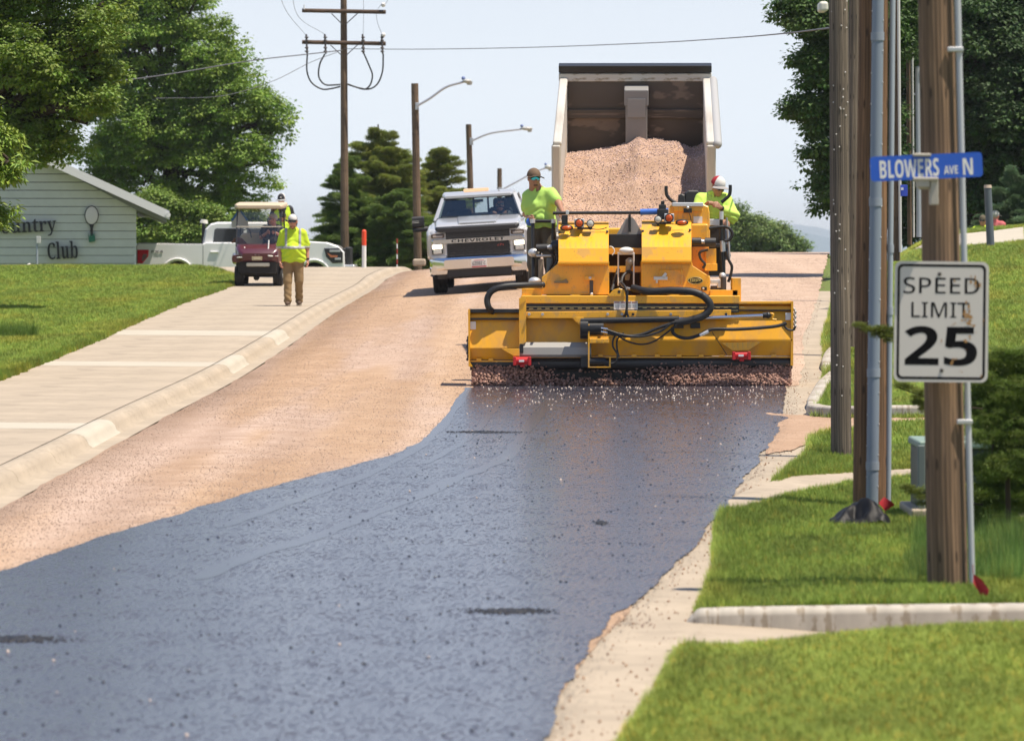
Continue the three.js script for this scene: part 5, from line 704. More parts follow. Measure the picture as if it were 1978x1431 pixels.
  part('windshield', slab([V(-0.83, 1.475, -1.46), V(0.83, 1.475, -1.46), V(0.69, 1.885, -2.1), V(-0.69, 1.885, -2.1)], 0.006), glass, t); part('windshield_border', [...slab([V(-0.71, 1.865, -2.05), V(0.71, 1.865, -2.05), V(0.69, 1.9, -2.1), V(-0.69, 1.9, -2.1)], 0.012), ...slab([V(-0.86, 1.455, -1.42), V(0.86, 1.455, -1.42), V(0.84, 1.485, -1.47), V(-0.84, 1.485, -1.47)], 0.02)], black, t); part('wiper', [rod(V(-0.1, 1.49, -1.44), V(-0.75, 1.53, -1.5), 0.008), rod(V(0.65, 1.49, -1.44), V(0.05, 1.53, -1.5), 0.008)], black, t);
  part('rear_wall', [bx(-0.86, 1.2, -3.72, 0.86, 1.55, -3.78), bx(-0.82, 1.55, -3.72, -0.5, 1.9, -3.78), bx(0.5, 1.55, -3.72, 0.82, 1.9, -3.78), bx(-0.17, 1.55, -3.72, -0.13, 1.9, -3.76), bx(0.13, 1.55, -3.72, 0.17, 1.9, -3.76)], trim, t); part('dashboard', loft([[-1.5, 0.8, 1.3, 1.47, 0.05], [-1.9, 0.8, 1.2, 1.52, 0.06]]), std([0.09, 0.085, 0.08], 0.7), t); part('steering_wheel', (() => { const g = new THREE.TorusGeometry(0.18, 0.016, 8, 24); g.rotateX(-0.4); g.translate(0.4, 1.5, -2.05); return g; })(), black, t);
  for (const s of [-1, 1]) part('seat', [loft([[-2.55, 0.25, 1.0, 1.62, 0.1, s * 0.42], [-2.72, 0.25, 1.0, 1.66, 0.1, s * 0.42]]), loft([[-2.6, 0.14, 1.64, 1.82, 0.05, s * 0.42], [-2.72, 0.14, 1.64, 1.84, 0.05, s * 0.42]])], std([0.025, 0.025, 0.028], 0.8), t); part('rear_view_mirror', bx(-0.1, 1.78, -2.0, 0.1, 1.84, -2.03, 0.01), black, t);
  // grille, bow bar, bumper
  part('grille', [bx(-0.62, 0.73, 0.004, 0.62, 1.0, -0.06), bx(-0.64, 1.09, 0.004, 0.64, 1.25, -0.06)], black, t); { const bars = []; for (let i = 0; i < 5; i++) for (let k = 0; k < 7; k++) { const x = -0.55 + k * 0.183 + (i % 2) * 0.03; bars.push(bx(x - 0.065, 0.757 + i * 0.046, 0.016, x + 0.065, 0.77 + i * 0.046, -0.04, 0.004)); } for (let i = 0; i < 3; i++) bars.push(bx(-0.6, 1.12 + i * 0.04, 0.012, 0.6, 1.13 + i * 0.04, -0.04, 0.004)); fine(part('grille_bars', bars, std([0.02, 0.02, 0.022], 0.5), t)); }
  const bar = part('grille_bar', loft([[0.035, 0.9, 1.005, 1.09, 0.03], [0.0, 0.93, 1.0, 1.1, 0.03], [-0.08, 0.93, 1.0, 1.1, 0.03]]), std([0.5, 0.5, 0.52], 0.16, { metalness: 1 }), t); part('lettering', (() => { const g = text('CHEVROLET', { f: font, w: 1.06, h: 0.06, depth: 0.006 }); g.translate(0, 1.05, 0.036); return g; })(), black, bar); part('badge', (() => { const g = text('Z71', { f: font, w: 0.13, h: 0.04, depth: 0.008 }); g.translate(0.44, 0.93, 0.0); return g; })(), std([0.55, 0.1, 0.08], 0.4), t);
  part('bumper', [loft([[0.14, 0.7, 0.5, 0.68, 0.05], [0.08, 0.93, 0.46, 0.72, 0.06], [-0.1, 0.99, 0.42, 0.73, 0.06]]), loft([[0.1, 0.16, 0.4, 0.56, 0.04, -0.8], [-0.1, 0.18, 0.36, 0.56, 0.04, -0.82]]), loft([[0.1, 0.16, 0.4, 0.56, 0.04, 0.8], [-0.1, 0.18, 0.36, 0.56, 0.04, 0.82]])], std([0.75, 0.75, 0.76], 0.09, { metalness: 1 }), t); part('air_dam', [loft([[0.1, 0.64, 0.34, 0.54, 0.03], [0.0, 0.66, 0.3, 0.54, 0.03]]), bx(-0.85, 0.3, -0.1, 0.85, 0.5, -0.4)], trim, t); part('underbody', [bx(-0.75, 0.3, -0.4, 0.75, 0.62, -5.6, 0.05)], darkUnder, t);
  const pl = part('number_plate', bx(-0.155, 0.5, 0.16, 0.155, 0.66, 0.15, 0.006), std([0.72, 0.7, 0.66], 0.5), t); part('digits', (() => { const g = text('63592 C', { f: regFont, w: 0.26, h: 0.07, depth: 0.004 }); g.translate(0, 0.585, 0.161); return g; })(), std([0.04, 0.05, 0.06], 0.5), pl); part('plate_band', [bx(-0.145, 0.508, 0.1605, 0.145, 0.53, 0.162, 0), bx(-0.1, 0.64, 0.1605, 0.1, 0.652, 0.162, 0)], std([0.5, 0.06, 0.08], 0.5), pl);
  part('roof_light', [loft([[-2.5, 0.26, 2.0, 2.06, 0.03, -0.05], [-2.75, 0.26, 2.0, 2.06, 0.03, -0.05]])], new THREE.MeshStandardMaterial({ color: new THREE.Color().setRGB(0.8, 0.6, 0.4), emissive: new THREE.Color().setRGB(1, 0.5, 0.2), emissiveIntensity: 0.35, roughness: 0.2 }), t); part('antenna', [rod(V(0.42, 1.94, -2.25), V(0.42, 2.0, -2.28), 0.03, 0.014)], black, t);
  const D = 97.5, x = (929 - CX) * D / F; t.position.set(x, gY(x, D + 2) - 0.035, -D); t.rotation.set(0.018, -0.02, 0.058); t.scale.setScalar(1.05); return t;
})();
// ---------------------------------------------------------------- white pickup behind the crest, side on
{
  const D = 132, s = F / D, t = thing('pickup_truck', at(465, 566, D), 'white pickup parked side on beside the clubhouse, half hidden by the crest', 'pickup truck'), wp = paint(0.78, 0.78, 0.78, 0.3), pp = pts => pts;
  const arch = (cx, cy, r, a0 = 180, a1 = 0) => Array.from({ length: 13 }, (_, i) => { const a = (a0 + (a1 - a0) * i / 12) * Math.PI / 180; return [cx + r * Math.cos(a), cy - r * Math.sin(a)]; });
  part('body', pprism([[264, 474], [268, 471], [394, 472], [398, 470], [580, 470], [596, 468], [630, 470], [652, 477], [663, 488], [664, 532], [640, 536], ...arch(606, 533, 29, 0, 180), [575, 540], [376, 540], ...arch(342, 530, 28, 0, 180), [312, 536], [270, 533], [264, 512]], D, 1.95, 0.03), wp, t);
  part('arch_flare', [[342, 530, 30], [606, 533, 31]].map(([x, y, r]) => tube(arch(x, y, r).map(([a, b]) => at(a, b, D - 0.045)), 0.035, 40, 8)), wp, t); part('wheel_well', [[342, 530], [606, 533]].map(([x, y]) => rod(at(x, y, D + 0.25), at(x, y, D + 0.3), 27 / s, 27 / s, 28)), darkUnder, t);
  part('cab', [pprism([[393, 473], [399, 444], [408, 435], [420, 432], [520, 432], [540, 436], [582, 471]], D + 0.14, 1.66, 0.05)], wp, t); const win = part('side_window', [pprism([[411, 469], [414, 443], [418, 441], [470, 441], [470, 470]], D + 0.08, 0.02), pprism([[477, 470], [477, 441], [518, 441], [532, 444], [566, 470]], D + 0.08, 0.02)], darkGlass, t);
  part('door_line', [391, 473, 562].map(x => pbox(x, 474, x + 1, 530, D - 0.033, 0.02, 0)), std([0.12, 0.12, 0.12], 0.8), t); part('door_handle', [pbox(405, 485, 422, 488.5, D - 0.07, 0.05, 0.02), pbox(490, 485, 507, 488.5, D - 0.07, 0.05, 0.02)], wp, t); part('bed_rail', [pbox(270, 469.5, 392, 472, D - 0.02, 0.12, 0.01)], trim, t);
  const tl = part('tail_lamp', pprism([[265, 483], [286, 483], [285, 495], [274, 508], [265, 508]], D - 0.05, 0.06, 0.01), std([0.55, 0.012, 0.02], 0.2), t); part('reverse_lens', pprism([[276, 491], [283, 491], [282, 497], [274, 505], [274, 497]], D - 0.068, 0.02, 0.004), std([0.2, 0.12, 0.12], 0.2), tl); part('badge', (() => { const g = text('FX4', { f: font, w: 23 / s, h: 5 / s, depth: 0.01 }), c = at(303, 486, D - 0.04); g.translate(c.x, c.y, c.z); return g; })(), std([0.15, 0.15, 0.15], 0.5), t);
  const hl = part('headlamp', pprism([[626, 480], [655, 480], [661, 488], [661, 507], [642, 508], [630, 496]], D - 0.05, 0.06, 0.008), std([0.03, 0.03, 0.035], 0.15), t); part('lens', [pbox(636, 483, 657, 487, D - 0.075, 0.02, 0.01), pbox(646, 498, 658, 502, D - 0.075, 0.02, 0.01)], std([0.4, 0.42, 0.44], 0.15), hl); part('turn_lens', [pprism([[631, 488], [640, 493], [652, 493], [651, 497], [638, 497]], D - 0.075, 0.02)], std([0.5, 0.16, 0.07], 0.3), hl);
  part('grille_guard', [pbox(661, 479, 668, 530, D + 0.1, 1.6, 0.04), pbox(666, 477, 678, 530, D + 0.2, 1.4, 0.05)], trim, t); part('bumper', [pbox(655, 511, 686, 528, D + 0.02, 1.9, 0.05)], std([0.7, 0.7, 0.7], 0.2, { metalness: 0.6 }), t); part('mirror', [pbox(556, 462, 568, 474, D - 0.25, 0.2, 0.03)], wp, t);
  for (const [x, y] of [[342, 533], [606, 536]]) { const c = at(x, y, D + 0.1); wheel(c, 23.5 / s, 0.26, t, std([0.35, 0.35, 0.36], 0.35, { metalness: 0.6 }), 'z', 'wheel', 6); }
  const b = part('beacon', [rod(at(392, 474, D + 0.4), at(393, 430, D + 0.4), 0.055), pbox(389, 446, 397, 470, D + 0.38, 0.15, 0.01)], trim, t, 'black post with a pale beacon'); part('beacon_cap', rod(at(393, 431, D + 0.4), at(394, 424, D + 0.4), 0.12, 0.09, 16), std([0.62, 0.6, 0.54], 0.4), b);
}
// ---------------------------------------------------------------- golf cart
{
  const D = 107.2, s = F / D, b = onGround(500, 551, 95, 116), t = thing('golf_cart', V(0, 0, 0), 'maroon golf cart with a beige roof, facing the camera on the pavement', 'golf cart'), mar = paint(0.075, 0.008, 0.016, 0.35), beige = std([0.55, 0.44, 0.31], 0.6), cream = std([0.6, 0.5, 0.36], 0.6);
  part('roof', loft([[0.15, 0.5, 1.79, 1.85, 0.03], [0.05, 0.57, 1.77, 1.89, 0.05], [-1.4, 0.58, 1.78, 1.91, 0.05], [-1.5, 0.52, 1.79, 1.88, 0.04]]), beige, t);
  each('strut', [-1, 1].flatMap(k => [rod(V(k * 0.52, 0.92, 0.28), V(k * 0.5, 1.78, 0.0), 0.016), rod(V(k * 0.52, 0.85, -1.35), V(k * 0.5, 1.78, -1.3), 0.018)]), trim, t);
  part('windshield', slab([V(-0.51, 0.95, 0.27), V(0.51, 0.95, 0.27), V(0.49, 1.77, 0.0), V(-0.49, 1.77, 0.0)], 0.004), new THREE.MeshPhysicalMaterial({ color: new THREE.Color().setRGB(0.9, 0.88, 0.85), roughness: 0.05, transmission: 1, thickness: 0, side: THREE.DoubleSide }), t); part('windshield_bar', [rod(V(-0.52, 1.36, 0.145), V(0.52, 1.36, 0.145), 0.014)], std([0.4, 0.36, 0.3], 0.5), t);
  part('body', [loft([[0.62, 0.36, 0.62, 0.76, 0.05], [0.56, 0.45, 0.57, 0.83, 0.07], [0.4, 0.52, 0.52, 0.93, 0.1], [0.2, 0.54, 0.5, 0.97, 0.08], [0.1, 0.54, 0.45, 0.92, 0.06]]), loft([[-0.6, 0.56, 0.3, 0.72, 0.08], [-1.7, 0.58, 0.3, 0.82, 0.1]]), ...[-1, 1].map(k => loft([[0.55, 0.12, 0.55, 0.72, 0.06, k * 0.48], [0.1, 0.13, 0.5, 0.76, 0.06, k * 0.49]]))], mar, t); part('floor', bx(-0.55, 0.28, 0.3, 0.55, 0.34, -1.6), trim, t); part('lower_panel', [loft([[0.56, 0.42, 0.3, 0.58, 0.05], [0.3, 0.5, 0.24, 0.58, 0.05]]), rod(V(-0.45, 0.26, 0.2), V(0.45, 0.26, 0.2), 0.05), ball(V(-0.05, 0.2, 0.3), 0.07)], darkUnder, t);
  part('lamp_strip', loft([[0.6, 0.26, 0.47, 0.54, 0.03], [0.56, 0.27, 0.46, 0.545, 0.03]]), std([0.62, 0.58, 0.48], 0.3), t); const np = part('number_plate', bx(-0.14, 0.6, 0.635, 0.1, 0.69, 0.62, 0.01), std([0.4, 0.33, 0.2], 0.6), t); part('plate_mark', [bx(-0.1, 0.63, 0.638, 0.06, 0.66, 0.63, 0)], std([0.6, 0.52, 0.36], 0.6), np); part('badge', loft([[0.62, 0.06, 0.71, 0.745, 0.015, -0.02], [0.58, 0.06, 0.71, 0.745, 0.015, -0.02]]), std([0.6, 0.6, 0.6], 0.3), t);
  each('guard_bar', [tube([V(-0.53, 0.66, 0.5), V(-0.4, 0.67, 0.6), V(-0.3, 0.67, 0.6), V(-0.27, 0.7, 0.58), V(-0.28, 0.82, 0.5), V(-0.32, 0.9, 0.45)], 0.014), tube([V(0.53, 0.7, 0.5), V(0.3, 0.7, 0.62), V(0.22, 0.72, 0.6), V(0.23, 0.85, 0.5), V(0.24, 1.06, 0.42)], 0.016)], std([0.72, 0.7, 0.66], 0.4), t);
  part('seat', [loft([[-0.35, 0.5, 0.7, 0.84, 0.05], [-0.85, 0.5, 0.7, 0.84, 0.05]]), loft([[-0.82, 0.5, 0.86, 1.16, 0.08], [-0.92, 0.48, 0.86, 1.2, 0.08]])], cream, t); part('steering_wheel', (() => { const g = new THREE.TorusGeometry(0.17, 0.014, 8, 24); g.rotateX(-0.7); g.translate(0.2, 1.2, -0.05); return g; })(), trim, t); part('steering_column', rod(V(0.2, 1.18, -0.05), V(0.2, 0.8, 0.2), 0.03), trim, t); part('seat_rail', tube([V(-0.42, 1.26, -0.9), V(-0.3, 1.3, -0.9), V(-0.22, 1.1, -0.7)], 0.012), trim, t);
  for (const k of [-1, 1]) for (const z of [0.22, -1.35]) wheel(V(k * 0.44, 0.235, z), 0.235, 0.22, t, std([0.4, 0.4, 0.38], 0.5), 'x');
  const sg = part('hanging_sign', prism([[-0.2, -0.18], [0.2, -0.18], [0.17, 0.0], [0.02, 0.2], [-0.06, 0.2], [-0.2, 0.0]], 0.01).translate(-0.48, 1.5, -0.7), std([0.55, 0.53, 0.48], 0.6), t, 'pale sign with blue edges'); part('sign_edge', [prism([[-0.22, 0.0], [-0.06, 0.22], [-0.02, 0.2], [-0.17, -0.02]], 0.012).translate(-0.48, 1.5, -0.69), prism([[0.19, 0.0], [0.03, 0.22], [-0.01, 0.2], [0.15, -0.02]], 0.012).translate(-0.48, 1.5, -0.69)], std([0.04, 0.13, 0.32], 0.5), sg);
  t.position.copy(b); t.position.z = -D; t.position.x = (500.5 - CX) * D / F; t.position.y = gY(t.position.x, D); t.rotation.x = 0.02;
}
// ---------------------------------------------------------------- bodies: smooth fields meshed by surface nets
function snet(f, lo, hi, h) {
  const n = [0, 1, 2].map(i => Math.ceil((hi.getComponent(i) - lo.getComponent(i)) / h) + 2), [nx, ny, nz] = n, val = new Float32Array(nx * ny * nz), id = (i, j, k) => (k * ny + j) * nx + i;
  const B = 5, reach = B * h * 0.87 + 0.06; // blocks far from the surface are filled without sampling
  for (let k0 = 0; k0 < nz; k0 += B) for (let j0 = 0; j0 < ny; j0 += B) for (let i0 = 0; i0 < nx; i0 += B) {
    const mid = f(lo.x + (i0 + B / 2) * h, lo.y + (j0 + B / 2) * h, lo.z + (k0 + B / 2) * h), far = Math.abs(mid) > reach;
    for (let k = k0; k < Math.min(nz, k0 + B); k++) for (let j = j0; j < Math.min(ny, j0 + B); j++) for (let i = i0; i < Math.min(nx, i0 + B); i++) val[id(i, j, k)] = far ? mid : f(lo.x + i * h, lo.y + j * h, lo.z + k * h);
  }
  const vid = new Int32Array(nx * ny * nz).fill(-1), pos = [], idx = [];
  const E = [[0, 1], [0, 2], [0, 4], [1, 3], [1, 5], [2, 3], [2, 6], [3, 7], [4, 5], [4, 6], [5, 7], [6, 7]];
  for (let k = 0; k < nz - 1; k++) for (let j = 0; j < ny - 1; j++) for (let i = 0; i < nx - 1; i++) {
    const c = []; let m = 0; for (let q = 0; q < 8; q++) { c[q] = val[id(i + (q & 1), j + (q >> 1 & 1), k + (q >> 2))]; if (c[q] < 0) m |= 1 << q; }
    if (!m || m === 255) continue;
    let x = 0, y = 0, z = 0, t = 0; for (const [a, b] of E) if ((c[a] < 0) !== (c[b] < 0)) { const s = c[a] / (c[a] - c[b]); x += lerp(a & 1, b & 1, s); y += lerp(a >> 1 & 1, b >> 1 & 1, s); z += lerp(a >> 2, b >> 2, s); t++; }
    vid[id(i, j, k)] = pos.length / 3; pos.push(lo.x + (i + x / t) * h, lo.y + (j + y / t) * h, lo.z + (k + z / t) * h);
  }
  const quadI = (a, b, c, d, flip) => flip ? idx.push(a, c, b, a, d, c) : idx.push(a, b, c, a, c, d);
  for (let k = 1; k < nz - 1; k++) for (let j = 1; j < ny - 1; j++) for (let i = 1; i < nx - 1; i++) {
    const a = val[id(i, j, k)] < 0;
    if (a !== val[id(i + 1, j, k)] < 0) quadI(vid[id(i, j - 1, k - 1)], vid[id(i, j, k - 1)], vid[id(i, j, k)], vid[id(i, j - 1, k)], !a);
    if (a !== val[id(i, j + 1, k)] < 0) quadI(vid[id(i - 1, j, k - 1)], vid[id(i - 1, j, k)], vid[id(i, j, k)], vid[id(i, j, k - 1)], !a);
    if (a !== val[id(i, j, k + 1)] < 0) quadI(vid[id(i - 1, j - 1, k)], vid[id(i, j - 1, k)], vid[id(i, j, k)], vid[id(i - 1, j, k)], !a);
  }
  const g = new THREE.BufferGeometry(); g.setAttribute('position', new THREE.Float32BufferAttribute(pos, 3)); g.setIndex(idx); g.computeVertexNormals(); return g;
}
const cap = (x, y, z, a, b, ra, rb) => { const dx = b[0] - a[0], dy = b[1] - a[1], dz = b[2] - a[2], l = dx * dx + dy * dy + dz * dz, t = l ? clamp(((x - a[0]) * dx + (y - a[1]) * dy + (z - a[2]) * dz) / l) : 0; return Math.hypot(x - a[0] - dx * t, y - a[1] - dy * t, z - a[2] - dz * t) - lerp(ra, rb, t); };
const ell = (x, y, z, c, r) => { const a = (x - c[0]) / r[0], b = (y - c[1]) / r[1], d = (z - c[2]) / r[2], k = Math.hypot(a, b, d); return (k - 1) * Math.min(...r); };
const smin = (a, b, k) => { const h = Math.max(k - Math.abs(a - b), 0) / k; return Math.min(a, b) - h * h * k * 0.25; };
const field = (bones, k, grow = 0) => (x, y, z) => { let d = 9; for (const [a, b, ra, rb] of bones) { const q = cap(x, y, z, a, b, ra + grow, rb + grow); if (q < d + k) d = d > 8 ? q : smin(d, q, k); } return d; };
const mix3 = (a, b, t) => [0, 1, 2].map(i => lerp(a[i], b[i], t));
const bounds = (pts, m) => [V(...[0, 1, 2].map(i => Math.min(...pts.map(p => p[i])) - m)), V(...[0, 1, 2].map(i => Math.max(...pts.map(p => p[i])) + m))];
function handGeo(wrist, elbow, curl, side, palmUp = V(0, 0, 1)) { // palm, four unequal fingers with two bends, thumb from the palm's side
  const y = V(...wrist).sub(V(...elbow)).normalize(), x = V().crossVectors(y, palmUp).normalize(), z = V().crossVectors(x, y), bones = [[[-0.025, 0.03, 0], [-0.022, 0.075, 0], 0.017, 0.014], [[0.02, 0.03, 0], [0.025, 0.075, 0], 0.017, 0.014], [[0, 0.0, 0], [0, 0.075, 0], 0.023, 0.015]];
  [[-0.03, 0.068], [-0.01, 0.078], [0.01, 0.074], [0.03, 0.058]].forEach(([fx, len], i) => { let p = [fx, 0.085 - Math.abs(fx) * 0.2, 0], an = 0.15 + curl * 0.5; for (const k of [0.45, 0.32, 0.25]) { const q = [p[0] + fx * 0.05, p[1] + Math.cos(an) * len * k, p[2] + Math.sin(an) * len * k]; bones.push([p, q, 0.0095, 0.008]); p = q; an += curl * 0.75; } });
  { const s = side; let p = [s * 0.03, 0.025, 0.005]; const q = [s * 0.052, 0.06, 0.02], e = [s * 0.047, 0.088, 0.03 + 0.012 * curl]; bones.push([p, q, 0.014, 0.011], [q, e, 0.011, 0.009]); }
  const [lo, hi] = bounds(bones.flatMap(b => [b[0], b[1]]), 0.03), g = snet(field(bones, 0.012), lo, hi, 0.0055); g.applyMatrix4(new THREE.Matrix4().makeBasis(x, y, z).setPosition(...wrist)); return g;
}
function headGeo(M4, girth = 1) { // skull, jaw, brow, nose, lips, ears, eye hollows
  const f = (x, y, z) => { const ax = Math.abs(x); let d = ell(x, y, z, [0, 0.03, -0.015], [0.077 * girth, 0.1, 0.098]); d = smin(d, ell(x, y, z, [0, -0.055, 0.025], [0.056 * girth, 0.062, 0.062]), 0.05); d = smin(d, ell(x, y, z, [0, -0.095, 0.052], [0.026, 0.022, 0.026]), 0.03); d = smin(d, cap(ax, y, z, [0.045 * girth, -0.02, 0.055], [0.03, -0.03, 0.068], 0.022, 0.02), 0.03); d = smin(d, cap(x, y, z, [0, 0.012, 0.08], [0, -0.028, 0.1], 0.009, 0.014), 0.02); d = smin(d, cap(ax, y, z, [0, -0.032, 0.092], [0.014, -0.034, 0.084], 0.01, 0.008), 0.012); d = Math.max(d, -ell(ax, y, z, [0.032, 0.008, 0.094], [0.018, 0.012, 0.016])); d = smin(d, cap(ax, y, z, [0, 0.028, 0.083], [0.045, 0.026, 0.066], 0.01, 0.009), 0.02); d = smin(d, cap(ax, y, z, [0, -0.06, 0.082], [0.02, -0.062, 0.074], 0.0075, 0.006), 0.01); d = smin(d, ell(ax, y, z, [0.08 * girth, 0.0, -0.005], [0.011, 0.032, 0.02]), 0.012); return smin(d, cap(x, y, z, [0, -0.07, -0.025], [0, -0.14, -0.04], 0.056, 0.06), 0.03); };
  return snet(f, V(-0.12, -0.19, -0.14), V(0.12, 0.15, 0.14), 0.0085).applyMatrix4(M4);
}
const skinM = { fair: std([0.5, 0.27, 0.18], 0.55), tan: std([0.36, 0.18, 0.11], 0.55), red: std([0.52, 0.24, 0.17], 0.55) };
const STAND = { head: [0, 1.64, 0.02], neck: [0, 1.5, -0.01], sL: [-0.18, 1.42, 0], sR: [0.18, 1.42, 0], eL: [-0.26, 1.14, -0.03], eR: [0.26, 1.14, -0.03], wL: [-0.27, 0.88, 0.05], wR: [0.27, 0.88, 0.05], hL: [-0.095, 0.92, 0], hR: [0.095, 0.92, 0], kL: [-0.11, 0.5, 0.03], kR: [0.11, 0.5, 0.03], aL: [-0.12, 0.1, -0.02], aR: [0.12, 0.1, -0.02] };
function person(o) {
  const J = { ...STAND, ...o.pose }, w = o.girth ?? 1, t = thing('person', V(0, 0, 0), o.label, 'person', o.group), mid = (a, b, k = 0.5) => mix3(J[a], J[b], k), hip = mid('hL', 'hR'), sh = mid('sL', 'sR'), waist = mix3(hip, sh, 0.38), chest = mix3(hip, sh, 0.74), belly = [waist[0], waist[1], waist[2] + 0.03 * (w - 1) * 8];
  const off = (p, x, z = 0) => [p[0] + x, p[1], p[2] + z];
  const torso = [[off(hip, -0.07 * w), off(waist, -0.065 * w), 0.105 * w, 0.1 * w], [off(hip, 0.07 * w), off(waist, 0.065 * w), 0.105 * w, 0.1 * w], [off(waist, -0.065 * w), off(chest, -0.085), 0.1 * w, 0.108], [off(waist, 0.065 * w), off(chest, 0.085), 0.1 * w, 0.108], [off(chest, -0.085), mix3(J.sL, sh, 0.25), 0.108, 0.07], [off(chest, 0.085), mix3(J.sR, sh, 0.25), 0.108, 0.07], [sh, J.neck, 0.085, 0.06], [belly, belly, 0.11 * w, 0.11 * w]];
  const upper = ['L', 'R'].map(k => [J['s' + k], J['e' + k], 0.052, 0.043]), fore = ['L', 'R'].map(k => [J['e' + k], J['w' + k], 0.045, 0.029]), legs = ['L', 'R'].flatMap(k => [[J['h' + k], J['k' + k], 0.095, 0.062], [J['k' + k], J['a' + k], 0.06, 0.04]]);
  const all = [...torso, ...upper, ...fore, ...legs, [J.neck, mix3(J.neck, J.head, 0.7), 0.06, 0.056]];
  const [lo, hi] = bounds(all.flatMap(b => [b[0], b[1]]), 0.17), hm = new THREE.Matrix4().makeRotationFromEuler(new THREE.Euler(o.nod ?? 0, o.turn ?? 0, o.tilt ?? 0, 'YXZ')).setPosition(...J.head);
  const sk = o.skin ?? skinM.fair, cell = o.cell ?? 0.022;
  const geo = [snet(field(all, 0.04), lo, hi, cell), headGeo(hm, o.face ?? 1)]; if (!o.nohands) for (const [k, s] of [['L', 1], ['R', -1]]) geo.push(handGeo(J['w' + k], J['e' + k], o['curl' + k] ?? 0.7, s, o['palm' + k] ?? V(k === 'L' ? 1 : -1, 0, 0.2)));
  part('body', geo, sk, t);
  const sleeve = o.sleeve ?? 0.55, shirtBones = [...torso, ...['L', 'R'].map(k => [J['s' + k], mix3(J['s' + k], J['e' + k], Math.min(1, sleeve)), 0.06, 0.056]), ...(sleeve > 1 ? ['L', 'R'].map(k => [J['e' + k], mix3(J['e' + k], J['w' + k], sleeve - 1), 0.06, 0.045]) : [])];
  const wr = o.wrinkle ?? 0.03, sf0 = field(shirtBones, 0.045, 0.017), hem = o.hem ?? hip[1] - 0.07, sf = (x, y, z) => { const d0 = sf0(x, y, z); return Math.abs(d0) > 0.08 ? d0 : d0 - 0.6 * wr * (1 - Math.abs(vnoise(x * 9 + z * 4 + 7, y * 6 + x * 5, 5) - 0.5) * 2) - wr * 0.5 * Math.abs(Math.sin((y * 1.4 + x * (x > hip[0] ? 1 : -1) * 0.9) * 22 + vnoise(x * 6, y * 6, 2) * 5)) * smooth(0.25, 0.0, y - waist[1]); };
  const neckCut = (x, y, z) => Math.min(0.03 - (y - J.neck[1]) * 0 + 9, Math.hypot(x - J.neck[0], z - J.neck[2] - 0.015) - 0.068) ; // open neckline
  const shirtF = (x, y, z) => Math.max(sf(x, y, z), hem - y + 0.012 * Math.sin(x * 30), y > J.neck[1] - 0.035 ? -neckCut(x, y, z) : -9);
  const shirt = part('shirt', snet(shirtF, lo, hi, cell * 0.9), o.shirt, t);
  if (o.tape) { const [tm, bands] = o.tape; part('reflective_tape', bands.map(fn => snet((x, y, z) => Math.max(sf(x, y, z) - 0.012, fn(x, y, z, waist, chest)), lo, hi, 0.013)), tm, shirt); }
  if (o.vest) { const [vm, fn] = o.vest; const v = part('vest', snet((x, y, z) => Math.max(field(torso, 0.045, 0.036)(x, y, z), hem - y, fn(x, y, z)), lo, hi, 0.02), vm, t); }
  if (o.trousers) { const tb = [...legs.map(([a, b, ra, rb]) => [a, b, ra + 0.018, Math.max(rb + 0.03, 0.078)]), [off(hip, -0.07 * w), off(waist, -0.065 * w), 0.114 * w, 0.11 * w], [off(hip, 0.07 * w), off(waist, 0.065 * w), 0.114 * w, 0.11 * w]], tf = field(tb, 0.03); part('trousers', snet((x, y, z) => Math.max(tf(x, y, z) + 0.016 * Math.abs(vnoise(x * 8, y * 13 + x * 9 + z * 6, 9) - 0.4) + 0.006 * Math.sin(y * 55 + x * 40) * smooth(0.3, 0.1, y - J.aL[1]), y - Math.min(waist[1] - 0.02, hem + 0.06), Math.min(J.aL[1], J.aR[1]) - 0.06 - y), lo, hi, cell), o.trousers, t); }
  if (o.boots) for (const k of ['L', 'R']) { const a = J['a' + k], f = o.toe ?? 0.15; const g = snet(field([[[a[0], a[1] + 0.05, a[2]], [a[0], a[1] - 0.04, a[2] - 0.01], 0.055, 0.052], [[a[0], a[1] - 0.05, a[2]], [a[0] * 1.04, a[1] - 0.058, a[2] + f], 0.05, 0.04]], 0.03), V(a[0] - 0.1, a[1] - 0.12, a[2] - 0.12), V(a[0] + 0.1, a[1] + 0.12, a[2] + 0.26), 0.014); const b = part('boot', g, o.boots, t); part('sole', [rbox(V(a[0] - 0.048, a[1] - 0.105, a[2] - 0.06), V(a[0] + 0.052, a[1] - 0.08, a[2] + f + 0.03), 0.015)], std([0.3, 0.26, 0.2], 0.8), b); }
  const H = g => g.applyMatrix4(hm), hg = g => H(g);
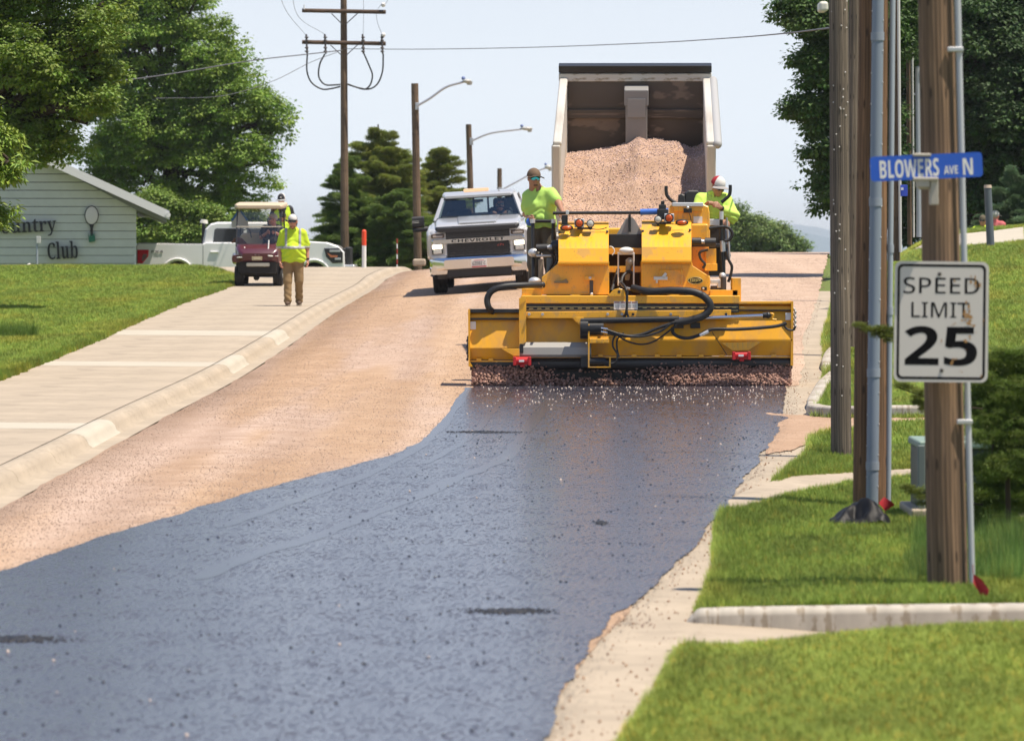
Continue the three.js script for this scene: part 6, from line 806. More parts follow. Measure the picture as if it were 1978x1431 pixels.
  if (o.cap) { // crown with front panel, brim and button
    const dome = (a, b) => { const g = new THREE.SphereGeometry(1, 24, 12, a, b, 0, Math.PI * 0.52); g.scale(0.093, 0.105, 0.118); g.translate(0, 0.045, -0.012); return g; };
    const c = part('cap', [hg(dome(0, Math.PI * 2))], o.cap[0], t); if (o.cap[1]) { const g = dome(Math.PI * 0.12, Math.PI * 0.76); g.scale(1.012, 1.012, 1.012); part('front_panel', hg(g), o.cap[1], c); }
    const br = quadGrid((u, v) => { const a = lerp(-1.15, 1.15, u), r = lerp(0.098, 0.185 - 0.02 * Math.abs(a), v); return V(Math.sin(a) * r * 0.9, 0.046 - 0.012 * v - 0.022 * Math.sin(a) ** 2 - 0.012 * v * Math.abs(Math.sin(a)), -0.012 + Math.cos(a) * r * 1.06); }, 16, 5); const br2 = br.clone(); br2.translate(0, -0.006, 0); part('brim', [hg(br), hg(br2)], o.cap[2] ?? o.cap[1] ?? o.cap[0], c); if (o.cap[3]) part('cap_mark', hg(ball(V(0.0, 0.085, 0.095), 0.025, 1, 0.7, 0.35, 10)), o.cap[3], c);
  }
  if (o.glasses) { const g = quadGrid((u, v) => { const a = lerp(-1.0, 1.0, u); return V(Math.sin(a) * 0.079, lerp(0.024, -0.024, v) * (1 - 0.35 * Math.abs(a) ** 3) * (Math.abs(a) < 0.12 && v > 0.6 ? 0.4 : 1) + 0.006, 0.018 + Math.cos(a) * 0.083); }, 24, 4), g2 = g.clone(); g2.translate(0, 0, -0.006); const s = part('sunglasses', [hg(g), hg(g2)], o.glasses, t); part('frame', [hg(tube([V(-0.078, 0.02, 0.05), V(-0.05, 0.026, 0.095), V(0, 0.027, 0.106), V(0.05, 0.026, 0.095), V(0.078, 0.02, 0.05)], 0.004, 20, 6)), ...[-1, 1].map(k => hg(rod(V(k * 0.078, 0.015, 0.055), V(k * 0.084, 0.012, -0.02), 0.003)))], black, s); }
  else part('eye', [-1, 1].map(k => hg(ball(V(k * 0.032, 0.008, 0.075), 0.0115, 1, 1, 1, 10))), std([0.5, 0.48, 0.45], 0.2), t);
  if (o.hair) { const hf = (x, y, z) => Math.max(ell(x, y, z, [0, 0.035, -0.02], [0.089 * (o.face ?? 1), 0.109, 0.106]), (z - 0.03) * 0.7 - (y - 0.045), -(y + 0.05) ) + 0.006 * (vnoise(x * 90, y * 60 + z * 40, 3) - 0.5); part('hair', hg(snet(hf, V(-0.13, -0.1, -0.15), V(0.13, 0.17, 0.13), 0.011)), o.hair, t); }
  if (o.beard) { const bf = (x, y, z) => Math.max(ell(x, y, z, [0, -0.06, 0.03], [0.063, 0.062, 0.068]) + 0.004 * (vnoise(x * 90, y * 90, 5) - 0.5), y + (o.beard[1] ?? 0.05), -z + 0.02, Math.abs(x) - (o.beard[2] ?? 0.09)); part('beard', hg(snet(bf, V(-0.1, -0.15, -0.05), V(0.1, 0.03, 0.13), 0.009)), o.beard[0], t); }
  if (o.watch) { const k = o.watch, a = V(...J['w' + k]), d = V(...J['e' + k]).sub(a).normalize(); part('watch', [rod(a.clone().addScaledVector(d, 0.015), a.clone().addScaledVector(d, 0.045), 0.036, 0.038, 14)], black, t); }
  if (o.glove) { const k = o.glove[0], a = V(...J['w' + k]); part('glove', [ball(a.clone().add(V(0, -0.05, 0.02)), 0.052, 1, 1.1, 0.9)], o.glove[1], t); }
  if (o.extra) o.extra(t, J, hm);
  if (o.matrix) { o.matrix(t); } else { t.position.copy(o.at); t.rotation.y = o.ry ?? 0; if (o.scale) t.scale.setScalar(o.scale); }
  return t;
}
const cloth = (r, g, b) => std([r, g, b], 0.85);
const lime = cloth(0.4, 0.64, 0.13), limeBright = cloth(0.5, 0.68, 0.03), khaki = cloth(0.25, 0.165, 0.075), olive = cloth(0.1, 0.085, 0.06), tapeM = std([0.36, 0.37, 0.38], 0.45), lens = new THREE.MeshPhysicalMaterial({ color: new THREE.Color().setRGB(0.02, 0.03, 0.035), roughness: 0.06, clearcoat: 1, side: THREE.DoubleSide }), mirrorLens = new THREE.MeshPhysicalMaterial({ color: new THREE.Color().setRGB(0.05, 0.42, 0.42), metalness: 0.75, roughness: 0.12, side: THREE.DoubleSide, iridescence: 0.6, iridescenceIOR: 1.6 });
const bootM = std([0.06, 0.04, 0.03], 0.7), greyHair = std([0.42, 0.4, 0.38], 0.8), capWhite = cloth(0.6, 0.58, 0.55), capBlack = cloth(0.02, 0.02, 0.025), denim = cloth(0.06, 0.08, 0.13);
// man standing on the machine's left platform
person({ label: 'man in a lime T-shirt and brown cap standing on the spreader, left end', at: at(1045, 582, 63.35), cell: 0.014, skin: skinM.tan,
  pose: { head: [-0.095, 1.665, 0.05], neck: [-0.04, 1.525, 0.0], sL: [-0.165, 1.43, -0.04], sR: [0.14, 1.455, 0.03], eL: [-0.2, 1.19, -0.13], eR: [0.24, 1.33, 0.22], wL: [-0.155, 1.13, 0.12], wR: [0.29, 1.21, 0.45], hL: [-0.085, 0.93, -0.03], hR: [0.1, 0.93, -0.03], kL: [-0.1, 0.5, 0.02], kR: [0.13, 0.5, 0.02], aL: [-0.1, 0.1, -0.03], aR: [0.14, 0.1, -0.03] },
  turn: 0.3, nod: -0.02, shirt: lime, trousers: olive, boots: bootM, cap: [cloth(0.12, 0.075, 0.045), cloth(0.14, 0.09, 0.055), cloth(0.1, 0.065, 0.04)], glasses: mirrorLens, beard: [std([0.05, 0.03, 0.022], 0.9), 0.078, 0.03], hem: 1.0, glove: ['L', bluePad], curlR: 0.5, palmR: V(0, -1, 0.2), sleeve: 0.62 });
// operator seated on the right
person({ label: 'operator in a lime hooded top and red-backed white cap at the controls', at: at(1378, 434, 63.6), cell: 0.014, skin: skinM.tan,
  pose: { head: [0.06, 0.515, 0.12], neck: [0.02, 0.405, 0.05], sL: [-0.16, 0.345, 0.03], sR: [0.17, 0.335, 0.03], eL: [-0.24, 0.15, 0.16], eR: [0.25, 0.12, 0.14], wL: [-0.11, 0.27, 0.34], wR: [0.08, 0.235, 0.36], hL: [-0.1, -0.02, 0], hR: [0.1, -0.02, 0], kL: [-0.14, 0.0, 0.42], kR: [0.14, 0.0, 0.42], aL: [-0.14, -0.42, 0.45], aR: [0.14, -0.42, 0.45] },
  turn: 0.5, nod: 0.35, tilt: -0.05, shirt: cloth(0.5, 0.72, 0.12), sleeve: 1.55, trousers: denim, cap: [cloth(0.36, 0.02, 0.03), capWhite, cloth(0.3, 0.28, 0.27)], glasses: lens, hem: -0.12, wrinkle: 0.032, watch: 'R', palmL: V(0, -1, 0.1), palmR: V(0, -0.4, -1), curlR: 0.9,
  extra: (t, J) => part('hood', [(() => { const g = new THREE.TorusGeometry(0.085, 0.035, 8, 20); g.rotateX(Math.PI / 2 - 0.4); g.translate(J.neck[0], J.neck[1] + 0.005, J.neck[2] - 0.02); return g; })()], cloth(0.46, 0.68, 0.1), t) });
// walker on the pavement
{ const D = 90.6, x = (566 - CX) * D / F; person({ label: 'man walking on the pavement in a lime reflective shirt and khaki trousers', at: V(x, gY(x, D) + 0.005, -D), cell: 0.014, girth: 1.2, face: 1.1, skin: skinM.red, scale: 1.0,
  pose: { head: [-0.01, 1.635, 0.04], sL: [-0.185, 1.4, 0], sR: [0.185, 1.4, 0], eL: [-0.26, 1.12, -0.02], eR: [0.265, 1.13, -0.06], wL: [-0.25, 0.86, 0.1], wR: [0.28, 0.88, -0.02], hL: [-0.1, 0.9, 0], hR: [0.1, 0.9, 0], kL: [-0.105, 0.49, 0.07], kR: [0.11, 0.49, 0.0], aL: [-0.1, 0.1, 0.12], aR: [0.105, 0.11, -0.2] },
  shirt: limeBright, trousers: khaki, boots: std([0.09, 0.055, 0.035], 0.8), cap: [capBlack, capWhite, cloth(0.05, 0.045, 0.04)], glasses: lens, beard: [std([0.3, 0.15, 0.1], 0.9), 0.078, 0.05], hem: 0.85, watch: 'R', sleeve: 0.75, wrinkle: 0.028,
  tape: [tapeM, [(x, y) => Math.abs(y - 1.135) - 0.026, (x, y, z) => Math.max(Math.abs(Math.abs(x) - 0.135) - 0.024, 1.135 - y, -z - 0.3)]] }); }
// vest man behind the cart, crouching man between, driver, dog
{ const D = 117, x = (545 - CX) * D / F; person({ label: 'man in a dark cap and lime vest standing tall behind the golf cart', at: V(x, gY(x, D) - 0.01, -D), skin: skinM.red, nod: 0.35, turn: -0.1, pose: { head: [-0.02, 1.66, 0.06] }, shirt: capBlack, sleeve: 1.9, trousers: denim, boots: bootM, cap: [capWhite, capBlack, cloth(0.3, 0.3, 0.3), capWhite], hem: 0.86, vest: [limeBright, (x, y, z) => Math.max(Math.abs(x) < 0.03 + Math.max(0, y - 1.2) * 0.25 ? 0.01 : -9, Math.abs(x) - 0.2)], scale: 1.05 }); }
{ const D = 112, x = (545.5 - CX) * D / F; person({ label: 'man mostly hidden between the golf cart and the walking man, lime vest', at: V(x, gY(x, D) - 0.03, -D), skin: skinM.red, shirt: limeBright, sleeve: 0.6, trousers: denim, boots: bootM, cap: [capBlack, null, capBlack], glasses: lens, hem: 0.86, scale: 0.9, beard: [std([0.25, 0.13, 0.09], 0.9), 0.075, 0.06] }); }
{ const D = 107.9, b = at(526, 479, D); person({ label: 'grey-haired man in a dark T-shirt driving the golf cart, looking sideways', at: b, skin: skinM.red,
  pose: { head: [0.0, 0.66, 0.08], neck: [0.02, 0.53, 0.02], sL: [-0.18, 0.44, 0.02], sR: [0.18, 0.44, 0.02], eL: [-0.25, 0.25, 0.2], eR: [0.25, 0.25, 0.2], wL: [-0.1, 0.36, 0.42], wR: [0.08, 0.36, 0.42], hL: [-0.1, 0.03, 0], hR: [0.1, 0.03, 0], kL: [-0.13, 0.04, 0.42], kR: [0.13, 0.04, 0.42], aL: [-0.13, -0.36, 0.5], aR: [0.13, -0.36, 0.5] }, turn: -1.1, face: 1.15, girth: 1.12, shirt: cloth(0.03, 0.03, 0.035), sleeve: 0.7, trousers: denim, boots: bootM, glasses: lens, hair: greyHair, hem: -0.05, palmL: V(0, 0, 1), palmR: V(0, 0, 1) }); }
{ // driver of the silver pickup
  person({ label: 'driver in sunglasses behind the windscreen of the silver pickup', skin: skinM.red, pose: { head: [0.42, 1.7, -2.45], neck: [0.42, 1.57, -2.5], sL: [0.24, 1.47, -2.5], sR: [0.6, 1.47, -2.5], eL: [0.2, 1.25, -2.35], eR: [0.68, 1.3, -2.35], wL: [0.3, 1.5, -2.05], wR: [0.55, 1.5, -2.05], hL: [0.33, 1.08, -2.5], hR: [0.51, 1.08, -2.5], kL: [0.3, 1.1, -2.08], kR: [0.54, 1.1, -2.08], aL: [0.3, 0.72, -1.9], aR: [0.54, 0.72, -1.9] }, shirt: cloth(0.1, 0.1, 0.11), sleeve: 0.6, trousers: denim, glasses: lens, hair: std([0.06, 0.04, 0.03], 0.9), hem: 1.02, turn: 0.3, palmL: V(0, 0, 1), palmR: V(0, 0, 1), matrix: t => { silverTruck.updateMatrixWorld(); silverTruck.matrixWorld.decompose(t.position, t.quaternion, t.scale); } });
}
{ // dog on the cart seat
  const D = 107.6, b = at(463, 480, D), t = thing('dog', b, 'brown dog sitting on the passenger side of the golf cart, looking out', 'dog');
  const f = field([[[0.09, 0.05, -0.05], [0.0, 0.16, 0], 0.1, 0.085], [[0.0, 0.16, 0], [-0.06, 0.19, 0.03], 0.075, 0.055], [[-0.05, 0.2, 0.03], [-0.09, 0.2, 0.04], 0.062, 0.055], [[-0.1, 0.185, 0.05], [-0.17, 0.15, 0.06], 0.036, 0.026], [[-0.03, 0.08, 0.05], [-0.03, -0.04, 0.07], 0.035, 0.026], [[0.02, 0.08, -0.03], [0.02, -0.04, -0.01], 0.035, 0.026], [[0.13, 0.0, 0.02], [0.05, -0.03, 0.06], 0.06, 0.035], [[0.18, 0.0, -0.08], [0.28, -0.02, -0.02], 0.025, 0.015]], 0.04);
  const body = snet(f, V(-0.25, -0.1, -0.2), V(0.32, 0.32, 0.2), 0.013); body.translate(b.x, b.y, b.z); const fur = std([0.17, 0.065, 0.028], 0.9); part('body', body, fur, t);
  each('ear', [[-0.02, 0.02], [-0.04, 0.09]].map(([x, z]) => ball(V(b.x + x, b.y + 0.18, b.z + z), 0.03, 0.7, 1.6, 0.5, 10)), std([0.11, 0.04, 0.018], 0.9), t); part('nose', ball(V(b.x - 0.195, b.y + 0.152, b.z + 0.062), 0.013), black, t); part('eye', ball(V(b.x - 0.11, b.y + 0.215, b.z + 0.085), 0.009), black, t);
}
// two people beyond the brow of the right lawn
{ const D = 116, x = (1899 - CX) * D / F; person({ label: 'person in a camouflage cap and lime vest, shown to the shoulders beyond the right lawn', at: V(x, EYE + (HY - 417) * D / F - 1.76, -D), skin: skinM.red, turn: -0.3, shirt: limeBright, sleeve: 0.6, trousers: denim, boots: bootM, cap: [cloth(0.07, 0.06, 0.035), cloth(0.1, 0.085, 0.05), cloth(0.06, 0.05, 0.03)], glasses: lens, cell: 0.02 }); }
{ const D = 116.5, x = (1924 - CX) * D / F; person({ label: 'person in a pink shirt and white cap seen from behind, beside the grey bollard', at: V(x, EYE + (HY - 408) * D / F - 1.76, -D), ry: 2.7, skin: skinM.red, shirt: cloth(0.5, 0.12, 0.13), sleeve: 0.6, trousers: khaki, boots: bootM, cap: [capWhite, null, capWhite], hair: greyHair, cell: 0.02, girth: 1.15 }); }
// ---------------------------------------------------------------- foliage
const leafMat = (rough = 0.75, tr = 0.4) => new THREE.MeshPhysicalMaterial({ color: 0xffffff, roughness: rough, transmission: tr, thickness: 0, side: THREE.DoubleSide, specularIntensity: 0.5 });
function spray(kind, seed) { // a small twig of leaves: broad, long or needle-like
  const r = rng(seed), pos = [], tri = (a, b, c) => pos.push(...a, ...b, ...c), n = kind === 'needle' ? 34 : kind === 'long' ? 15 : 17;
  for (let i = 0; i < n; i++) {
    const th = r() * 6.283, ph = Math.acos(1 - 1.75 * r()), rad = 0.25 + 0.75 * r(), c = [Math.sin(ph) * Math.cos(th) * rad, Math.cos(ph) * rad * 0.7, Math.sin(ph) * Math.sin(th) * rad];
    const d = V(c[0] + (r() - 0.5) * 0.6, c[1] * 0.6 + (kind === 'needle' ? 0.25 : -0.22) + (r() - 0.5) * 0.5, c[2] + (r() - 0.5) * 0.6).normalize(), up = V(r() - 0.5, 1.1, r() - 0.5).normalize(), s = V().crossVectors(d, up).normalize(), u = V().crossVectors(s, d);
    const L = (kind === 'needle' ? 0.62 : kind === 'long' ? 0.62 : 0.46) * (0.7 + 0.6 * r()), w = L * (kind === 'needle' ? 0.12 : kind === 'long' ? 0.17 : 0.36);
    const P = (a, b, h) => [c[0] + d.x * a * L + s.x * b * w + u.x * h * L, c[1] + d.y * a * L + s.y * b * w + u.y * h * L, c[2] + d.z * a * L + s.z * b * w + u.z * h * L];
    const A = P(0, 0, 0), T2 = P(1, 0, -0.12), l = P(0.45, 1, 0.06), q = P(0.45, -1, 0.06), m = P(0.5, 0, -0.02); tri(A, m, l); tri(l, m, T2); tri(A, q, m); tri(m, q, T2);
  }
  const g = new THREE.BufferGeometry(); g.setAttribute('position', new THREE.Float32BufferAttribute(pos, 3)); g.computeVertexNormals(); return g;
}
const SPR = { broad: spray('broad', 1), long: spray('long', 2), needle: spray('needle', 3) };
const bark = new THREE.MeshStandardMaterial({ map: T.wood, color: new THREE.Color().setRGB(0.3, 0.27, 0.24), roughness: 1 });
function crown(parent, blobs, o) { // clumps of leaf sprays on lobes [px, py, rx, ry (, depth offset)] at distance D
  const r = rng(o.seed), b = baseOf.get(parent), s = F / o.D, items = [], area = blobs.map(q => q[2] * q[3]), sum = area.reduce((a, c) => a + c, 0), m = new THREE.Matrix4(), q4 = new THREE.Quaternion(), e = new THREE.Euler();
  blobs.forEach((q, bi) => {
    const c = at(q[0], q[1], o.D + (q[4] ?? 0)), rx = q[2] / s, ry = q[3] / s, rz = (q[5] ?? Math.min(rx, ry) * 1.1), nb = Math.round(o.n * area[bi] / sum / o.per);
    for (let i = 0; i < nb; i++) { // one bough: a flattened clump of sprays
      const th = r() * 6.283, cz = 2 * r() - 1, sn = Math.sqrt(1 - cz * cz), k = 0.4 + 0.72 * r() ** 0.6, bc = V(c.x + Math.cos(th) * sn * rx * k, c.y + cz * ry * k, c.z + Math.sin(th) * sn * rz * k), br = o.bough * (0.6 + 0.8 * r()), tone = 0.88 + 0.24 * r();
      for (let j = 0; j < o.per; j++) { const a = r() * 6.283, rr2 = br * Math.sqrt(r()), p = V(bc.x + Math.cos(a) * rr2, bc.y + (r() - 0.5) * br * (o.flat ?? 0.7) - rr2 * 0.25 * (o.droop ?? 1), bc.z + Math.sin(a) * rr2); items.push([p, o.leaf * (0.7 + 0.6 * r()), r() * 6.283, tone * (0.85 + 0.3 * r()), (r() - 0.5) * 0.7]); }
    }
  });
  return foliage(parent, items, o);
}
function foliage(parent, items, o) {
  const b = baseOf.get(parent), m = new THREE.Matrix4(), q4 = new THREE.Quaternion(), e = new THREE.Euler(), im = new THREE.InstancedMesh(SPR[o.kind], o.mat ?? leafMat(), items.length), col = new THREE.Color();
  items.forEach(([p, k, a, t, tl], i) => { q4.setFromEuler(e.set(tl, a, tl * 0.7)); im.setMatrixAt(i, m.compose(p.sub(b), q4, V(k, k, k))); const y = hash(i, 7, o.seed); im.setColorAt(i, col.setRGB(o.col[0] * t * (0.9 + 0.3 * y), o.col[1] * t, o.col[2] * t)); });
  im.name = 'crown'; im.userData.kind = 'stuff'; im.castShadow = im.receiveShadow = true; parent.add(im); baseOf.set(im, b); return im;
}
function conifer(name, D, x, y0, y1, w, prof, o, label, group) { // boughs spring from the trunk, spread and taper to ragged tips; prof: [share of height from the top, reach in photo pixels]
  const b = at(x, y0, D), top = at(x + (o.lean ?? 0), y1, D), t = thing(name, b, label, 'tree', group), s = F / D, r = rng(o.seed), reach = curve(prof), items = [], limbs = [rod(b, top, w / s / 2, w / s / 10, 10)];
  for (let i = 0; i < o.boughs; i++) {
    const k = 0.02 + 0.98 * r() ** 0.75, st = top.clone().lerp(b, k), az = r() * 6.283, L = reach(k) / s * (0.32 + 0.95 * r() ** 1.4), rise = lerp(0.75, 0.12, Math.min(1, k * 1.2)) + 0.25 * (r() - 0.5), d = V(Math.cos(az), rise, Math.sin(az)), tone = 0.85 + 0.3 * r(), n = Math.round((o.per ?? 10) * (0.5 + 0.6 * L * s / 60));
    const P = u => st.clone().addScaledVector(d, L * u).add(V(0, -0.22 * L * u * u, 0));
    if (i % 3 === 0) limbs.push(tube([st, P(0.4), P(0.85)], w / s / 14, 5, 4));
    for (let j = 0; j < n; j++) { const u = 0.18 + 0.85 * Math.sqrt(r()), sp = L * 0.2 * (1.15 - u), p = P(u).add(V((r() - 0.5) * 2 * sp, (r() - 0.5) * sp * 0.5, (r() - 0.5) * 2 * sp)); items.push([p, o.leaf * (1.15 - 0.5 * u) * (0.75 + 0.5 * r()), r() * 6.283, tone * (0.85 + 0.3 * r()), (r() - 0.5) * 0.9]); }
  }
  part('trunk', limbs, bark, t); foliage(t, items, o); return t;
}
function tree(name, D, base, boughs, blobs, o, label, cat = 'tree', group) {
  const b = at(base[0], base[1], D), t = thing(name, b, label, cat, group), s = F / D, gs = [];
  const hub = at(base[2] ?? base[0], base[3], D), w = base[4] / s / 2; gs.push(rod(b.clone().add(V(0, -0.3, 0)), hub, w, w * 0.7, 12));
  const r = rng(o.seed + 99); for (const q of blobs) { if (boughs === 0) break; const c = at(q[0], q[1], D + (q[4] ?? 0)), st = b.clone().lerp(hub, 0.55 + 0.45 * r()), mid = st.clone().lerp(c, 0.5).add(V(0, 0.12 * c.distanceTo(st), 0)); gs.push(tube([st, mid, c], w * 0.28, 10, 6)); for (let k = 0; k < boughs; k++) { const e2 = c.clone().add(V((r() - 0.5) * 1.7 * q[2] / s, (r() - 0.4) * 1.5 * q[3] / s, (r() - 0.5) * q[2] / s)); gs.push(tube([mid, mid.clone().lerp(e2, 0.5).add(V(0, 0.15, 0)), e2], w * 0.1, 6, 5)); } }
  part('trunk', gs, o.bark ?? bark, t); crown(t, blobs, { D, ...o }); return t;
}
const green = { ash: [0.2, 0.31, 0.035], maple: [0.18, 0.3, 0.035], light: [0.2, 0.31, 0.045], cedar: [0.24, 0.3, 0.06], dark: [0.05, 0.11, 0.025], cedarDark: [0.16, 0.25, 0.055], deep: [0.07, 0.15, 0.025], haze: [0.17, 0.26, 0.07], spruce: [0.13, 0.22, 0.11], juniper: [0.16, 0.24, 0.045] };
tree('ash_tree', 62, [-190, 560, -170, 250, 60], 3, [[-28, 325, 34, 58, 0, 0.4], [-16, 262, 28, 30, 0.2, 0.3], [-60, 400, 50, 40, 0, 0.4], [-14, 405, 22, 22, -0.1, 0.2], [-100, 250, 80, 110, 0.4, 0.7], [14, 318, 16, 22, -0.2, 0.15]], { seed: 11, kind: 'long', n: 2600, per: 14, bough: 0.17, leaf: 0.14, col: green.ash, mat: leafMat(0.5, 0.25) }, 'ash branches with long glossy leaves hanging into the picture at its left edge');
tree('shade_tree', 88, [-120, 560, -60, 260, 70], 5, [[30, 30, 120, 80], [20, 170, 115, 80], [130, 150, 60, 75], [120, 262, 62, 28], [-110, 150, 130, 170, 1], [178, 70, 36, 50, -0.5], [172, 195, 38, 32, -0.6], [60, -90, 130, 80], [30, 262, 40, 32, -0.8], [70, 110, 60, 50, -1.2], [205, 140, 20, 22], [210, 20, 24, 24], [90, 290, 30, 16]], { seed: 12, kind: 'broad', n: 9000, per: 18, bough: 0.36, leaf: 0.17, col: green.ash, mat: leafMat(0.6, 0.5) }, 'big dark leafy tree overhanging the clubhouse gable');
tree('maple_tree', 165, [335, 560, 330, 300, 46], 5, [[300, 40, 110, 95], [385, 95, 65, 80, -0.5], [455, 190, 60, 60, -0.4], [500, 235, 50, 60, 0.2], [330, 200, 110, 90], [420, 290, 85, 60, -0.6], [250, 320, 100, 70, 0.3], [480, 315, 55, 45], [360, 370, 90, 50, 0.2], [220, 150, 70, 100, 1], [320, -60, 110, 80], [255, 230, 60, 60, -1], [450, 375, 50, 30, 0.4], [420, 150, 55, 60, 0.8], [390, 220, 60, 50, -1.2], [215, 40, 60, 60, 0.4], [180, 110, 60, 70, 0.8], [240, -10, 60, 40], [230, 290, 60, 50, 0.4]], { seed: 13, kind: 'broad', n: 11500, per: 20, bough: 0.62, leaf: 0.25, col: green.maple, droop: 1.2 }, 'large bright green maple rising behind the clubhouse and white pickup');
tree('young_tree', 152, [350, 560, 350, 440, 14], 2, [[300, 395, 42, 24], [285, 430, 40, 35], [375, 432, 62, 38, 0.3], [330, 460, 70, 28], [430, 452, 45, 34, 0.5]], { seed: 14, kind: 'broad', n: 3600, per: 14, bough: 0.34, leaf: 0.22, col: green.light }, 'light green young tree between the clubhouse eave and the white pickup');
tree('far_tree', 185, [500, 580, 500, 470, 12], 2, [[495, 430, 45, 40], [520, 470, 50, 40], [460, 460, 40, 40]], { seed: 15, kind: 'broad', n: 1500, per: 12, bough: 0.5, leaf: 0.26, col: green.haze }, 'small pale tree seen through the golf cart windscreen');
conifer('cedar_tree', 148, 748, 570, 240, 14, [[0, 8], [0.08, 26], [0.2, 48], [0.4, 80], [0.6, 105], [1, 120]], { seed: 16, kind: 'needle', boughs: 420, per: 38, leaf: 0.17, lean: -18, col: green.cedar }, 'tall olive green cedar with ragged layered boughs behind the street lamp');
conifer('cedar_tree', 152, 845, 570, 285, 14, [[0, 8], [0.1, 28], [0.25, 48], [0.5, 62], [1, 75]], { seed: 26, kind: 'needle', boughs: 300, per: 38, leaf: 0.17, col: green.cedar }, 'olive green cedar just left of the silver pickup, behind its mirror');
conifer('cedar_tree', 139, 672, 570, 305, 12, [[0, 7], [0.12, 24], [0.3, 44], [0.55, 64], [1, 74]], { seed: 17, kind: 'needle', boughs: 380, per: 38, leaf: 0.16, col: green.cedarDark }, 'dark green cedar with boughs reaching left beside the power pole');
conifer('cedar_tree', 137, 775, 570, 370, 12, [[0, 7], [0.15, 34], [0.4, 66], [0.7, 84], [1, 90]], { seed: 27, kind: 'needle', boughs: 420, per: 38, leaf: 0.16, col: green.cedarDark }, 'low dark green cedar directly behind the red and white stake');
tree('round_tree', 270, [1460, 640, 1460, 470, 14], 1, [[1425, 425, 28, 28], [1405, 455, 45, 40], [1455, 455, 40, 35, -0.5], [1490, 462, 38, 34], [1520, 478, 28, 22], [1440, 485, 90, 26]], { seed: 18, kind: 'broad', n: 5000, per: 16, bough: 0.6, leaf: 0.36, col: green.haze }, 'hazy rounded tree below the crest to the right of the machine');
tree('far_tree', 330, [610, 640, 610, 500, 8], 0, [[590, 492, 30, 18], [625, 486, 26, 22], [650, 480, 20, 26]], { seed: 19, kind: 'broad', n: 900, per: 12, bough: 0.7, leaf: 0.5, col: [0.05, 0.09, 0.04] }, 'tiny dark distant trees beside the hazy hills, left of the cedars');
tree('oak_tree', 104, [1815, 560, 1815, 100, 40], 0, [[1560, 12, 45, 32, -0.5], [1600, 40, 55, 50], [1578, 118, 42, 34, -0.3], [1550, 196, 34, 20, -0.4], [1590, 200, 45, 35], [1590, 270, 32, 34, -0.4], [1600, 330, 26, 34, -0.2], [1612, 385, 18, 18], [1650, 140, 60, 110, 0.3], [1690, 40, 90, 80], [1680, 290, 50, 110, 0.5]], { seed: 20, kind: 'broad', n: 7500, per: 15, bough: 0.36, leaf: 0.2, col: green.deep }, 'dark broad-leaved tree whose ragged edge hangs left of the roadside poles');
tree('oak_tree', 128, [1900, 620, 1900, 250, 70], 4, [[1760, 130, 110, 150], [1880, 90, 120, 140, -0.5], [1960, 200, 110, 160, -0.6], [1860, 280, 110, 110, 0.2], [1780, 330, 80, 90, 0.4], [1950, 370, 110, 70], [1840, 390, 110, 50, 0.6], [1740, 400, 40, 60, 0.8], [1900, -40, 160, 80], [2040, 280, 90, 200]], { seed: 21, kind: 'broad', n: 14000, per: 18, bough: 0.45, leaf: 0.27, col: green.dark }, 'huge dark tree filling the upper right behind the sign pole');
conifer('spruce_tree', 117, 1958, 560, 322, 12, [[0, 6], [0.15, 26], [0.35, 52], [0.6, 70], [1, 90]], { seed: 22, kind: 'needle', boughs: 230, per: 26, leaf: 0.14, col: green.spruce }, 'blue-green spruce in front of the dark tree, above the two people');
tree('juniper', 35.5, [1950, 1010, 1945, 760, 12], 3, [[1930, 692, 30, 16, 0, 0.1], [1898, 748, 18, 22, -0.1, 0.1], [1948, 745, 34, 26, 0, 0.15], [1918, 805, 34, 22, -0.1, 0.15], [1972, 800, 30, 36, 0.1, 0.15], [1985, 710, 22, 40, 0.1, 0.15], [1900, 842, 22, 10, -0.2, 0.08], [1945, 850, 30, 14, -0.1, 0.1], [1925, 770, 46, 34, 0, 0.18], [1960, 895, 44, 24, -0.15, 0.15], [1912, 905, 28, 20, -0.2, 0.1], [1990, 860, 30, 60, 0, 0.2]], { seed: 23, kind: 'needle', n: 7500, per: 16, bough: 0.075, leaf: 0.036, col: green.juniper, flat: 0.9, droop: 0.3 }, 'upright dark green juniper growing right of the speed limit sign');
tree('juniper', 36.3, [1930, 1020, 1935, 940, 10], 3, [[1935, 915, 40, 18, 0, 0.15], [1895, 955, 24, 16, -0.1, 0.1], [1955, 960, 38, 28, 0, 0.15], [1910, 992, 36, 16, -0.1, 0.1], [1980, 925, 24, 30, 0.1, 0.1]], { seed: 24, kind: 'needle', n: 5500, per: 16, bough: 0.075, leaf: 0.036, col: green.juniper, flat: 0.9, droop: 0.3 }, 'low juniper in front of the green utility cabinet');
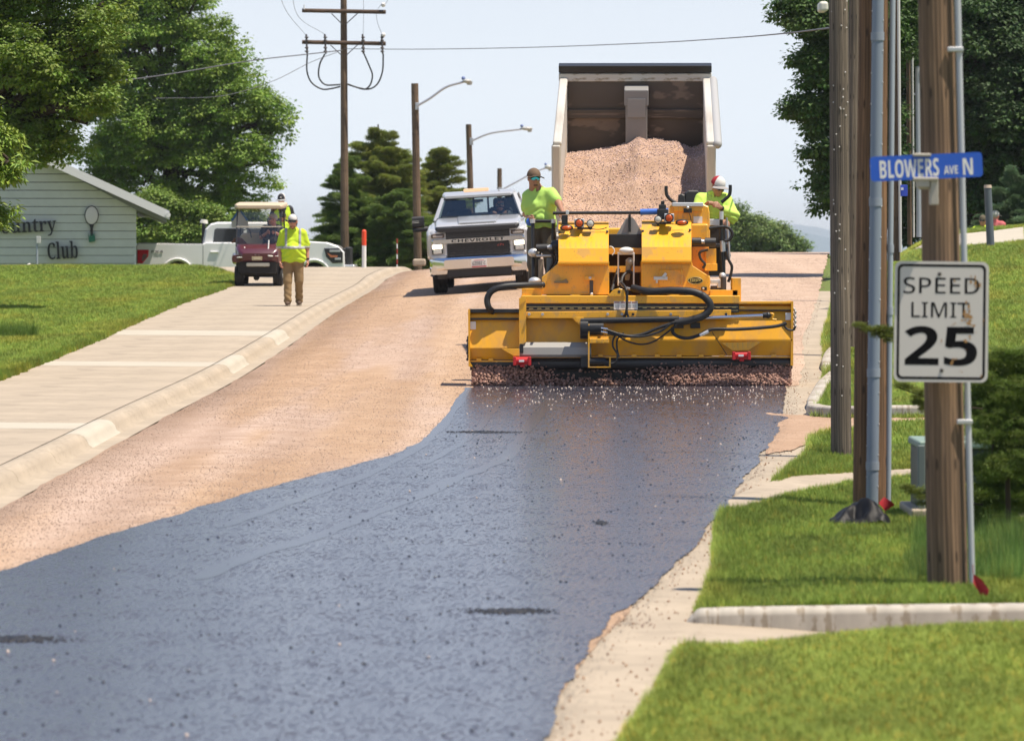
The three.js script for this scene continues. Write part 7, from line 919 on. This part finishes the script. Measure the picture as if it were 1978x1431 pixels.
{ // juniper boughs reaching left behind the sign pole
  const boughT = (D, pts, blobs, seed, label, n) => { const b = at(...pts[0], D), t = thing('juniper_bough', b, label, 'branch'); part('stem', tube(pts.map(([x, y]) => at(x, y, D)), 0.006, 20, 6), bark, t); crown(t, blobs, { D, seed, kind: 'needle', n: Math.round(n * 0.45), per: 10, bough: 0.028, leaf: 0.034, col: [0.16, 0.2, 0.035], flat: 0.8, droop: 0.4 }); };
  boughT(34.5, [[1880, 690], [1800, 660], [1730, 645], [1660, 636]], [[1668, 634, 20, 6, 0, 0.03], [1695, 640, 26, 12, 0, 0.05], [1722, 650, 18, 16, 0, 0.05]], 31, 'feathery juniper bough sticking out left of the speed limit sign across the poles', 300);
  boughT(35, [[1900, 790], [1830, 780], [1770, 760], [1735, 748]], [[1745, 750, 20, 8, 0, 0.04], [1775, 768, 22, 14, 0, 0.06], [1790, 790, 14, 14, 0, 0.05]], 32, 'juniper bough just below the left corner of the speed limit sign', 260);
  boughT(35.5, [[1900, 975], [1830, 965], [1770, 945]], [[1765, 945, 20, 9, 0, 0.05], [1785, 965, 18, 16, 0, 0.06]], 33, 'juniper bough left of the sign pole over the cabinet base', 220);
}
// ---------------------------------------------------------------- grass
function tuft(n, seed, lean, w) { const r = rng(seed), pos = []; for (let i = 0; i < n; i++) { const a = r() * 6.283, d = Math.sqrt(r()), x = Math.cos(a) * d, z = Math.sin(a) * d, h = 0.55 + 0.6 * r(), b = r() * 6.283, l = lean * (0.3 + r()), sx = Math.cos(b + 1.57) * w, sz = Math.sin(b + 1.57) * w, mx = x + Math.cos(b) * l * 0.35, mz = z + Math.sin(b) * l * 0.35, tx = x + Math.cos(b) * l, tz = z + Math.sin(b) * l; const A = [x - sx, 0, z - sz], B = [x + sx, 0, z + sz], C = [mx - sx * 0.8, h * 0.6, mz - sz * 0.8], D2 = [mx + sx * 0.8, h * 0.6, mz + sz * 0.8], E2 = [tx, h, tz]; pos.push(...A, ...B, ...D2, ...A, ...D2, ...C, ...C, ...D2, ...E2); } const g = new THREE.BufferGeometry(); g.setAttribute('position', new THREE.Float32BufferAttribute(pos, 3)); g.computeVertexNormals(); return g; }
const grassMat = leafMat(0.8, 0.25), TUFT = tuft(16, 5, 0.8, 0.055), TALL = tuft(14, 6, 0.7, 0.03);
function lawn(label, N, seed, pick, size, col, geo = TUFT, keep) {
  const r = rng(seed), m = new THREE.Matrix4(), q = new THREE.Quaternion(), e = new THREE.Euler(), im = new THREE.InstancedMesh(geo, grassMat, N), c = new THREE.Color(); let n = 0, tries = 0;
  while (n < N && tries < N * 6) {
    tries++; const [x, D] = pick(r); if (keep ? !keep(x, D) : paved(x, D)) continue; const p = vnoise(x * 0.8, D * 0.25, seed), p2 = vnoise(x * 3, D * 0.9, seed + 4), [w, h] = size(x, D, r), k = (0.75 + 0.45 * p2) * (0.85 + 0.3 * r()), dry = r() < 0.09 ? 0.6 : 0.28 * smooth(0.5, 0.85, fbm(x * 0.9 + 9, D * 0.3, seed + 9, 3));
    q.setFromEuler(e.set((r() - 0.5) * 0.3, r() * 6.283, (r() - 0.5) * 0.3)); im.setMatrixAt(n, m.compose(V(x, gY(x, D) - 0.03, -D), q, V(w, h, w))); im.setColorAt(n, c.setRGB(col[0] * k * (1 + dry * 1.3), col[1] * k * (1 + dry * 0.2), col[2] * k)); n++;
  }
  im.count = n; im.name = numbered('grass'); im.castShadow = im.receiveShadow = true; scene.add(im); tag(im, label, null, null, 'stuff');
}
const inFrame = (r, d0, d1, x0, x1, bias = 1) => { const D = lerp(d0, d1, r() ** bias), half = 1010 * D / F; return [lerp(Math.max(x0(D), -half), Math.min(x1(D), half), r()), D]; };
lawn('short green grass of the left lawn', 62000, 41, r => inFrame(r, 60, 121, D => -14, D => walkL(D) + 0.25), (x, D, r) => { const edge = smooth(0.6, 0, walkL(D) - x); return [0.075, 0.06 + 0.05 * r() + 0.03 * edge]; }, [0.24, 0.335, 0.052], TUFT, (x, D) => x < walkL(D) + 0.06 + 0.14 * (fbm(D * 2, x, 6, 3) - 0.5));
lawn('taller dark tuft of grass on the left lawn', 260, 42, r => { const p = onGround(30 + (r() - 0.5) * 70, 648 + 8 * r(), 60, 110); return [p.x, -p.z]; }, (x, D, r) => [0.08, 0.16 + 0.14 * r()], [0.1, 0.2, 0.03], TALL);
lawn('blurred yellow-green grass of the near lawn', 26000, 43, r => inFrame(r, 19, 26.9, D => roadR(D) - 0.02, D => 4), (x, D, r) => { const edge = smooth(0.3, 0, x - roadR(D)); return [0.045, 0.035 + 0.04 * r() + 0.03 * edge * r()]; }, [0.3, 0.375, 0.065]);
lawn('grass of the verge around the poles', 60000, 44, r => inFrame(r, 28.75, 47, D => roadR(D) - 0.05, D => 6, 1.2), (x, D, r) => { const edge = smooth(0.4, 0, x - roadR(D)); return [0.05, 0.05 + 0.055 * r() + 0.04 * edge * r()]; }, [0.23, 0.32, 0.052]);
lawn('tall weeds around the foot of the sign pole and junipers', 1500, 45, r => { const D = lerp(30.4, 36, r()), px = r() < 0.3 ? 1785 + 28 * (r() + r() + r() - 1.5) : 1850 + 128 * Math.sqrt(r()); return [(px - CX) * D / F, D]; }, (x, D, r) => [0.05, 0.12 + 0.2 * r() * r()], [0.14, 0.25, 0.05], TALL);
lawn('grass of the sloping right lawn', 60000, 46, r => inFrame(r, 47, 103, D => roadR(D), D => 13, 0.9), (x, D, r) => { const edge = smooth(0.5, 0, x - roadR(D)); return [0.075, 0.06 + 0.05 * r() + 0.08 * edge * r()]; }, [0.24, 0.33, 0.055]);
renderer.render(scene, camera);
